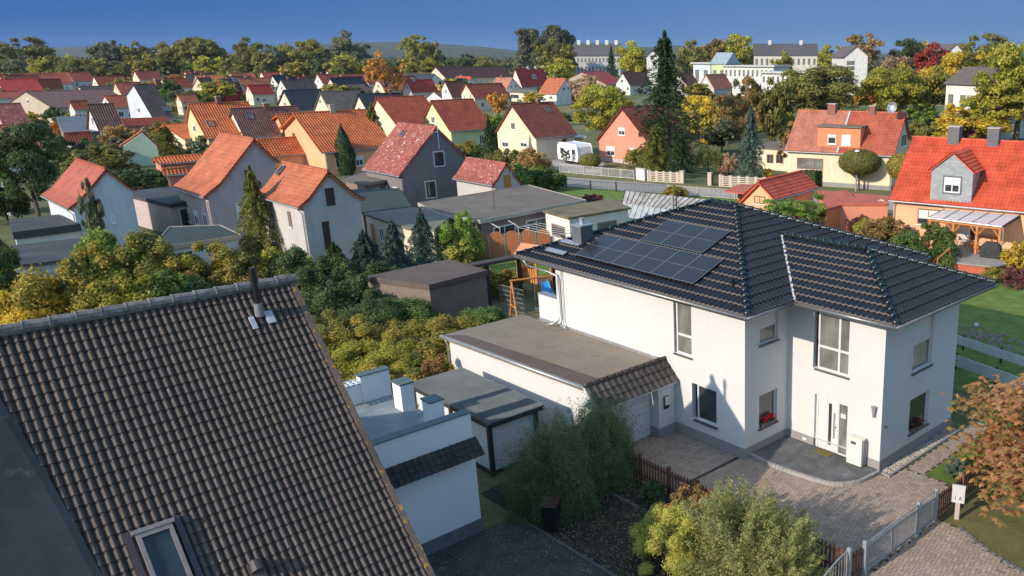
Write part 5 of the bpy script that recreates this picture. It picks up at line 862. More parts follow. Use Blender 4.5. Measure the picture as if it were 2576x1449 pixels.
for (x0,z0),(x1,z1) in zip(pr_,pr_[1:]): mb.add([(x0,-.22,z0),(x1,-.22,z1),(x1,.22,z1),(x0,.22,z0),(x0,-.26,z0+.14),(x1,-.26,z1+.14),(x0,.26,z0+.14),(x1,.26,z1+.14)],[(0,1,2,3),(0,4,5,1),(3,2,7,6)])
build('chute',mb,surf('blue_plastic',(.05,.3,.62)),SLI); build('support',MB().box((1.0,-.2,0),(1.06,.2,.5)),orangew,SLI)
mp_=MB(); a=at(12,990,1150,1.75); b=at(12,1310,1225,1.75); dd=b-a; Lm=np.linalg.norm(dd); dd/=Lm
ME=empty('mesh_screen',(a[0],a[1],0),0,'grey wire mesh screen with horizontal bars in front of the swing','screen')
for i in range(7): mp_.tube([(0,0,.15+i*.26),tuple(dd*Lm)[:2]+(.15+i*.26,)],.014,4)
for i in range(26): t=i/25*Lm; mp_.tube([tuple(dd*t)[:2]+(.05,),tuple(dd*t)[:2]+(1.75,)],.005,3)
build('wires',mp_,zinc,ME)
# ------------------------------------------------------------ terrace of the peach house
TZ=.6; dk_=[(-10.3,31.2),(-8.6,29.6),(-7.4,29.7),(-5.3,30.3),(-4.6,33.3),(-5.6,38.0),(-13.0,37.6),(-12.0,34.5)]
TE=empty('terrace',(-8.5,33,0),0,'raised terrace with grey deck and orange-red base wall at the peach house','terrace'); build('deck',MB().prism([(x+8.5,y-33) for x,y in dk_],.52,TZ),greyw,TE); build('base_wall',MB().prism([(x*.97+8.5*.97,(y-33)*.97) for x,y in dk_],0,.519),surf('orange_red_paint',(.50,.11,.06),.7,.1,1),TE)
for i in range(3): build('step',MB().box((-1.1,-3.9-.28*i,0),(.1,-3.62-.28*i,.42-.14*i)),greyw,TE)
build('handrail',MB().tube([(.3,-3.3,.6),(.3,-3.3,1.5),(.1,-4.5,.95),(.1,-4.5,.1)],.05,6),orangew,TE)
CA=empty('canopy',(-9,35,0),0,'glass-roofed timber canopy on orange posts over the terrace','canopy'); q=CA.location
c4=[at(14,1040,410,2.75),at(14,1395,225,3.15),at(14,2570,335,3.15),at(14,2225,555,2.75)]; lc=lambda P:(P[0]-q.x,P[1]-q.y,P[2])
gm_=bpy.data.materials.new('milky_glass'); gm_.use_nodes=True; b_=gm_.node_tree.nodes['Principled BSDF']; b_.inputs['Base Color'].default_value=(.75,.72,.72,1); b_.inputs['Roughness'].default_value=.12; b_.inputs['Alpha'].default_value=.72
build('glass_roof',MB().slab([lc(p) for p in c4],.02),gm_,CA)
bs_=MB(); 
for i in range(6):
    t=i/5; bs_.tube([lc(c4[0]*(1-t)+c4[3]*t+(0,0,.02)),lc(c4[1]*(1-t)+c4[2]*t+(0,0,.02))],.03,6)
build('glazing_bar',bs_,zinc,CA); build('gutter',MB().tube([lc(c4[0]-(0,0,.04)),lc(c4[3]-(0,0,.04))],.08,8),zinc,CA)
build('front_beam',MB().tube([lc(c4[0]-(0,0,.2)),lc(c4[3]-(0,0,.2))],.08,4),orangew,CA)
build('verge_board',MB().tube([lc(c4[3]-(0,0,.1)),lc(c4[2]-(0,0,.1))],.08,4),darkw,CA)
fr=lambda t,bk=0:(c4[0]*(1-t)+c4[3]*t)*(1-bk)+(c4[1]*(1-t)+c4[2]*t)*bk
for t,bk in ((.03,.0),(.36,0),(.68,0),(.98,0),(.3,.95)):
    p=fr(t,bk); x,y,_=lc(p); zt_=p[2]-.2; build('post',MB().box((x-.075,y-.075,TZ),(x+.075,y+.075,zt_),R(12)),orangew,CA)
    if not bk:
        for sg in (-1,1):
            p2=fr(t+.1*sg); 
            if -.02<t+.1*sg<1.02: build('brace',MB().tube([(x,y,zt_-.65),lc(p2-(0,0,.22))],.05,4),orangew,CA)
p=fr(1.0); x,y,_=lc(p); build('downpipe',MB().tube([(x+.1,y-.1,2.7),(x+.16,y-.12,2.45),(x+.16,y-.12,.6),(x+.4,y-.3,.2)],.04,6),zinc,CA)
bb=at(14,2000,1065,.6); BQ=empty('covered_barbecue',(bb[0],bb[1]+.3,.6),R(12),'barbecue under a black fabric cover on the terrace','barbecue'); mb=MB(); bw=.68; 
mb.add([(-bw,-.3,.06),(bw,-.3,.06),(bw,.3,.06),(-bw,.3,.06),(-bw*.98,-.3,.78),(bw*.98,-.3,.78),(bw*.98,.3,.78),(-bw*.98,.3,.78),(-bw*.55,-.18,1.08),(bw*.55,-.18,1.08),(bw*.55,.2,1.08),(-bw*.55,.2,1.08)],[(0,1,5,4),(1,2,6,5),(2,3,7,6),(3,0,4,7),(4,5,9,8),(5,6,10,9),(6,7,11,10),(7,4,8,11),(8,9,10,11)]); build('cover',mb,surf('black_canvas',(.035,.036,.038),.85,.2,4,bd=.02,bsc=5),BQ,bev=.03); build('wheel',MB().tube([(-.5,-.2,.06),(-.44,-.2,.06)],.06,8),black,BQ)
wk=surf('white_wicker',(.55,.52,.5),.8,.08,25,bd=.01,bsc=60)
def chair(P,rz,label,m,high=1.05,w=.62,wick=True,cat='chair'):
    E=empty('armchair' if wick else 'garden_chair',P,rz,label,cat,None); build('seat',MB().box((-w/2,-.3,.32),(w/2,.3,.42)),m,E,bev=.02); build('backrest',MB().add([(-w/2,.28,.42),(w/2,.28,.42),(w/2*.9,.5,high),(-w/2*.9,.5,high),(-w/2,.34,.42),(w/2,.34,.42),(w/2*.9,.56,high),(-w/2*.9,.56,high)],[(0,1,2,3),(5,4,7,6),(0,4,5,1),(1,5,6,2),(2,6,7,3),(3,7,4,0)]),m,E,bev=.02)
    for sg in (-1,1): build('armrest',MB().box((sg*w/2-.04,-.3,.42 if wick else .58),(sg*w/2+.04,.3,.62)),m,E,bev=.015)
    for x in (-1,1):
        for y in (-.26,.26): build('leg',MB().box((x*(w/2-.05)-.025,y-.025,0),(x*(w/2-.05)+.025,y+.025,.32)),m,E)
    return E
P=at(14,1600,860,.6); chair((P[0],P[1],.6),R(25),'white wicker armchair with high back on the terrace',wk,1.25,.75); P=at(14,1790,960,.6); chair((P[0],P[1],.6),R(100),'orange timber garden chair left of the covered barbecue',orangew,1.05,.5,False); P=at(14,1910,850,.6); chair((P[0],P[1]+.6,.6),R(0),'timber garden chair with a red cushion at the terrace table',surf('red_cushion',(.55,.06,.04),.8,.1,4),1.1,.5,False); P=at(14,2085,850,.6); chair((P[0],P[1]+.4,.6),R(10),'orange timber garden chair right of the red-cushioned one',orangew,1.05,.5,False)
P=at(14,2000,870,.6); TB=empty('garden_table',(P[0],P[1],.6),R(12),'timber garden table with jars on the terrace','table'); build('table_top',MB().box((-.8,-.45,.7),(.8,.45,.74)),orangew,TB)
for x in (-.7,.7):
    for y in (-.38,.38): build('leg',MB().box((x-.03,y-.03,0),(x+.03,y+.03,.7)),orangew,TB)
for i,dx in enumerate((-.1,.35)): tag(build('jar',MB().lathe((P[0]+dx,P[1],1.342),[(.05,0),(.06,.02),(.06,.17),(.04,.2)],8),frame),['white jar on the left of the terrace table','white jar on the right of the terrace table'][i],'jar')
PP_=at(14,265,235,2.0); DI=dish(PP_,(.75,-.65,.25),.62,'large white satellite dish at the corner of the peach house',frame,None,rod=at(14,400,170,2.6))
# carport of small garage
a=[at(6,*p,2.35) for p in ((315,235),(420,185),(560,182),(470,250))]; flat('red flat carport roof on timber posts left of the small garage',[p[:2] for p in a],2.35,orangew,surf('red_felt',(.5,.12,.07)),cat='carport',name='carport',ins=1.9,th=.1)
# greenhouse roof
ghp=[at(15,*p,2.3) for p in ((1010,620),(2170,745))]+[at(15,*p,1.5) for p in ((1900,905),(970,775))]
GH=empty('greenhouse',(ghp[3][0],ghp[3][1],0),0,'old lean-to greenhouse with weathered patchy grey panels','greenhouse'); lg=lambda P:(P[0]-ghp[3][0],P[1]-ghp[3][1],P[2])
gr,nt,bs=nm('weathered_panels'); p_=wpos(nt); cc_=ramp(nt,noise(nt,p_,1.2,6,.7),[(.3,(.16,.15,.14)),(.5,(.34,.31,.28)),(.62,(.45,.43,.40)),(.75,(.35,.42,.45))]); nt.links.new(cc_,bs.inputs['Base Color']); bs.inputs['Roughness'].default_value=.7
mb=MB(); rb=MB(); n=17
for i in range(n):
    t0,t1=i/n,(i+1)/n; mb.slab([lg(ghp[3]*(1-t0)+ghp[2]*t0),lg(ghp[3]*(1-t1)+ghp[2]*t1),lg(ghp[0]*(1-t1)+ghp[1]*t1),lg(ghp[0]*(1-t0)+ghp[1]*t0)],.02+.01*(i%3)); rb.tube([lg(ghp[3]*(1-t0)+ghp[2]*t0+(0,0,.03)),lg(ghp[0]*(1-t0)+ghp[1]*t0+(0,0,.03))],.028,4)
build('roof_panels',mb,gr,GH); build('glazing_bar',rb,darkw,GH); wl_=MB(); z3,z2=lg(ghp[3]),lg(ghp[2]); d_=np.array(z2)-np.array(z3); nn_=np.array((d_[1],-d_[0],0)); nn_=nn_/np.linalg.norm(nn_)*.9
wl_.quad(z3,z2,(z2[0]+nn_[0],z2[1]+nn_[1],0),(z3[0]+nn_[0],z3[1]+nn_[1],0)); build('sloping_front',wl_,surf('dirty_polycarbonate',(.34,.38,.40),.4,.12,1.5),GH); rb=MB()
for i in range(14): t=i/13; P=np.array(z3)*(1-t)+np.array(z2)*t; rb.tube([P+(0,0,.02),(P[0]+nn_[0],P[1]+nn_[1],.02)],.03,4)
build('front_bar',rb,darkw,GH)
vp=at(15,1600,870,1.7); e=empty('vent_pipe',(vp[0],vp[1],0),0,'grey double vent pipe rising through the greenhouse roof','pipe'); build('pipe',MB().tube([(0,0,0),(0,0,3.0)],.13,8),zinc,e); build('slim_pipe',MB().tube([(.45,0,0),(.45,0,2.95)],.05,6).tube([(0,0,2.2),(.45,0,2.2)],.04,5),darkw,e)
# lamp post, raised bed rails, gate, sign, bin, ball
P=at(3,1310,1320); hz=pl(3,1312,1020,P,(P[0]-CP[0],P[1]-CP[1],0))[2]; LP=empty('street_lamp',P,0,'slim grey street lamp in front of the ball-shaped maple','street lamp'); build('pole',MB().tube([(0,0,0),(0,0,hz-.1)],.08,8,r1=.05),zinc,LP); build('lamp_head',MB().lathe((0,0,hz-.1),[(.12,0),(.3,.1),(.26,.22),(.05,.3)],10),frame,LP)
RB=empty('board_fence',(2,14,0),0,'low fence of wide white boards beside the lawn, upper row of two','fence','low white board fences'); 
def rails(lab,a,b,z0,z1):
    a,b=np.array(a),np.array(b); E=empty('board_fence',a,0,lab,'fence','low white board fences at the lawn'); d=b-a; L_=np.linalg.norm(d); d/=L_; nn=np.array((d[1],-d[0],0)); bo=MB(); h=(z1-z0)/2
    for k in range(2): bo.pan((0,0,0),d,(0,0,1),nn,0,L_,z0+k*h,z0+k*h+h*.86,0,.04)
    build('boards',bo,surf('painted_boards',(.55,.57,.57),.6,.06,2),E); n=int(L_/2.3)+1
    for i in range(n): build('post',MB().pan(d*i*2.2,d,(0,0,1),nn,0,.08,0,z1+.05,-.08,-.002),darkw,E)
bpy.data.objects.remove(RB); rails('low fence of wide white boards beside the lawn, upper of two',(-2,16.2,0),(12,13.2,0),.25,.72); rails('low fence of wide white boards nearer the house, lower of two',(-1,13.6,0),(12,10.8,0),.2,.75)
tag(build('ball',MB().lathe((-1.0,19.5,0),[(.01,0),(.1,.03),(.13,.13),(.1,.23),(.01,.26)],12),frame,smooth=True),'white ball lying on the lawn beside the stone ring','ball')
mb=MB(); rn=random.Random(8)
for i in range(160):
    a_=rn.uniform(0,6.28); r_=rn.uniform(.2,2.0); c=np.array((.3+r_*math.cos(a_)*1.2,18.0+r_*math.sin(a_)*.9,.02)); s_=rn.uniform(.05,.14); mb.add([c+(s_,0,0),c+(0,s_,0),c-(s_,0,0),c-(0,s_,0),c+(0,0,s_)],[(0,1,4),(1,2,4),(2,3,4),(3,0,4)])
tag(build('stone_ring',mb,surf('field_stones',(.27,.23,.20),.9,.2,3)),'rough stones covering the round bed in the shaded lawn','stones',kind='stuff')
# sliding gate
GT=empty('sliding_gate',(7.05,-2.95,0),R(89),'long grey metal sliding gate with mesh infill','gate'); Lg=2.72
build('frame',MB().box((0,-.025,.1),(Lg,.025,.16)).box((0,-.025,.86),(Lg,.025,.92)).box((0,-.024,.161),(.06,.024,.859)).box((Lg-.06,-.024,.161),(Lg,.024,.859)).box((Lg*.5-.03,-.024,.161),(Lg*.5+.03,.024,.859)),steel,GT); build('top_rail',MB().tube([(0,0,1.0),(Lg,0,1.05)],.025,6).tube([(.03,0,.9),(.03,0,1.0)],.02,5).tube([(Lg-.05,0,.9),(Lg-.05,0,1.05)],.02,5),steel,GT)
mb=MB()
for i in range(36): mb.box((.07+i*Lg/37,-.006,.161),(.09+i*Lg/37,.006,.859))
for i in range(9): mb.box((.061,-.009,.2+i*.075),(Lg-.061,-.0065,.212+i*.075))
build('mesh_infill',mb,steel,GT)
SG=empty('small_gate',(7.08,-.16,0),R(89),'narrow grey metal garden gate between two posts','gate'); Ls=.9; build('frame',MB().box((0,-.02,.1),(Ls,.02,.15)).box((0,-.02,.85),(Ls,.02,.9)).box((0,-.019,.151),(.05,.019,.849)).box((Ls-.05,-.019,.151),(Ls,.019,.849)),steel,SG)
mb=MB()
for i in range(11): mb.box((.07+i*.076,-.012,.151),(.095+i*.076,.012,.849))
build('bars',mb,steel,SG); build('hoop',MB().tube([(.05,0,.92),(.05,0,1.08),(Ls-.05,0,1.1),(Ls-.05,0,.92)],.02,6),steel,SG)
for y,l in ((-3.02,'grey steel gatepost at the left end of the sliding gate'),(-.2,'grey steel gatepost between the sliding gate and the garden gate'),(.85,'grey steel gatepost where the picket fence meets the garden gate')): tag(build('gatepost',MB().box((7.02,y-.05,0),(7.14,y+.05,1.12)),steel,bev=.008),l,'gatepost')
AG=empty('arched_gate',(6.95,-3.66,0),R(-88),'small grey metal gate with curved top rail at the bottom edge','gate'); mb=MB(); cv=[(u*1.1,0,.75+.32*math.cos(u*1.2)) for u in [i/8 for i in range(9)]]; build('top_rail',MB().tube(cv,.025,6),steel,AG)
for i in range(9): u=i/8; mb.tube([(u*1.1,0,.1),(u*1.1,0,.74+.32*math.cos(u*1.2))],.012,5)
build('bars',mb,steel,AG); tag(build('gatepost',MB().box((6.92,-3.68,0),(7.04,-3.58,1.15)),steel,bev=.008),'grey steel gatepost beside the arched gate','gatepost')
MBX=empty('letterbox',(7.53,1.39,0),R(22),'pale grey letterbox on a flat post with the number 1 A','letterbox'); build('post',MB().box((-.07,-.02,0),(.07,.02,.62)),concrete,MBX); build('box',MB().box((-.19,-.07,.62),(.19,.06,1.12)).add([(-.2,-.09,1.121),(.2,-.09,1.121),(.2,.07,1.121),(-.2,.07,1.121),(-.2,-.0,1.17),(.2,-.0,1.17),(.2,.07,1.17),(-.2,.07,1.17)],[(0,1,5,4),(4,5,6,7),(0,4,7,3),(1,2,6,5),(2,3,7,6)]),surf('grey_enamel',(.55,.55,.52),.4,.04,4),MBX)
text('1 A',.17,black,MBX,(-.12,-.072,.72),(R(90),0,0),'house_number')
BI=empty('wheelie_bin',(-1.25,-7.32,0),R(35),'black wheeled bin with brown lid in the shaded front garden','bin'); mb=MB(); mb.add([(-.2,-.24,.06),(.2,-.24,.06),(.2,.2,.06),(-.2,.2,.06),(-.27,-.3,.95),(.27,-.3,.95),(.27,.3,.95),(-.27,.3,.95)],[(3,2,1,0),(4,5,6,7),(0,1,5,4),(1,2,6,5),(2,3,7,6),(3,0,4,7)]); build('body',mb,black,BI); build('lid',MB().add([(-.29,-.33,.955),(.29,-.33,.955),(.29,.33,1.0),(-.29,.33,1.0),(-.27,-.3,1.03),(.27,-.3,1.03),(.27,.31,1.08),(-.27,.31,1.08)],[(3,2,1,0),(4,5,6,7),(0,1,5,4),(1,2,6,5),(2,3,7,6),(3,0,4,7)]),surf('brown_plastic',(.07,.03,.02),.5,.1,4),BI)
for sg in (-1,1): build('wheel',MB().tube([(sg*.24,.26,.1),(sg*.29,.26,.1)],.1,10),black,BI)
BI.scale=(.85,.85,.95)
# blue tarpaulin heap
tp=at(5,60,640); mb=MB(); rn=random.Random(4); V=[]; n=12
for i in range(n):
    for j in range(n): u,v=i/(n-1)*2-1,j/(n-1)*2-1; V.append((tp[0]+u*2.2,tp[1]+v*1.2,max(.02,1.3*(1-u*u)*(1-v*v)+rn.uniform(-.15,.15)*(1-u*u)*(1-v*v))))
mb.add(V,[(i*n+j,(i+1)*n+j,(i+1)*n+j+1,i*n+j+1) for i in range(n-1) for j in range(n-1)]); tm,nt,bs=nm('blue_white_tarpaulin'); nt.links.new(ramp(nt,noise(nt,wpos(nt),1.6,4),[(.42,(.10,.33,.42)),(.5,(.5,.5,.48)),(.58,(.06,.22,.32))]),bs.inputs['Base Color']); tag(build('tarpaulin_heap',mb,tm),'heap covered with blue and white tarpaulin beside the light grey barn','tarpaulin')
# far blocks of flats, school
def block(label,c,p0,p1,z,depth_,roofh,wallm,roofm,rows,cols,cat='apartment building',name='apartment_building',chn=0,dist=None,flip=False):
    """long block: p0,p1 = pixel ends of its eave at height z"""
    a,b=at(c,*p0,z),at(c,*p1,z); 
    if dist: 
        da,db_=ray(Dp(c,*p0)),ray(Dp(c,*p1)); a=CP+da*dist[0]; b=CP+db_*dist[1]; z=(a[2]+b[2])/2
    a[2]=b[2]=0; d=b-a; L_=float(np.linalg.norm(d)); d/=L_; ang=math.atan2(d[1],d[0]); E=empty(name,a,ang,label,cat); build('wall',MB().box((0,0,0),(L_,depth_,z)),wallm,E)
    if roofh>0: build('roof',MB().add([(-.5,-.5,z+.02),(L_+.5,-.5,z+.02),(L_+.5,depth_+.5,z+.02),(-.5,depth_+.5,z+.02),(-.5,depth_/2,z+roofh),(L_+.5,depth_/2,z+roofh)],[(0,1,5,4),(2,3,4,5),(0,4,3),(1,2,5),(0,3,2,1)]),roofm,E)
    else: build('roof',MB().box((-.8,-.8,z+.02),(L_+.8,depth_+.8,z+.5)),roofm,E)
    for i in range(chn): x=L_*(i+.5)/chn; build('chimney',MB().box((x-.8,depth_/2-.7,z+roofh-.8),(x+.8,depth_/2+.7,z+roofh+1.6)),frame,E)
    fh=z/(rows+.3)
    for r_ in range(rows):
        for k in range(cols): x=L_*(k+.25)/cols; w_=L_/cols*.42; zz=fh*(r_+.55); o=build('window',MB().box((x,-.06,zz),(x+w_,-.003,zz+fh*.5)),glassg,E)
    return E
sr=surf('slate_roof',(.085,.08,.085),.7,.1,.05)
block('long pale four-storey block with dark chimney-lined roof behind the trees',2,(1735,300),(2090,300),9.5,12,6,surf('pale_render',(.46,.47,.46)),sr,3,13,chn=5,dist=(420,420))
block('cream three-storey block with long dark slate roof on the right skyline',3,(545,300),(1020,298),9,12,6,surf('cream_render',(.62,.60,.50)),sr,2,12,chn=2,dist=(430,430))
block('white school-like building with flat pale roof and green balcony strips',3,(320,388),(690,376),8,12,0,surf('school_white',(.62,.64,.60)),surf('pale_flat_roof',(.5,.5,.5)),2,11,cat='school',name='school',dist=(300,290))
block('white flat-roofed school wing nearer the olive tree',3,(600,440),(930,425),7,12,0,surf('school_white',(.62,.64,.6)),surf('pale_flat_roof',(.5,.5,.5)),2,9,cat='school wing',name='school_wing',dist=(262,255))
block('pale blue-white hall with flat roof at the left end of the school',3,(85,358),(215,362),9,14,0,surf('hall_bluewhite',(.55,.62,.66)),surf('pale_flat_roof',(.5,.5,.5)),1,2,cat='hall',name='hall',dist=(310,305))
T_=block('lime green turret with small grey pyramid roof on the school',3,(222,362),(330,362),9.5,9,4,surf('turret_green',(.50,.58,.32)),surf('turret_roof',(.28,.36,.40)),1,2,cat='turret',name='turret',dist=(303,300))
def gtower(label,c,eL,ap,eR,dist,wins):
    A_,B_,C_=[CP+ray(Dp(c,*p))*dist for p in (eL,ap,eR)]; d=(C_-A_); d[2]=0; L_=np.linalg.norm(d); d/=L_; E=empty('tower_block',(A_[0],A_[1],0),math.atan2(d[1],d[0]),label,'apartment building'); xm=L_*.5; ze_=(A_[2]+C_[2])/2
    pf=[(0,0),(L_,0),(L_,ze_),(xm,B_[2]),(0,ze_)]; n=5; mb=MB(); mb.add([(x,y,z) for y in (0,40) for x,z in pf],[tuple(range(n)),tuple(range(n,2*n))[::-1],(0,1,6,5),(1,2,7,6),(4,0,5,9)]); build('wall',mb,surf('tower_white',(.66,.65,.62)),E)
    build('roof',MB().slab([(L_+.6,-.5,ze_-.3),(L_+.6,41,ze_-.3),(xm,41,B_[2]+.3),(xm,-.5,B_[2]+.3)],.3).slab([(-.6,-.5,ze_-.3),(-.6,41,ze_-.3),(xm,41,B_[2]+.3),(xm,-.5,B_[2]+.3)],.3),surf('brown_slate',(.13,.10,.09)),E)
    for i in range(wins): z=ze_*(.12+.8*i/wins); build('balcony_glazing',MB().box((L_*.10,-.25,z),(L_*.42,-.01,z+ze_/wins*.55)),glassg,E)
    return E
gtower('tall white gable-ended apartment block with a column of glazed balconies',3,(1225,303),(1313,228),(1400,300),300,6)
gtower('white gable end of a distant block beside the large spruce',2,(2290,300),(2335,255),(2380,300),360,0)
gtower('white gable end glimpsed behind the olive-yellow tree',2,(1490,318),(1535,280),(1580,320),400,0)
gtower('white gable end above the dark red tree on the right skyline',3,(2010,262),(2060,212),(2110,262),330,0)
block('cream house with solar panels on its roof behind the orange tree',3,(1990,540),(2370,500),6.5,9,3,WL['offwhite'],surf('brown_slate',(.13,.1,.09)),1,4,cat='house',name='house',dist=(150,140))
# ------------------------------------------------------------ vegetation prototypes (unit size: height 1, width 1, base at z 0)
ALT=dict(olive=(.30,.26,.05),dark=(.16,.17,.05),grey=(.17,.16,.07),yg=(.18,.22,.04),gold=(.36,.30,.04),orange=(.28,.22,.05),rust=(.16,.17,.05),autumn=(.14,.20,.04),copper=(.24,.25,.07),bright=(.10,.17,.03),laurel=(.18,.22,.05),red=(.40,.10,.04),pinkbrown=(.28,.24,.10),willow=(.12,.13,.06),juniper=(.42,.40,.14),lime=(.20,.26,.05),goldcon=(.13,.16,.06))
LM={k:leafm(k+'_leaves',*v,alt=ALT.get(k)) for k,v in dict(olive=((0.185,0.194,0.056),(0.333,0.304,0.083),(0.092,0.111,0.036)),dark=((0.058,0.101,0.036),(0.129,0.185,0.065),(0.027,0.056,0.022)),grey=((0.120,0.148,0.083),(0.221,0.240,0.138),(0.065,0.083,0.046)),yg=((0.351,0.351,0.046),(0.572,0.493,0.072),(0.166,0.203,0.036)),gold=((0.716,0.429,0.039),(0.750,0.605,0.080),(0.398,0.239,0.031)),orange=((0.572,0.239,0.048),(0.750,0.382,0.080),(0.333,0.166,0.036)),rust=((0.349,0.207,0.072),(0.508,0.318,0.111),(0.203,0.129,0.056)),pinkbrown=((0.477,0.302,0.190),(0.636,0.413,0.270),(0.295,0.185,0.111)),red=((0.349,0.039,0.039),(0.541,0.080,0.064),(0.166,0.027,0.027)),bright=((0.185,0.313,0.046),(0.349,0.461,0.095),(0.092,0.166,0.027)),laurel=((0.074,0.148,0.036),(0.203,0.295,0.074),(0.036,0.074,0.022)),conifer=((0.046,0.088,0.036),(0.101,0.157,0.058),(0.022,0.046,0.022)),blue=((0.083,0.129,0.101),(0.166,0.221,0.176),(0.036,0.065,0.056)),goldcon=((0.240,0.259,0.056),(0.413,0.398,0.095),(0.111,0.138,0.036)),autumn=((.34,.25,.045),(.52,.40,.08),(.16,.19,.035)),burgundy=((0.166,0.056,0.056),(0.295,0.111,0.092),(0.074,0.036,0.036)),willow=((0.092,0.148,0.056),(0.221,0.277,0.111),(0.046,0.074,0.034)),copper=((.50,.185,.085),(.56,.29,.13),(.24,.24,.06)),juniper=((0.313,0.351,0.111),(0.572,0.541,0.207),(0.129,0.166,0.056)),lime=((0.413,0.398,0.080),(0.668,0.605,0.143),(0.221,0.240,0.056))).items()}
bark=woodm('bark',(.11,.085,.065),(6,6,1)); barkp=woodm('pale_bark',(.26,.22,.19),(6,6,1))
def leafmesh(name,C,Nr,sz,asp=.6,rs=0,along=None):
    g=np.random.default_rng(rs); n=len(C); Nr=Nr/np.linalg.norm(Nr,axis=1,keepdims=True); t=g.normal(size=(n,3)) if along is None else along; a=t-Nr*(t*Nr).sum(1,keepdims=True); a/=np.linalg.norm(a,axis=1,keepdims=True)+1e-9; b=np.cross(Nr,a)*asp; s=np.asarray(sz).reshape(-1,1)*np.ones((n,1))
    v=np.stack([C-a*s,C-b*s,C+a*s,C+b*s],1).reshape(-1,3); me=bpy.data.meshes.new(name); me.vertices.add(4*n); me.vertices.foreach_set('co',v.astype(np.float32).ravel()); me.loops.add(4*n); me.loops.foreach_set('vertex_index',np.arange(4*n,dtype=np.int32)); me.polygons.add(n); me.polygons.foreach_set('loop_start',np.arange(0,4*n,4,dtype=np.int32)); me.polygons.foreach_set('loop_total',np.full(n,4,dtype=np.int32)); me.update(); me.validate(); me.materials.append(None); return me
def clumps(g,cs,rs,per,flat=.85,thick=.45):
    P=[];N=[]
    for c,r in zip(cs,rs):
        d=g.normal(size=(per,3)); d/=np.linalg.norm(d,axis=1,keepdims=True); d[:,2]=np.where(d[:,2]<-.3,-d[:,2]*.6,d[:,2]); rad=r*(1-thick*g.random((per,1))**1.4+.13*g.normal(size=(per,1))); P.append(c+d*rad*np.array((1,1,flat))); N.append(d+g.normal(size=(per,3))*.55)
    return np.concatenate(P),np.concatenate(N)
def P_round(seed,n,leaf,lo=.16,top=1.,K=58,rr=(.055,.16),egg=.0):
    g=np.random.default_rng(seed); cs=[];rs=[]; zc=(lo+top)/2; rz=(top-lo)/2
    for i in range(K):
        d=g.normal(size=3); d/=np.linalg.norm(d); q=.80*(g.random()**.40)+.06; r=g.uniform(*rr)*(1.25-.45*q); z=d[2]*q; wf=1-egg*z; cs.append(np.array((d[0]*q*.5*1.05*wf,d[1]*q*.5*1.05*wf,zc+z*rz*1.0))); rs.append(r)
    cs.append(np.array((0,0,zc))); rs.append(.22)
    P,N=clumps(g,cs,rs,n//(K+1),.95,.5); k=P[:,2]>.02; return P[k],N[k],leaf*g.uniform(.7,1.3,k.sum())
def P_poplar(seed,n,leaf):
    g=np.random.default_rng(seed); cs=[];rs=[]
    for j in range(4):
        x,y=g.uniform(-.26,.26),g.uniform(-.2,.2); h=g.uniform(.75,.95)
        for i in range(9): t=i/8; cs.append(np.array((x+g.normal()*.04,y+g.normal()*.04,.14+t*(h-.16)))); rs.append((.21-.11*t)*g.uniform(.8,1.15))
    P,N=clumps(g,cs,rs,n//36); return P,N,leaf*g.uniform(.7,1.3,len(P))
def P_bush(seed,n,leaf,K=46):
    g=np.random.default_rng(seed); cs=[];rs=[]
    for i in range(K):
        a=g.uniform(0,6.28); q=g.random()**.55*.43; h=g.uniform(.08,.88)*(1-(q/.5)**2*.55); cs.append(np.array((q*math.cos(a),q*math.sin(a),h))); rs.append(g.uniform(.06,.16)*(1.2-.6*h))
    P,N=clumps(g,cs,rs,n//K,1.65,.5); k=P[:,2]>.0; return P[k],N[k],leaf*g.uniform(.7,1.3,k.sum())
def P_ball(seed,n,leaf,lo=.38):
    g=np.random.default_rng(seed); d=g.normal(size=(n,3)); d/=np.linalg.norm(d,axis=1,keepdims=True); r=.5*(1-.12*g.random((n,1))**1.5)+.014*g.normal(size=(n,1)); h=(1-lo)/2; P=d*r*np.array((1,1,2*h))+np.array((0,0,lo+h)); return P,d+g.normal(size=(n,3))*.4,leaf*g.uniform(.7,1.3,n)
def P_spruce(seed,n,leaf,tiers=22,droop=.28,lo=.04,wide=.5,tipgap=.0,jag=.25):
    g=np.random.default_rng(seed); P=[];N=[];A=[]
    nb=sum(7 for _ in range(tiers)); per=max(6,n//nb)
    for t in range(tiers):
        f=t/(tiers-1); z=lo+(1-lo)*f**.92; L=wide*(1-f)**.75*g.uniform(.7,1.1)+.012; off=g.uniform(0,6.28)
        for b in range(7):
            a=off+b*6.283/7+g.normal()*.15; l=L*g.uniform(1-jag,1+jag*.4); u=g.random((per,1))**.75; dr=np.array((math.cos(a),math.sin(a),0)); sd=np.array((-math.sin(a),math.cos(a),0)); w=(1-u)*.5+.25
            pos=dr*u*l+sd*g.normal(size=(per,1))*l*.17*w+np.array((0,0,1))*(z+l*.10*u-l*droop*u*u*1.3+g.normal(size=(per,1))*.010-np.abs(g.normal(size=(per,1)))*.012); P.append(pos); N.append(np.tile(np.array((0,0,1.)),(per,1))+g.normal(size=(per,3))*.5); A.append(np.tile(dr,(per,1))+g.normal(size=(per,3))*.4)
    P=np.concatenate(P);k=P[:,2]>.0; return P[k],np.concatenate(N)[k],leaf*g.uniform(.6,1.3,k.sum()),np.concatenate(A)[k]
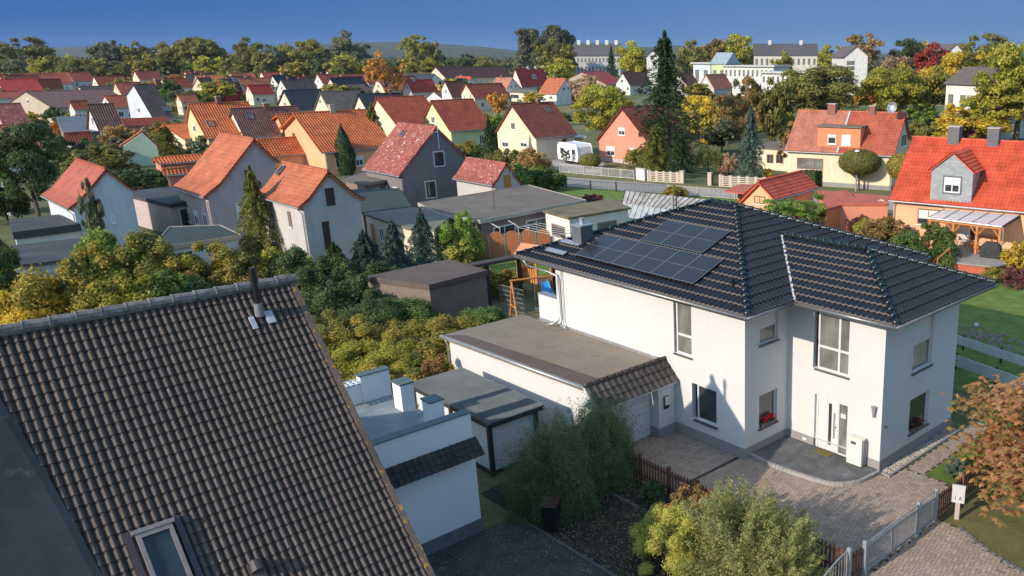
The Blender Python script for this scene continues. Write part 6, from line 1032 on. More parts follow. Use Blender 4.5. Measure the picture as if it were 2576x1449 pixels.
def P_column(seed,n,leaf,pt=1.6):
    g=np.random.default_rng(seed); z=g.random(n); a=g.uniform(0,6.28,n); r=.5*np.sin(np.pi*np.clip(z*.86+.14,0,1))**.8*(1-z**pt*.55)*(1+.10*np.sin(a*5+z*20))*(1-.2*g.random(n)**2); P=np.stack([r*np.cos(a),r*np.sin(a),z],1); N=np.stack([np.cos(a),np.sin(a),.4*np.ones(n)],1)+g.normal(size=(n,3))*.45; return P,N,leaf*g.uniform(.7,1.3,n)
def P_spray(seed,n,leaf,K=46,up=.75,rw=.16):
    g=np.random.default_rng(seed); P=[];N=[];A=[]; per=n//K
    for i in range(K):
        a=g.uniform(0,6.28); el=g.uniform(.05,1.35); L=g.uniform(.34,.56); dr=np.array((math.cos(a)*math.cos(el),math.sin(a)*math.cos(el),math.sin(el)*1.0)); u=g.random((per,1))**.6; rad=rw*(1-u)**.7+.010; pos=dr*u*L*np.array((1,1,1.75))+np.array((0,0,1))*(.03+u*u*.08*up)+g.normal(size=(per,3))*rad*np.array((.6,.6,.8)); P.append(pos); N.append(g.normal(size=(per,3))); A.append(np.tile(dr+np.array((0,0,.5)),(per,1))+g.normal(size=(per,3))*.35)
    P=np.concatenate(P);k=P[:,2]>0; return P[k],np.concatenate(N)[k],leaf*g.uniform(.6,1.3,k.sum()),np.concatenate(A)[k]
def P_fuzz(seed,n,leaf,spk=.10,amp=.13):
    g=np.random.default_rng(seed); d=g.normal(size=(n,3)); d/=np.linalg.norm(d,axis=1,keepdims=True); d[:,2]=np.abs(d[:,2])*1.0-.12; a=np.arctan2(d[:,1],d[:,0]); e=d[:,2]; ph=g.uniform(0,6,6)
    lump=1+amp*np.sin(3*a+ph[0])*np.cos(2*e+ph[1])+amp*.8*np.sin(7*a+6*e+ph[2])+amp*.6*np.sin(11*a-9*e+ph[3])*np.sin(8*e+ph[4]); u=g.random(n); r=.46*lump*(1-.5*u**1.5)*(1+.03*g.normal(size=n)); P=d*r[:,None]*np.array((1,1,1.85)); P[:,2]+=.10
    k=max(20,int(90)); ns=int(n*spk); K=g.integers(0,k,ns); dr=g.normal(size=(k,3)); dr[:,2]=np.abs(dr[:,2])+.5; dr/=np.linalg.norm(dr,axis=1,keepdims=True); uu=g.random(ns)**.8; L=g.uniform(.48,.68,k)
    P2=dr[K]*(L[K]*(.55+.45*uu))[:,None]*np.array((1,1,1.55))+g.normal(size=(ns,3))*(.045*(1-uu)+.008)[:,None]; P2[:,2]+=.10
    P=np.concatenate([P,P2]); N=np.concatenate([d,dr[K]])+g.normal(size=P.shape)*.7; A=np.concatenate([d,dr[K]])+np.array((0,0,.6))+g.normal(size=P.shape)*.35; q=P[:,2]>0; return P[q],N[q],leaf*g.uniform(.6,1.3,q.sum()),A[q]
def P_weep(seed,n,leaf):
    g=np.random.default_rng(seed); P=[];A=[]; K=90; per=n//K
    for i in range(K):
        a=g.uniform(0,6.28); r=g.random()**.5*.48; zt=.97-.5*r*r*2; l=g.uniform(.35,.75)*zt; u=g.random((per,1)); P.append(np.array((math.cos(a)*r,math.sin(a)*r,zt))+np.array((math.cos(a)*.05,math.sin(a)*.05,-l))*u+g.normal(size=(per,3))*.015); A.append(np.tile((0,0,-1.),(per,1))+g.normal(size=(per,3))*.25)
    P=np.concatenate(P); return P,g.normal(size=P.shape),leaf*g.uniform(.7,1.2,len(P)),np.concatenate(A)
def P_cluster(seed,n,leaf,lo=.30):
    """large drooping leaves in whorls"""
    g=np.random.default_rng(seed); K=n//7; cs=[];rs=[]
    for i in range(16):
        d=g.normal(size=3); d/=np.linalg.norm(d); q=.55*g.random()**.4; cs.append(np.array((d[0]*q*.7,d[1]*q*.7,.56+d[2]*q*.66))); rs.append(g.uniform(.14,.23))
    C_,_=clumps(g,cs,rs,K//16,.9,.5); P=[];N=[];A=[]
    for c in C_:
        a=g.uniform(0,6.28,7); dr=np.stack([np.cos(a)*.8,np.sin(a)*.8,-.55-.3*g.random(7)],1); P.append(c+dr*leaf*.8); A.append(dr); N.append(np.stack([np.cos(a)*.5,np.sin(a)*.5,np.ones(7)],1))
    P=np.concatenate(P); return P,np.concatenate(N),leaf*g.uniform(.7,1.2,len(P)),np.concatenate(A)
PROTO={}
def proto(kind,lod,seed):
    key=(kind,lod,seed)
    if key in PROTO: return PROTO[key]
    n={0:2600,1:8000,2:26000,3:70000}[lod]; lf={0:.046,1:.027,2:.0155,3:.0095}[lod]; asp=.62
    if kind=='round': q=P_round(seed,n,lf)
    elif kind=='egg': q=P_round(seed,n,lf,.12,1.,60,(.055,.15),.35)
    elif kind=='loose': q=P_round(seed,int(n*.5),lf*.95,.16,1.,44,(.05,.11))
    elif kind=='poplar': q=P_poplar(seed,n,lf)
    elif kind=='bush': q=P_bush(seed,n,lf*1.05)
    elif kind=='ball': q=P_ball(seed,n,lf)
    elif kind=='mound': q=P_ball(seed,n,lf,.0)
    elif kind=='spruce': q=P_spruce(seed,int(n*1.3),lf*.95); asp=.4
    elif kind=='bigspruce': q=P_spruce(seed,int(n*.55),lf*1.0,19,.30,.10,.5,0,.6); asp=.4
    elif kind=='fuzz': q=P_fuzz(seed,n,lf*.9); asp=.42
    elif kind=='plume': q=P_spray(seed,n,lf*.95,170,1.3,.075); asp=.4
    elif kind=='golden': q=P_spruce(seed,int(n*1.2),lf*.9,16,.5,.02,.5,0,.4); asp=.45
    elif kind=='column': q=P_column(seed,n,lf)
    elif kind=='spray': q=P_spray(seed,n,lf*.85); asp=.4
    elif kind=='wisp': q=P_spray(seed,n,lf*.9,70,.9); asp=.35
    elif kind=='weep': q=P_weep(seed,n,lf*.9); asp=.35
    elif kind=='cluster': q=P_cluster(seed,n,.018); asp=.36
    me=leafmesh(kind+'_crown',q[0],q[1],q[2],asp,seed,q[3] if len(q)>3 else None); PROTO[key]=me; return me
TRK={}
def trunkmesh(kind,seed):
    if (kind,seed) in TRK: return TRK[(kind,seed)]
    rn=random.Random(seed); mb=MB(); con=kind in('spruce','bigspruce','golden','column')
    if con: mb.tube([(0,0,0),(0,0,.5),(0,0,.97)],.018,6,r1=.003)
    else:
        mb.tube([(0,0,0),(rn.uniform(-.01,.01),rn.uniform(-.01,.01),.2),(rn.uniform(-.03,.03),0,.45),(0,rn.uniform(-.04,.04),.8)],.032,7,r1=.006)
        for i in range(9):
            a=i*2.4; z=.2+.05*i; l=rn.uniform(.2,.36); mb.tube([(0,0,z),(math.cos(a)*l*.5,math.sin(a)*l*.5,z+.14),(math.cos(a)*l,math.sin(a)*l,z+.24)],.013,5,r1=.003)
    me=bpy.data.meshes.new('trunk'); me.from_pydata(mb.v,[],mb.f); me.materials.append(None); TRK[(kind,seed)]=me; return me
def plant(kind,P,w,h,mat_,label,lod=1,seed=1,cat=None,name=None,group=None,bk=None,rz=0,squash=1):
    con=kind in('spruce','bigspruce','golden','column'); bushy=kind in('bush','mound','spray','wisp','fuzz','plume')
    name=name or ('conifer' if con else 'shrub' if bushy else 'tree'); E=empty(name,P,rz,label,cat or name.replace('_',' '),group)
    c=bpy.data.objects.new('foliage' if bushy else 'crown',proto(kind,lod,seed)); COL.objects.link(c); c.parent=E; c.scale=(w,w*squash,h); c.material_slots[0].link='OBJECT'; c.material_slots[0].material=LM[mat_]
    t=bpy.data.objects.new('stem' if bushy else 'trunk',trunkmesh(kind,seed%3)); COL.objects.link(t); t.parent=E; s=min(w,h)*1.1 if not con else h*.9; t.scale=(s,s,h*(.8 if bushy else 1)); t.material_slots[0].link='OBJECT'; t.material_slots[0].material=bk or bark
    return E
def T(kind,cx,yt,yb,w,mat_,label,**k):
    P=at(0,cx,yb); q=pl(0,cx,yt,P,(P[0]-CP[0],P[1]-CP[1],0)); sc=depth(P)/FF; 
    lod=k.pop('lod',0 if w<75 else 1 if w<150 else 2); w*={'spruce':1.25,'bigspruce':1.3,'golden':1.15,'bush':1.3,'round':1.15,'loose':1.15,'egg':1.1,'poplar':1.15}.get(kind,1.); return plant(kind,P,w*sc,float(q[2])*(1.06 if kind in('bush','round') else 1),mat_,label,lod,**k)
rnd=random.Random(11)
# skyline trees, left to right
GS='trees on the skyline'
for i,(k,cx,yt,yb,w,m,l) in enumerate([
 ('round',20,102,205,110,'olive','broad olive tree on the skyline at the left edge of the picture'),('round',85,98,203,95,'olive','domed olive tree on the skyline, second from the left edge'),('round',128,150,214,70,'yg','lower yellow-green tree in front of the gap near the left edge'),
 ('round',205,150,216,80,'olive','low dense olive tree left of the tall dark-crowned tree'),('round',285,99,205,78,'grey','dark domed tree alone above the low skyline at the left'),('round',352,112,205,60,'olive','smaller olive tree right of the dark domed tree'),('round',410,120,200,62,'grey','grey-green tree in the dip left of the double crown'),
 ('round',455,103,207,80,'olive','left crown of the broad double-topped olive tree group'),('round',520,99,207,92,'olive','right crown of the broad double-topped olive tree group'),('round',575,132,205,50,'grey','small grey tree filling the notch in the skyline'),
 ('round',634,102,207,74,'olive','rounded olive tree right of the skyline notch'),('round',690,116,207,66,'grey','grey-green tree between two rounded olive trees'),('round',735,110,205,62,'olive','olive tree with flat top above the pinkish far house'),('round',790,105,206,78,'olive','broad olive tree left of the tall willow'),('round',835,124,205,52,'grey','short grey-green tree touching the tall willow'),
 ('egg',890,80,205,96,'grey','tall grey-green willow with pointed top on the skyline'),('round',860,150,214,60,'olive','low olive tree at the foot of the willow'),('round',940,150,206,60,'grey','low grey tree right of the willow'),
 ('loose',1052,82,198,72,'yg','tall yellow-green poplar above the hills'),('loose',1092,88,198,52,'olive','slightly lower olive poplar beside the yellow-green one'),('round',1078,150,206,66,'yg','round yellow-green tree at the foot of the poplars'),('round',1110,140,198,52,'dark','dark tree right of the poplars'),
 ('poplar',1342,66,197,84,'grey','leftmost and broadest dark green tree of the tall trio'),('poplar',1385,63,195,74,'grey','middle tree of the tall dark green trio'),('poplar',1428,64,197,78,'grey','rightmost tree of the tall dark green trio'),('round',1405,106,215,92,'olive','olive-yellow tree in front of the tall dark trio'),('round',1408,150,222,84,'yg','lower yellow-tinged crown below the olive-yellow tree'),
 ('round',1330,150,196,48,'gold','small golden tree below the tall dark trio'),('round',1500,155,210,60,'pinkbrown','pinkish-brown tree in front of the long pale block'),('spruce',1541,118,215,32,'conifer','narrow dark conifer in front of the long pale block'),('round',1594,112,222,84,'yg','yellow-green tree right of the long pale block'),
 ('round',1740,105,210,70,'olive','olive tree right of the large spruce on the skyline'),('round',1800,98,205,72,'rust','rust-tinted tree left of the broad golden-olive group'),('round',1855,92,205,88,'yg','broad golden-olive crown above the school roofs'),('round',1905,110,203,42,'rust','small rust tree at the right end of the golden-olive group'),
 ('round',1966,136,216,52,'autumn','compact autumn tree in front of the slate-roofed block'),('round',2088,117,205,72,'yg','yellow-green tree right of the slate-roofed block'),('loose',2170,73,205,100,'rust','tall rust-brown tree rising above the white tower block'),('round',2283,103,205,80,'dark','dark green tree on the skyline right of the tower block'),
 ('round',2250,137,222,76,'pinkbrown','pinkish-brown crown behind the big yellow-green tree'),('round',2357,118,232,100,'red','dark red maple on the right skyline'),('round',2465,91,230,128,'olive','large olive-green tree behind the orange tree'),('round',2330,104,203,50,'autumn','low golden tree between the dark green and red trees')]):
    T(k,cx,yt,yb,w*1.08,m,l,seed=1+i%5,group=GS,rz=i*1.7,lod=1 if w>60 else 0)
# middle distance, centre and right
for i,(k,cx,yt,yb,w,m,l,o) in enumerate([
 ('loose',975,130,262,92,'orange','orange-brown tree standing among the red roofs',dict(lod=1)),('bush',853,172,216,40,'bright','light green round shrub among the far roofs',{}),('loose',1479,178,285,88,'pinkbrown','pinkish-brown autumn tree beside the small orange roof',dict(lod=1)),('round',1518,220,364,138,'yg','yellow-green tree between the cream house and the salmon house',dict(lod=2)),
 ('round',1255,232,300,46,'orange','small orange tree in front of the long brick-red roof',{}),('round',1345,234,268,62,'gold','golden shrub-like tree below the flat-roofed extension',{}),('bigspruce',1680,84,416,215,'conifer','very tall spruce in front of the salmon house',dict(lod=2)),
 ('spruce',952,262,420,78,'goldcon','pale green leaning conifer left of the dark grey house',dict(lod=1)),('spruce',1032,271,330,28,'conifer','tiny dark conifer in front of the green house',{}),('spruce',1237,297,412,52,'conifer','slim spruce between the green and the cream house',dict(lod=1)),
 ('column',732,311,415,40,'conifer','left thuja of three in front of the large orange roof',dict(lod=1)),('column',780,290,425,80,'conifer','tallest and broadest thuja of three before the large orange roof',dict(lod=1)),('column',873,312,440,54,'conifer','dark narrow thuja at the corner of the dark grey house',dict(lod=1)),
 ('bush',1147,414,502,96,'bright','round light green laurel beside the dark grey house wall',dict(lod=2)),('bush',1330,404,478,84,'bright','leafy bright shrub right of the small outhouse',dict(lod=1)),('bush',1382,414,480,70,'laurel','leafy green shrub at the end of the wide felt roof',dict(lod=1)),('column',1369,416,474,30,'conifer','small dark cypress among the bright shrubs',dict(lod=1)),
 ('bush',1275,368,425,80,'olive','olive shrub in front of the cream house gable',dict(lod=1)),('bush',1340,372,432,84,'rust','brownish shrub right of the cream house gable',dict(lod=1)),('bush',1175,348,392,56,'autumn','tan shrub below the green house',dict(lod=1)),('bush',1200,362,392,44,'dark','dark clipped shrub next to the tan shrub',{}),
 ('mound',1485,385,423,54,'olive','clipped round shrub in front of the salmon house corner',dict(lod=1)),('loose',1424,372,416,24,'grey','thin young tree in front of the caravan',dict(lod=1)),('round',1602,376,428,56,'autumn','small gnarled tree in front of the salmon house',dict(lod=1)),('mound',1573,422,434,30,'autumn','low clipped shrub at the foot of the salmon house',{}),
 ('spruce',1652,318,440,120,'goldcon','bushy green spruce at the right corner of the salmon house',dict(lod=2)),('spruce',1715,340,446,84,'conifer','dark spruce behind the left pierced fence',dict(lod=1)),('loose',1829,222,372,80,'rust','dark pine with bare pinkish trunk',dict(lod=1)),('loose',1880,180,400,92,'rust','brownish half-bare conifer behind the pierced fence',dict(lod=2)),('round',1940,192,400,96,'olive','dark tree left of the huge olive crown',dict(lod=1)),
 ('spruce',1889,268,452,80,'blue','blue-green spruce behind the pierced concrete fence',dict(lod=1)),('weep',1782,372,438,88,'goldcon','weeping pale green tree behind the pierced fence',dict(lod=1)),('bush',1833,376,440,44,'pinkbrown','dry pinkish shrub between weeping tree and blue spruce',dict(lod=1)),('round',1763,246,352,112,'gold','golden-yellow tree behind the dark pine',dict(lod=1)),('bush',1718,262,340,80,'yg','yellow-green tree beside the large spruce',dict(lod=1)),
 ('round',1966,264,380,72,'yg','yellow-green tree at the left end of the semi-detached house',dict(lod=1)),('loose',1990,300,440,70,'rust','sparse brownish tree in front of the semi-detached house',dict(lod=1)),('bush',1929,420,450,34,'gold','small golden shrub beside the blue spruce',{}),
 ('round',2062,172,325,225,'olive','huge domed olive-gold tree behind the semi-detached house',dict(lod=2)),('egg',2243,146,322,180,'yg','big bright yellow-green tree behind the satellite dish',dict(lod=2)),('round',2337,178,320,115,'autumn','mixed green and gold tree between two bright trees',dict(lod=1)),('round',2418,138,302,185,'gold','brilliant orange-gold tree in front of the solar-roofed house',dict(lod=2)),
 ('round',2555,104,354,215,'yg','tall yellow-green tree at the right edge of the picture',dict(lod=2)),('round',2500,215,354,140,'yg','green lower crown at the right edge behind the red roof',dict(lod=1)),('bush',2430,250,354,150,'gold','autumn shrubbery behind the red roof and its chimneys',dict(lod=1)),('bush',2316,298,352,80,'olive','olive shrubs behind the left end of the big red roof',dict(lod=1)),('bush',2440,300,356,44,'burgundy','dark red shrub behind the left slate chimney',{}),
 ('ball',2160,376,478,104,'olive','ball-shaped maple in front of the semi-detached house',dict(lod=2)),('ball',2262,386,490,70,'autumn','second ball-shaped maple beside the big red roof',dict(lod=1)),
 ('loose',2005,482,585,190,'bright','loose light green tree in front of the small garage',dict(lod=2)),('bush',2160,540,590,56,'burgundy','dark red shrub left of the olive shrubs near the terrace',{}),('bush',2225,546,630,110,'rust','olive-brown shrub in front of the peach house wall',dict(lod=1)),('bush',2185,540,612,70,'yg','yellow-green shrub beside the dark red one',dict(lod=1)),('bush',2328,560,668,130,'laurel','dense green shrub left of the terrace steps',dict(lod=2)),('mound',2178,534,560,44,'laurel','small rounded green shrub behind the white house roof',dict(lod=1)),
 ('bush',2562,600,680,72,'gold','golden-yellow shrub at the right edge by the terrace',dict(lod=1)),('bush',2500,672,712,60,'autumn','low green-yellow shrub below the terrace base wall',dict(lod=1)),('bush',2556,664,722,60,'burgundy','reddish shrub at the right edge beside the lawn',dict(lod=1)),
 ('bush',1694,465,502,60,'autumn','yellow-orange shrub behind the weathered greenhouse',dict(lod=1)),('bush',1488,485,508,44,'burgundy','reddish low shrub beside the mossy shed roof',dict(lod=1)),('bush',1590,492,522,30,'bright','small bright shrub at the greenhouse corner',{}),('column',1475,524,592,30,'bright','narrow bright green cypress beside the slate chimney',dict(lod=1)),('bush',1335,532,600,54,'olive','straggly shrub under the washing lines',dict(lod=1)),('bush',1310,572,622,110,'dark','dark shrubs behind the arched timber fence',dict(lod=1)),
 # left side
 ('bush',1160,520,652,100,'bright','bright green leafy shrub in front of the wide felt roof',dict(lod=2)),('bush',1150,585,660,80,'lime','yellow-green lower part shrub at the lawn edge',dict(lod=1)),('bush',893,540,592,66,'bright','feathery bright shrub at the corner of the light grey barn',dict(lod=1)),
 ('golden',668,418,668,150,'goldcon','drooping golden-green conifer in front of the pinkish house',dict(lod=2)),('round',100,318,560,150,'dark','large dark ivy-green tree at the left in front of the roofs',dict(lod=2)),('round',30,590,850,110,'dark','dark tree cut by the left edge of the picture',dict(lod=2)),('bush',260,358,440,120,'olive','olive shrubs behind the small white house',dict(lod=1)),('spruce',431,318,402,80,'goldcon','pale-tipped conifer left of the yellow gable',dict(lod=1)),('bush',490,358,392,56,'gold','golden shrub below the orange outbuilding',{}),
 ('bush',345,420,480,120,'dark','dark ivy mound behind the small white house',dict(lod=1)),('bush',200,330,430,90,'dark','dark tree right of the large ivy-green one',dict(lod=1)),('bush',20,440,560,80,'dark','dark shrubs around the cut-off white house',dict(lod=1)),('egg',262,440,676,48,'grey','thin grey-green tree in front of the small white house wall',dict(lod=1)),
 ('bush',540,600,648,76,'burgundy','brown-red shrub beside the veranda',dict(lod=1)),('bush',300,573,790,187,'bright','green shrub in the belt behind the near roof',dict(lod=2)),('bush',220,595,830,212,'autumn','golden-olive shrub in the belt behind the near roof',dict(lod=2)),('bush',120,693,850,162,'gold','golden shrub at the left end of the belt behind the near roof',dict(lod=2)),('bush',390,583,790,175,'olive','olive-green shrub in the middle of the belt',dict(lod=2)),('bush',455,613,790,150,'yg','yellow-green shrub in the middle of the belt',dict(lod=2)),('bush',540,603,780,162,'autumn','tan and yellow shrub right of the veranda',dict(lod=2)),('bush',620,613,770,162,'olive','olive shrub at the foot of the golden conifer',dict(lod=2)),('bush',700,613,760,162,'yg','yellow-green shrub beside the flue pipe of the near roof',dict(lod=2)),('bush',775,623,770,150,'dark','dark shrub right of the flue pipe',dict(lod=2)),
 ('bush',340,663,850,187,'yg','low yellow-green shrub touching the near ridge',dict(lod=2)),('bush',440,673,830,162,'laurel','low green shrub touching the near ridge',dict(lod=2)),('bush',560,663,790,175,'rust','low brownish shrub touching the near ridge',dict(lod=2)),
 ('spruce',860,610,772,150,'dark','dark conifer left of the cream lean-to',dict(lod=2)),('spruce',935,580,760,150,'blue','blue-green conifer in front of the cream lean-to',dict(lod=2)),('spruce',1005,555,735,125,'blue','pale blue-green conifer in the middle of the dark group',dict(lod=2)),('spruce',1075,528,705,112,'blue','tallest blue-green conifer of the dark group',dict(lod=2)),('bush',820,700,850,160,'dark','dark shrub mass left of the brown garage',dict(lod=2)),('bush',900,690,830,150,'dark','very dark shrub mass beside the brown garage',dict(lod=2)),
 ('bush',960,660,790,150,'dark','dark shrubs filling the foot of the blue-green conifers',dict(lod=2)),('bush',1050,640,735,130,'blue','grey-green shrubs between the conifers and the bright shrub',dict(lod=1)),('bush',840,640,800,150,'dark','dark shrub behind the near roof verge',dict(lod=2)),
 ('bush',1260,665,742,90,'autumn','leafy autumn hedge under the dark canopy beam',dict(lod=1)),('bush',1215,660,730,60,'olive','olive hedge left of the canopy post',dict(lod=1)),
 ]):
    T(k,cx,yt,yb,w,m,l,seed=1+i%5,rz=i*2.1,**o)
# hedges and near shrubs (metres)
def near(kind,x,y,w,h,m,l,lod=2,seed=1,**k): return plant(kind,(x,y,0),w,h,m,l,lod,seed,**k)
near('bush',-20.6,-2.2,6.2,2.5,'laurel','rounded glossy laurel in front of the brown garage',3,2,squash=.8); near('bush',-16.9,.6,6.4,2.0,'laurel','lower laurel hedge behind the white garage roof',3,4,squash=.7); near('bush',-14.0,1.6,3.0,1.9,'laurel','end of the laurel hedge beside the garage roof corner',2,1,squash=.7)
for i,(x,y,w,h,m,l) in enumerate([(-18.5,-4.6,3.8,2.3,'autumn','autumn shrub left in the coloured hedge behind the annex'),(-16.4,-2.6,3.8,2.2,'autumn','orange-tinted shrub in the coloured hedge behind the annex'),(-14.4,-3.0,3.0,2.3,'autumn','mixed autumn shrub at the garage wall'),(-15.2,-5.4,3.6,2.1,'yg','yellow-green shrub in front of the coloured hedge'),(-12.4,-6.6,2.8,2.2,'autumn','autumn shrub directly behind the terrace parapet'),(-12.3,-5.0,2.2,2.0,'copper','orange shrub at the corner of the corrugated shed'),(-20.6,-3.2,3.6,2.4,'dark','dark shrub at the left of the laurel'),(-17.6,-7.0,4.0,2.1,'yg','yellow-green shrub low beside the near roof verge'),(-13.6,-8.4,3.2,2.0,'autumn','low autumn shrub near the near roof verge'),(-20.6,-6.2,3.8,2.4,'olive','olive shrub beside the near roof verge'),(-14.2,-1.2,2.4,2.2,'bright','green-leaved shrub at the garage gutter')]): near('bush',x,y,w*1.4,h*1.15,m,l,3 if w>3 else 2,1+i%5,rz=i)
near('fuzz',-2.45,-6.3,3.4,3.1,'willow','dense grey-green willow shrub in the shaded front garden, nearer one',3,1,rz=1); near('fuzz',-2.7,-4.3,2.9,3.2,'willow','darker willow shrub against the garage wall, farther one',3,2,rz=2)
near('bush',-.3,-4.05,.95,.75,'willow','small round shrub in front of the picket fence',1,3); near('bush',1.0,-4.1,1.0,.8,'rust','straggly brown shrub at the picket fence',1,4)
near('plume',4.4,-5.3,4.6,2.5,'juniper','large feathery golden-green juniper in the front garden',3,1); near('plume',5.5,-4.7,3.2,2.0,'juniper','lower right part of the juniper group by the gate',3,3,rz=2.2); near('plume',3.4,-4.8,2.8,2.1,'juniper','left plume of the juniper group',2,2,rz=4)
near('bush',2.75,-6.1,2.4,1.9,'lime','yellow-green leafy shrub left of the juniper',3,2); near('loose',2.6,-5.3,1.8,2.1,'copper','thin pinkish-leaved shrub behind the yellow-green one',1,5)
near('cluster',10.0,1.75,6.8,4.8,'copper','cherry tree with drooping orange and green leaves at the right front',2,1,bk=barkp); near('cluster',9.1,4.9,4.6,3.3,'copper','rear cherry tree with orange leaves behind the picket fence',1,2,bk=barkp)
near('bush',6.15,4.0,.9,.7,'blue','grey lavender shrub inside the picket fence',1,2); near('bush',6.2,5.4,1.1,.9,'bright','green perennial behind the lavender',1,3); near('bush',6.6,3.6,.5,.45,'pinkbrown','small dry plant beside the lavender',0,3)
# clipped hedge block
hp=[at(3,1000,1290)[:2],at(3,1182,1262)[:2]]; E=empty('hedge',(hp[0][0],hp[0][1],0),math.atan2(hp[1][1]-hp[0][1],hp[1][0]-hp[0][0]),'clipped dark green box hedge left of the ball-shaped maple','hedge'); Lh=float(np.linalg.norm(hp[1]-hp[0])); g=np.random.default_rng(3); n=9000; u=g.random((n,3)); f=g.integers(0,4,n); u[f==0,2]=1; u[f==1,1]=0; u[f==2,0]=0; u[f==3,0]=1
nv=np.zeros((n,3)); nv[f==0,2]=1; nv[f==1,1]=-1; nv[f==2,0]=-1; nv[f==3,0]=1; me=leafmesh('foliage',u*np.array((Lh,1.6,1.7))+g.normal(size=(n,3))*.03,nv+g.normal(size=(n,3))*.5,.08*g.uniform(.7,1.3,n)); c=link('foliage',me,None,E); me.materials[0]=LM['dark']; build('core',MB().box((.1,.1,0),(Lh-.1,1.5,1.6)),LM['dark'],E)
# filler shrubs and garden trees between the village houses
HS=[(o.location.copy(),o['label']) for o in bpy.data.objects if o.parent is None and o.get('category') in ('house','barn','outbuilding','outhouse','garage','shed','house wing','school','annex')]
USED=set()
def short(l):
    for w_ in (' with ',' behind ',' beside ',' under ',' left of ',' in front ',' between ',' at the ',' near ',' below ',' right of ',' by the ',' among ',' half ',' cut ',' glimpsed ',' on the ',' above '):
        if w_ in l and len(l.split(w_)[0].split())>=3: l=l.split(w_)[0]
    return ' '.join(l.split()[:7])
def flabel(P,base):
    d=sorted((( (h.x-P[0])**2+(h.y-P[1])**2),l,h) for h,l in HS)[:4]
    for adj in ('','low ','broad ','small ','bushy ','dense ','ragged ','leafy '):
        for _,l,h in d:
            v=np.array((P[0]-h.x,P[1]-h.y,0)); a=v@RGT; b=v@FWD; rel=('right of' if a>0 else 'left of') if abs(a)>abs(b) else ('behind' if b>0 else 'in front of')
            t=adj+base+' '+rel+' the '+short(l)
            if t not in USED: USED.add(t); return t
    return base
rk=0; rtry=0
while rk<30 and rtry<900:
    rtry+=1; cx=rnd.uniform(0,1080); yb=rnd.uniform(196,262); P=at(0,cx,yb)
    if min(math.hypot(h.x-P[0],h.y-P[1]) for h,_ in HS)<(9 if yb>225 else 16): continue
    rf=rnd.choice(['brick','orange','salmonred','brownred','brick','deepred','dark']); dz=depth(P); pxm=FF/dz; y8=yb-7.2*pxm*.97; wd_=rnd.uniform(8,11)*pxm*.42; hw_=4.2*pxm
    lab=flabel(P,{'brick':'brick-red','orange':'orange','salmonred':'salmon-red','brownred':'brown-red','deepred':'deep red','dark':'dark'}[rf]+'-roofed far house'); 
    H_,I_=F(lab,0,(cx-wd_,y8),(cx+wd_,y8-1.5),(cx-wd_+hw_*.62,y8+4.1*pxm),3.0,rf,WL[rnd.choice(['offwhite','cream','beige','offwhite'])],rnd.choice([92,98,100]),None,Lmin=rnd.uniform(8.5,11),group='far houses packed below the treeline',chim=[((cx,y8),.6,.6,brick)])
    HS.append((H_.location.copy(),lab)); rk+=1
for x0,y0_,x1,y1_,n in ((60,250,640,420,44),(600,200,1320,262,50),(900,262,1460,410,22),(1330,180,1900,262,36),(1750,262,2250,350,26),(1690,300,1960,400,14),(2200,240,2576,330,18),(1400,190,1960,240,30),(0,200,600,262,56)):
    for i in range(n):
        cx=rnd.uniform(x0,x1); yb=rnd.uniform(y0_,y1_); P=at(0,cx,yb)
        if min((h.x-P[0])**2+(h.y-P[1])**2 for h,_ in HS)<16: P=P+np.array((-3.5,-2.0,0))
        kd=rnd.choice(['bush','round','bush','bush']); m=rnd.choice(['olive','dark','yg','rust','gold','olive','grey','autumn','bright','orange']); h=rnd.uniform(1.8,3.6) if kd=='bush' else rnd.uniform(3.5,5.5); w=h*rnd.uniform(1.1,1.6)
        if yb<262: h*=1.25; w*=1.5
        plant(kd,P,w,h,m,flabel(P,{'olive':'olive','dark':'dark green','yg':'yellow-green','rust':'brownish','grey':'grey-green','autumn':'golden-brown','bright':'fresh green','gold':'golden','orange':'orange'}[m]+(' shrub' if kd=='bush' else ' tree')),0,rnd.randint(1,4),group='garden greenery between the village houses',rz=rnd.uniform(0,6))
# second row of trees below the skyline
for i in range(46):
    cx=-30+i*26+rnd.uniform(-10,10) if i<42 else rnd.uniform(1120,1300); yb=rnd.uniform(198,214); m=rnd.choice(['olive','grey','dark','olive','yg','autumn']); yt=rnd.uniform(133,160)
    P=at(0,cx,yb); T('round',cx,yt,yb,rnd.uniform(46,74),m,flabel(P,{'olive':'olive','dark':'dark green','yg':'yellow-green','grey':'grey-green','autumn':'golden-brown'}[m]+' woodland-edge tree'),seed=1+i%4,group='second row of trees below the skyline',rz=i)
# far woodland and hills
g=np.random.default_rng(7); CC=[];NN=[];SS=[]
for i in range(2600):
    dpt=650+1500*g.random()**1.3 if i>700 else g.uniform(430,700); px=g.uniform(-60,2640); d=ray((px,140)); d=d/(d@FWD); P=CP+d*dpt; w=g.uniform(7,13); h=g.uniform(7,13) if i>700 else g.uniform(4,8.5); m=90
    v=g.normal(size=(m,3)); v/=np.linalg.norm(v,axis=1,keepdims=True); v[:,2]=np.abs(v[:,2]); CC.append(np.array((P[0],P[1],0))+v*np.array((w*.6,w*.6,h))*(1-.15*g.random((m,1)))); NN.append(v+g.normal(size=(m,3))*.4); SS.append(w*.12*g.uniform(.7,1.3,m))
wm,nt,bs=nm('woodland_leaves'); c_=ramp(nt,noise(nt,wpos(nt),.035,3,.7),[(.3,(.045,.055,.025)),(.48,(.085,.09,.035)),(.58,(.14,.12,.045)),(.7,(.20,.15,.05))]); nt.links.new(c_,bs.inputs['Base Color']); bs.inputs['Roughness'].default_value=.9
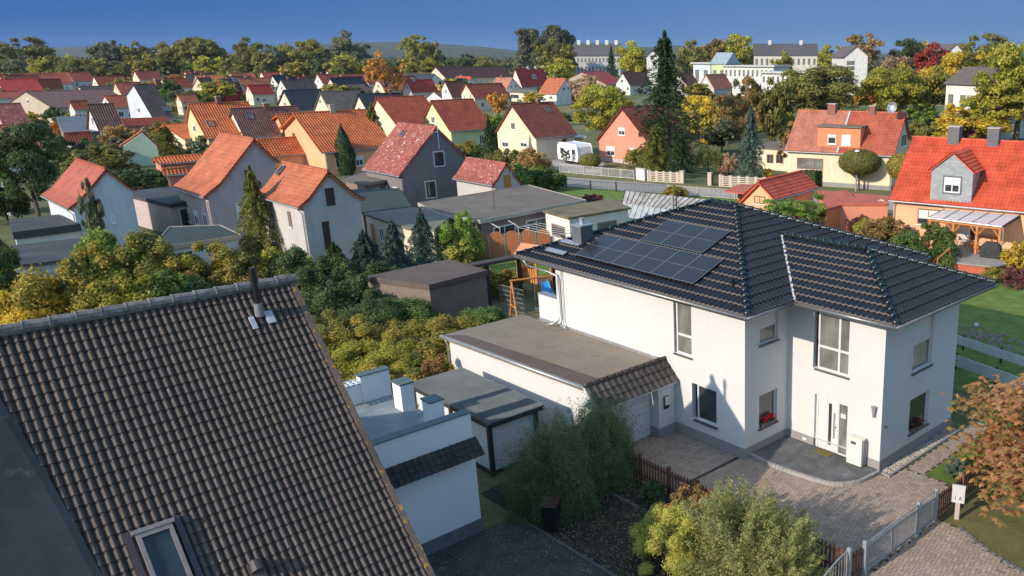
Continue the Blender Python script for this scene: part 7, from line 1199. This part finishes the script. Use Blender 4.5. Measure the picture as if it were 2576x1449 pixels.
me=leafmesh('woodland',np.concatenate(CC),np.concatenate(NN),np.concatenate(SS),.8,5); o=link('woodland',me); me.materials[0]=wm; tag(o,'far woodland canopy filling the plain behind the village','woodland',kind='stuff')
def hill(name,prof,dist,m,dp_=900):
    V=[];F_=[]; n=len(prof); xs=np.linspace(prof[0][0],prof[-1][0],140); hs=np.interp(xs,[p[0] for p in prof],[p[1] for p in prof]); rr=np.random.default_rng(1); hs=hs+rr.normal(size=140)*.35
    for x,y in zip(xs,hs):
        d=ray((x,140)); d=d/(d@FWD); top=CP[2]+(140.1-y)/FF*dist/math.cos(0); P=CP+d*dist; P2=CP+d*(dist-dp_); P3=CP+d*(dist+dp_); V+=[(P2[0],P2[1],0),(P2[0]*.5+P[0]*.5,P2[1]*.5+P[1]*.5,top*.72),(P[0],P[1],top),(P3[0],P3[1],0)]
    for i in range(139):
        for j in range(3): a=i*4+j; F_.append((a,a+4,a+5,a+1))
    mb=MB(); mb.v=[tuple(map(float,v)) for v in V]; mb.f=F_; mb.uv=[None]*len(F_); struct(name,mb,m)
hm,nt,bs=nm('wooded_hill'); nt.links.new(ramp(nt,noise(nt,wpos(nt),.012,8,.75),[(.35,(.028,.042,.028)),(.65,(.06,.075,.045))]),bs.inputs['Base Color']); bs.inputs['Roughness'].default_value=1; bump(nt,bs,noise(nt,wpos(nt),.03,5),12)
hill('far_hills',[(-300,136),(100,122),(230,118),(430,124),(600,133),(720,128),(800,112),(900,108),(1010,107),(1120,112),(1220,119),(1300,128),(1400,136),(1560,122),(1700,115),(1900,124),(2100,134),(2400,136),(2900,139)],3600,hm)

# ------------------------------------------------------------ air: thin haze round the whole scene
hz_=bpy.data.materials.new('air_haze'); hz_.use_nodes=True; nt=hz_.node_tree; nt.nodes.remove(nt.nodes['Principled BSDF']); pv=nt.nodes.new('ShaderNodeVolumePrincipled'); pv.inputs['Color'].default_value=(.78,.87,1,1); pv.inputs['Density'].default_value=HAZE; pv.inputs['Anisotropy'].default_value=.2; nt.links.new(pv.outputs[0],nt.nodes['Material Output'].inputs['Volume'])
tag(build('haze',MB().box((-5200,-1300,-1.),(1600,5600,90)),hz_),'pale bluish air that softens the far hills','haze',kind='stuff')
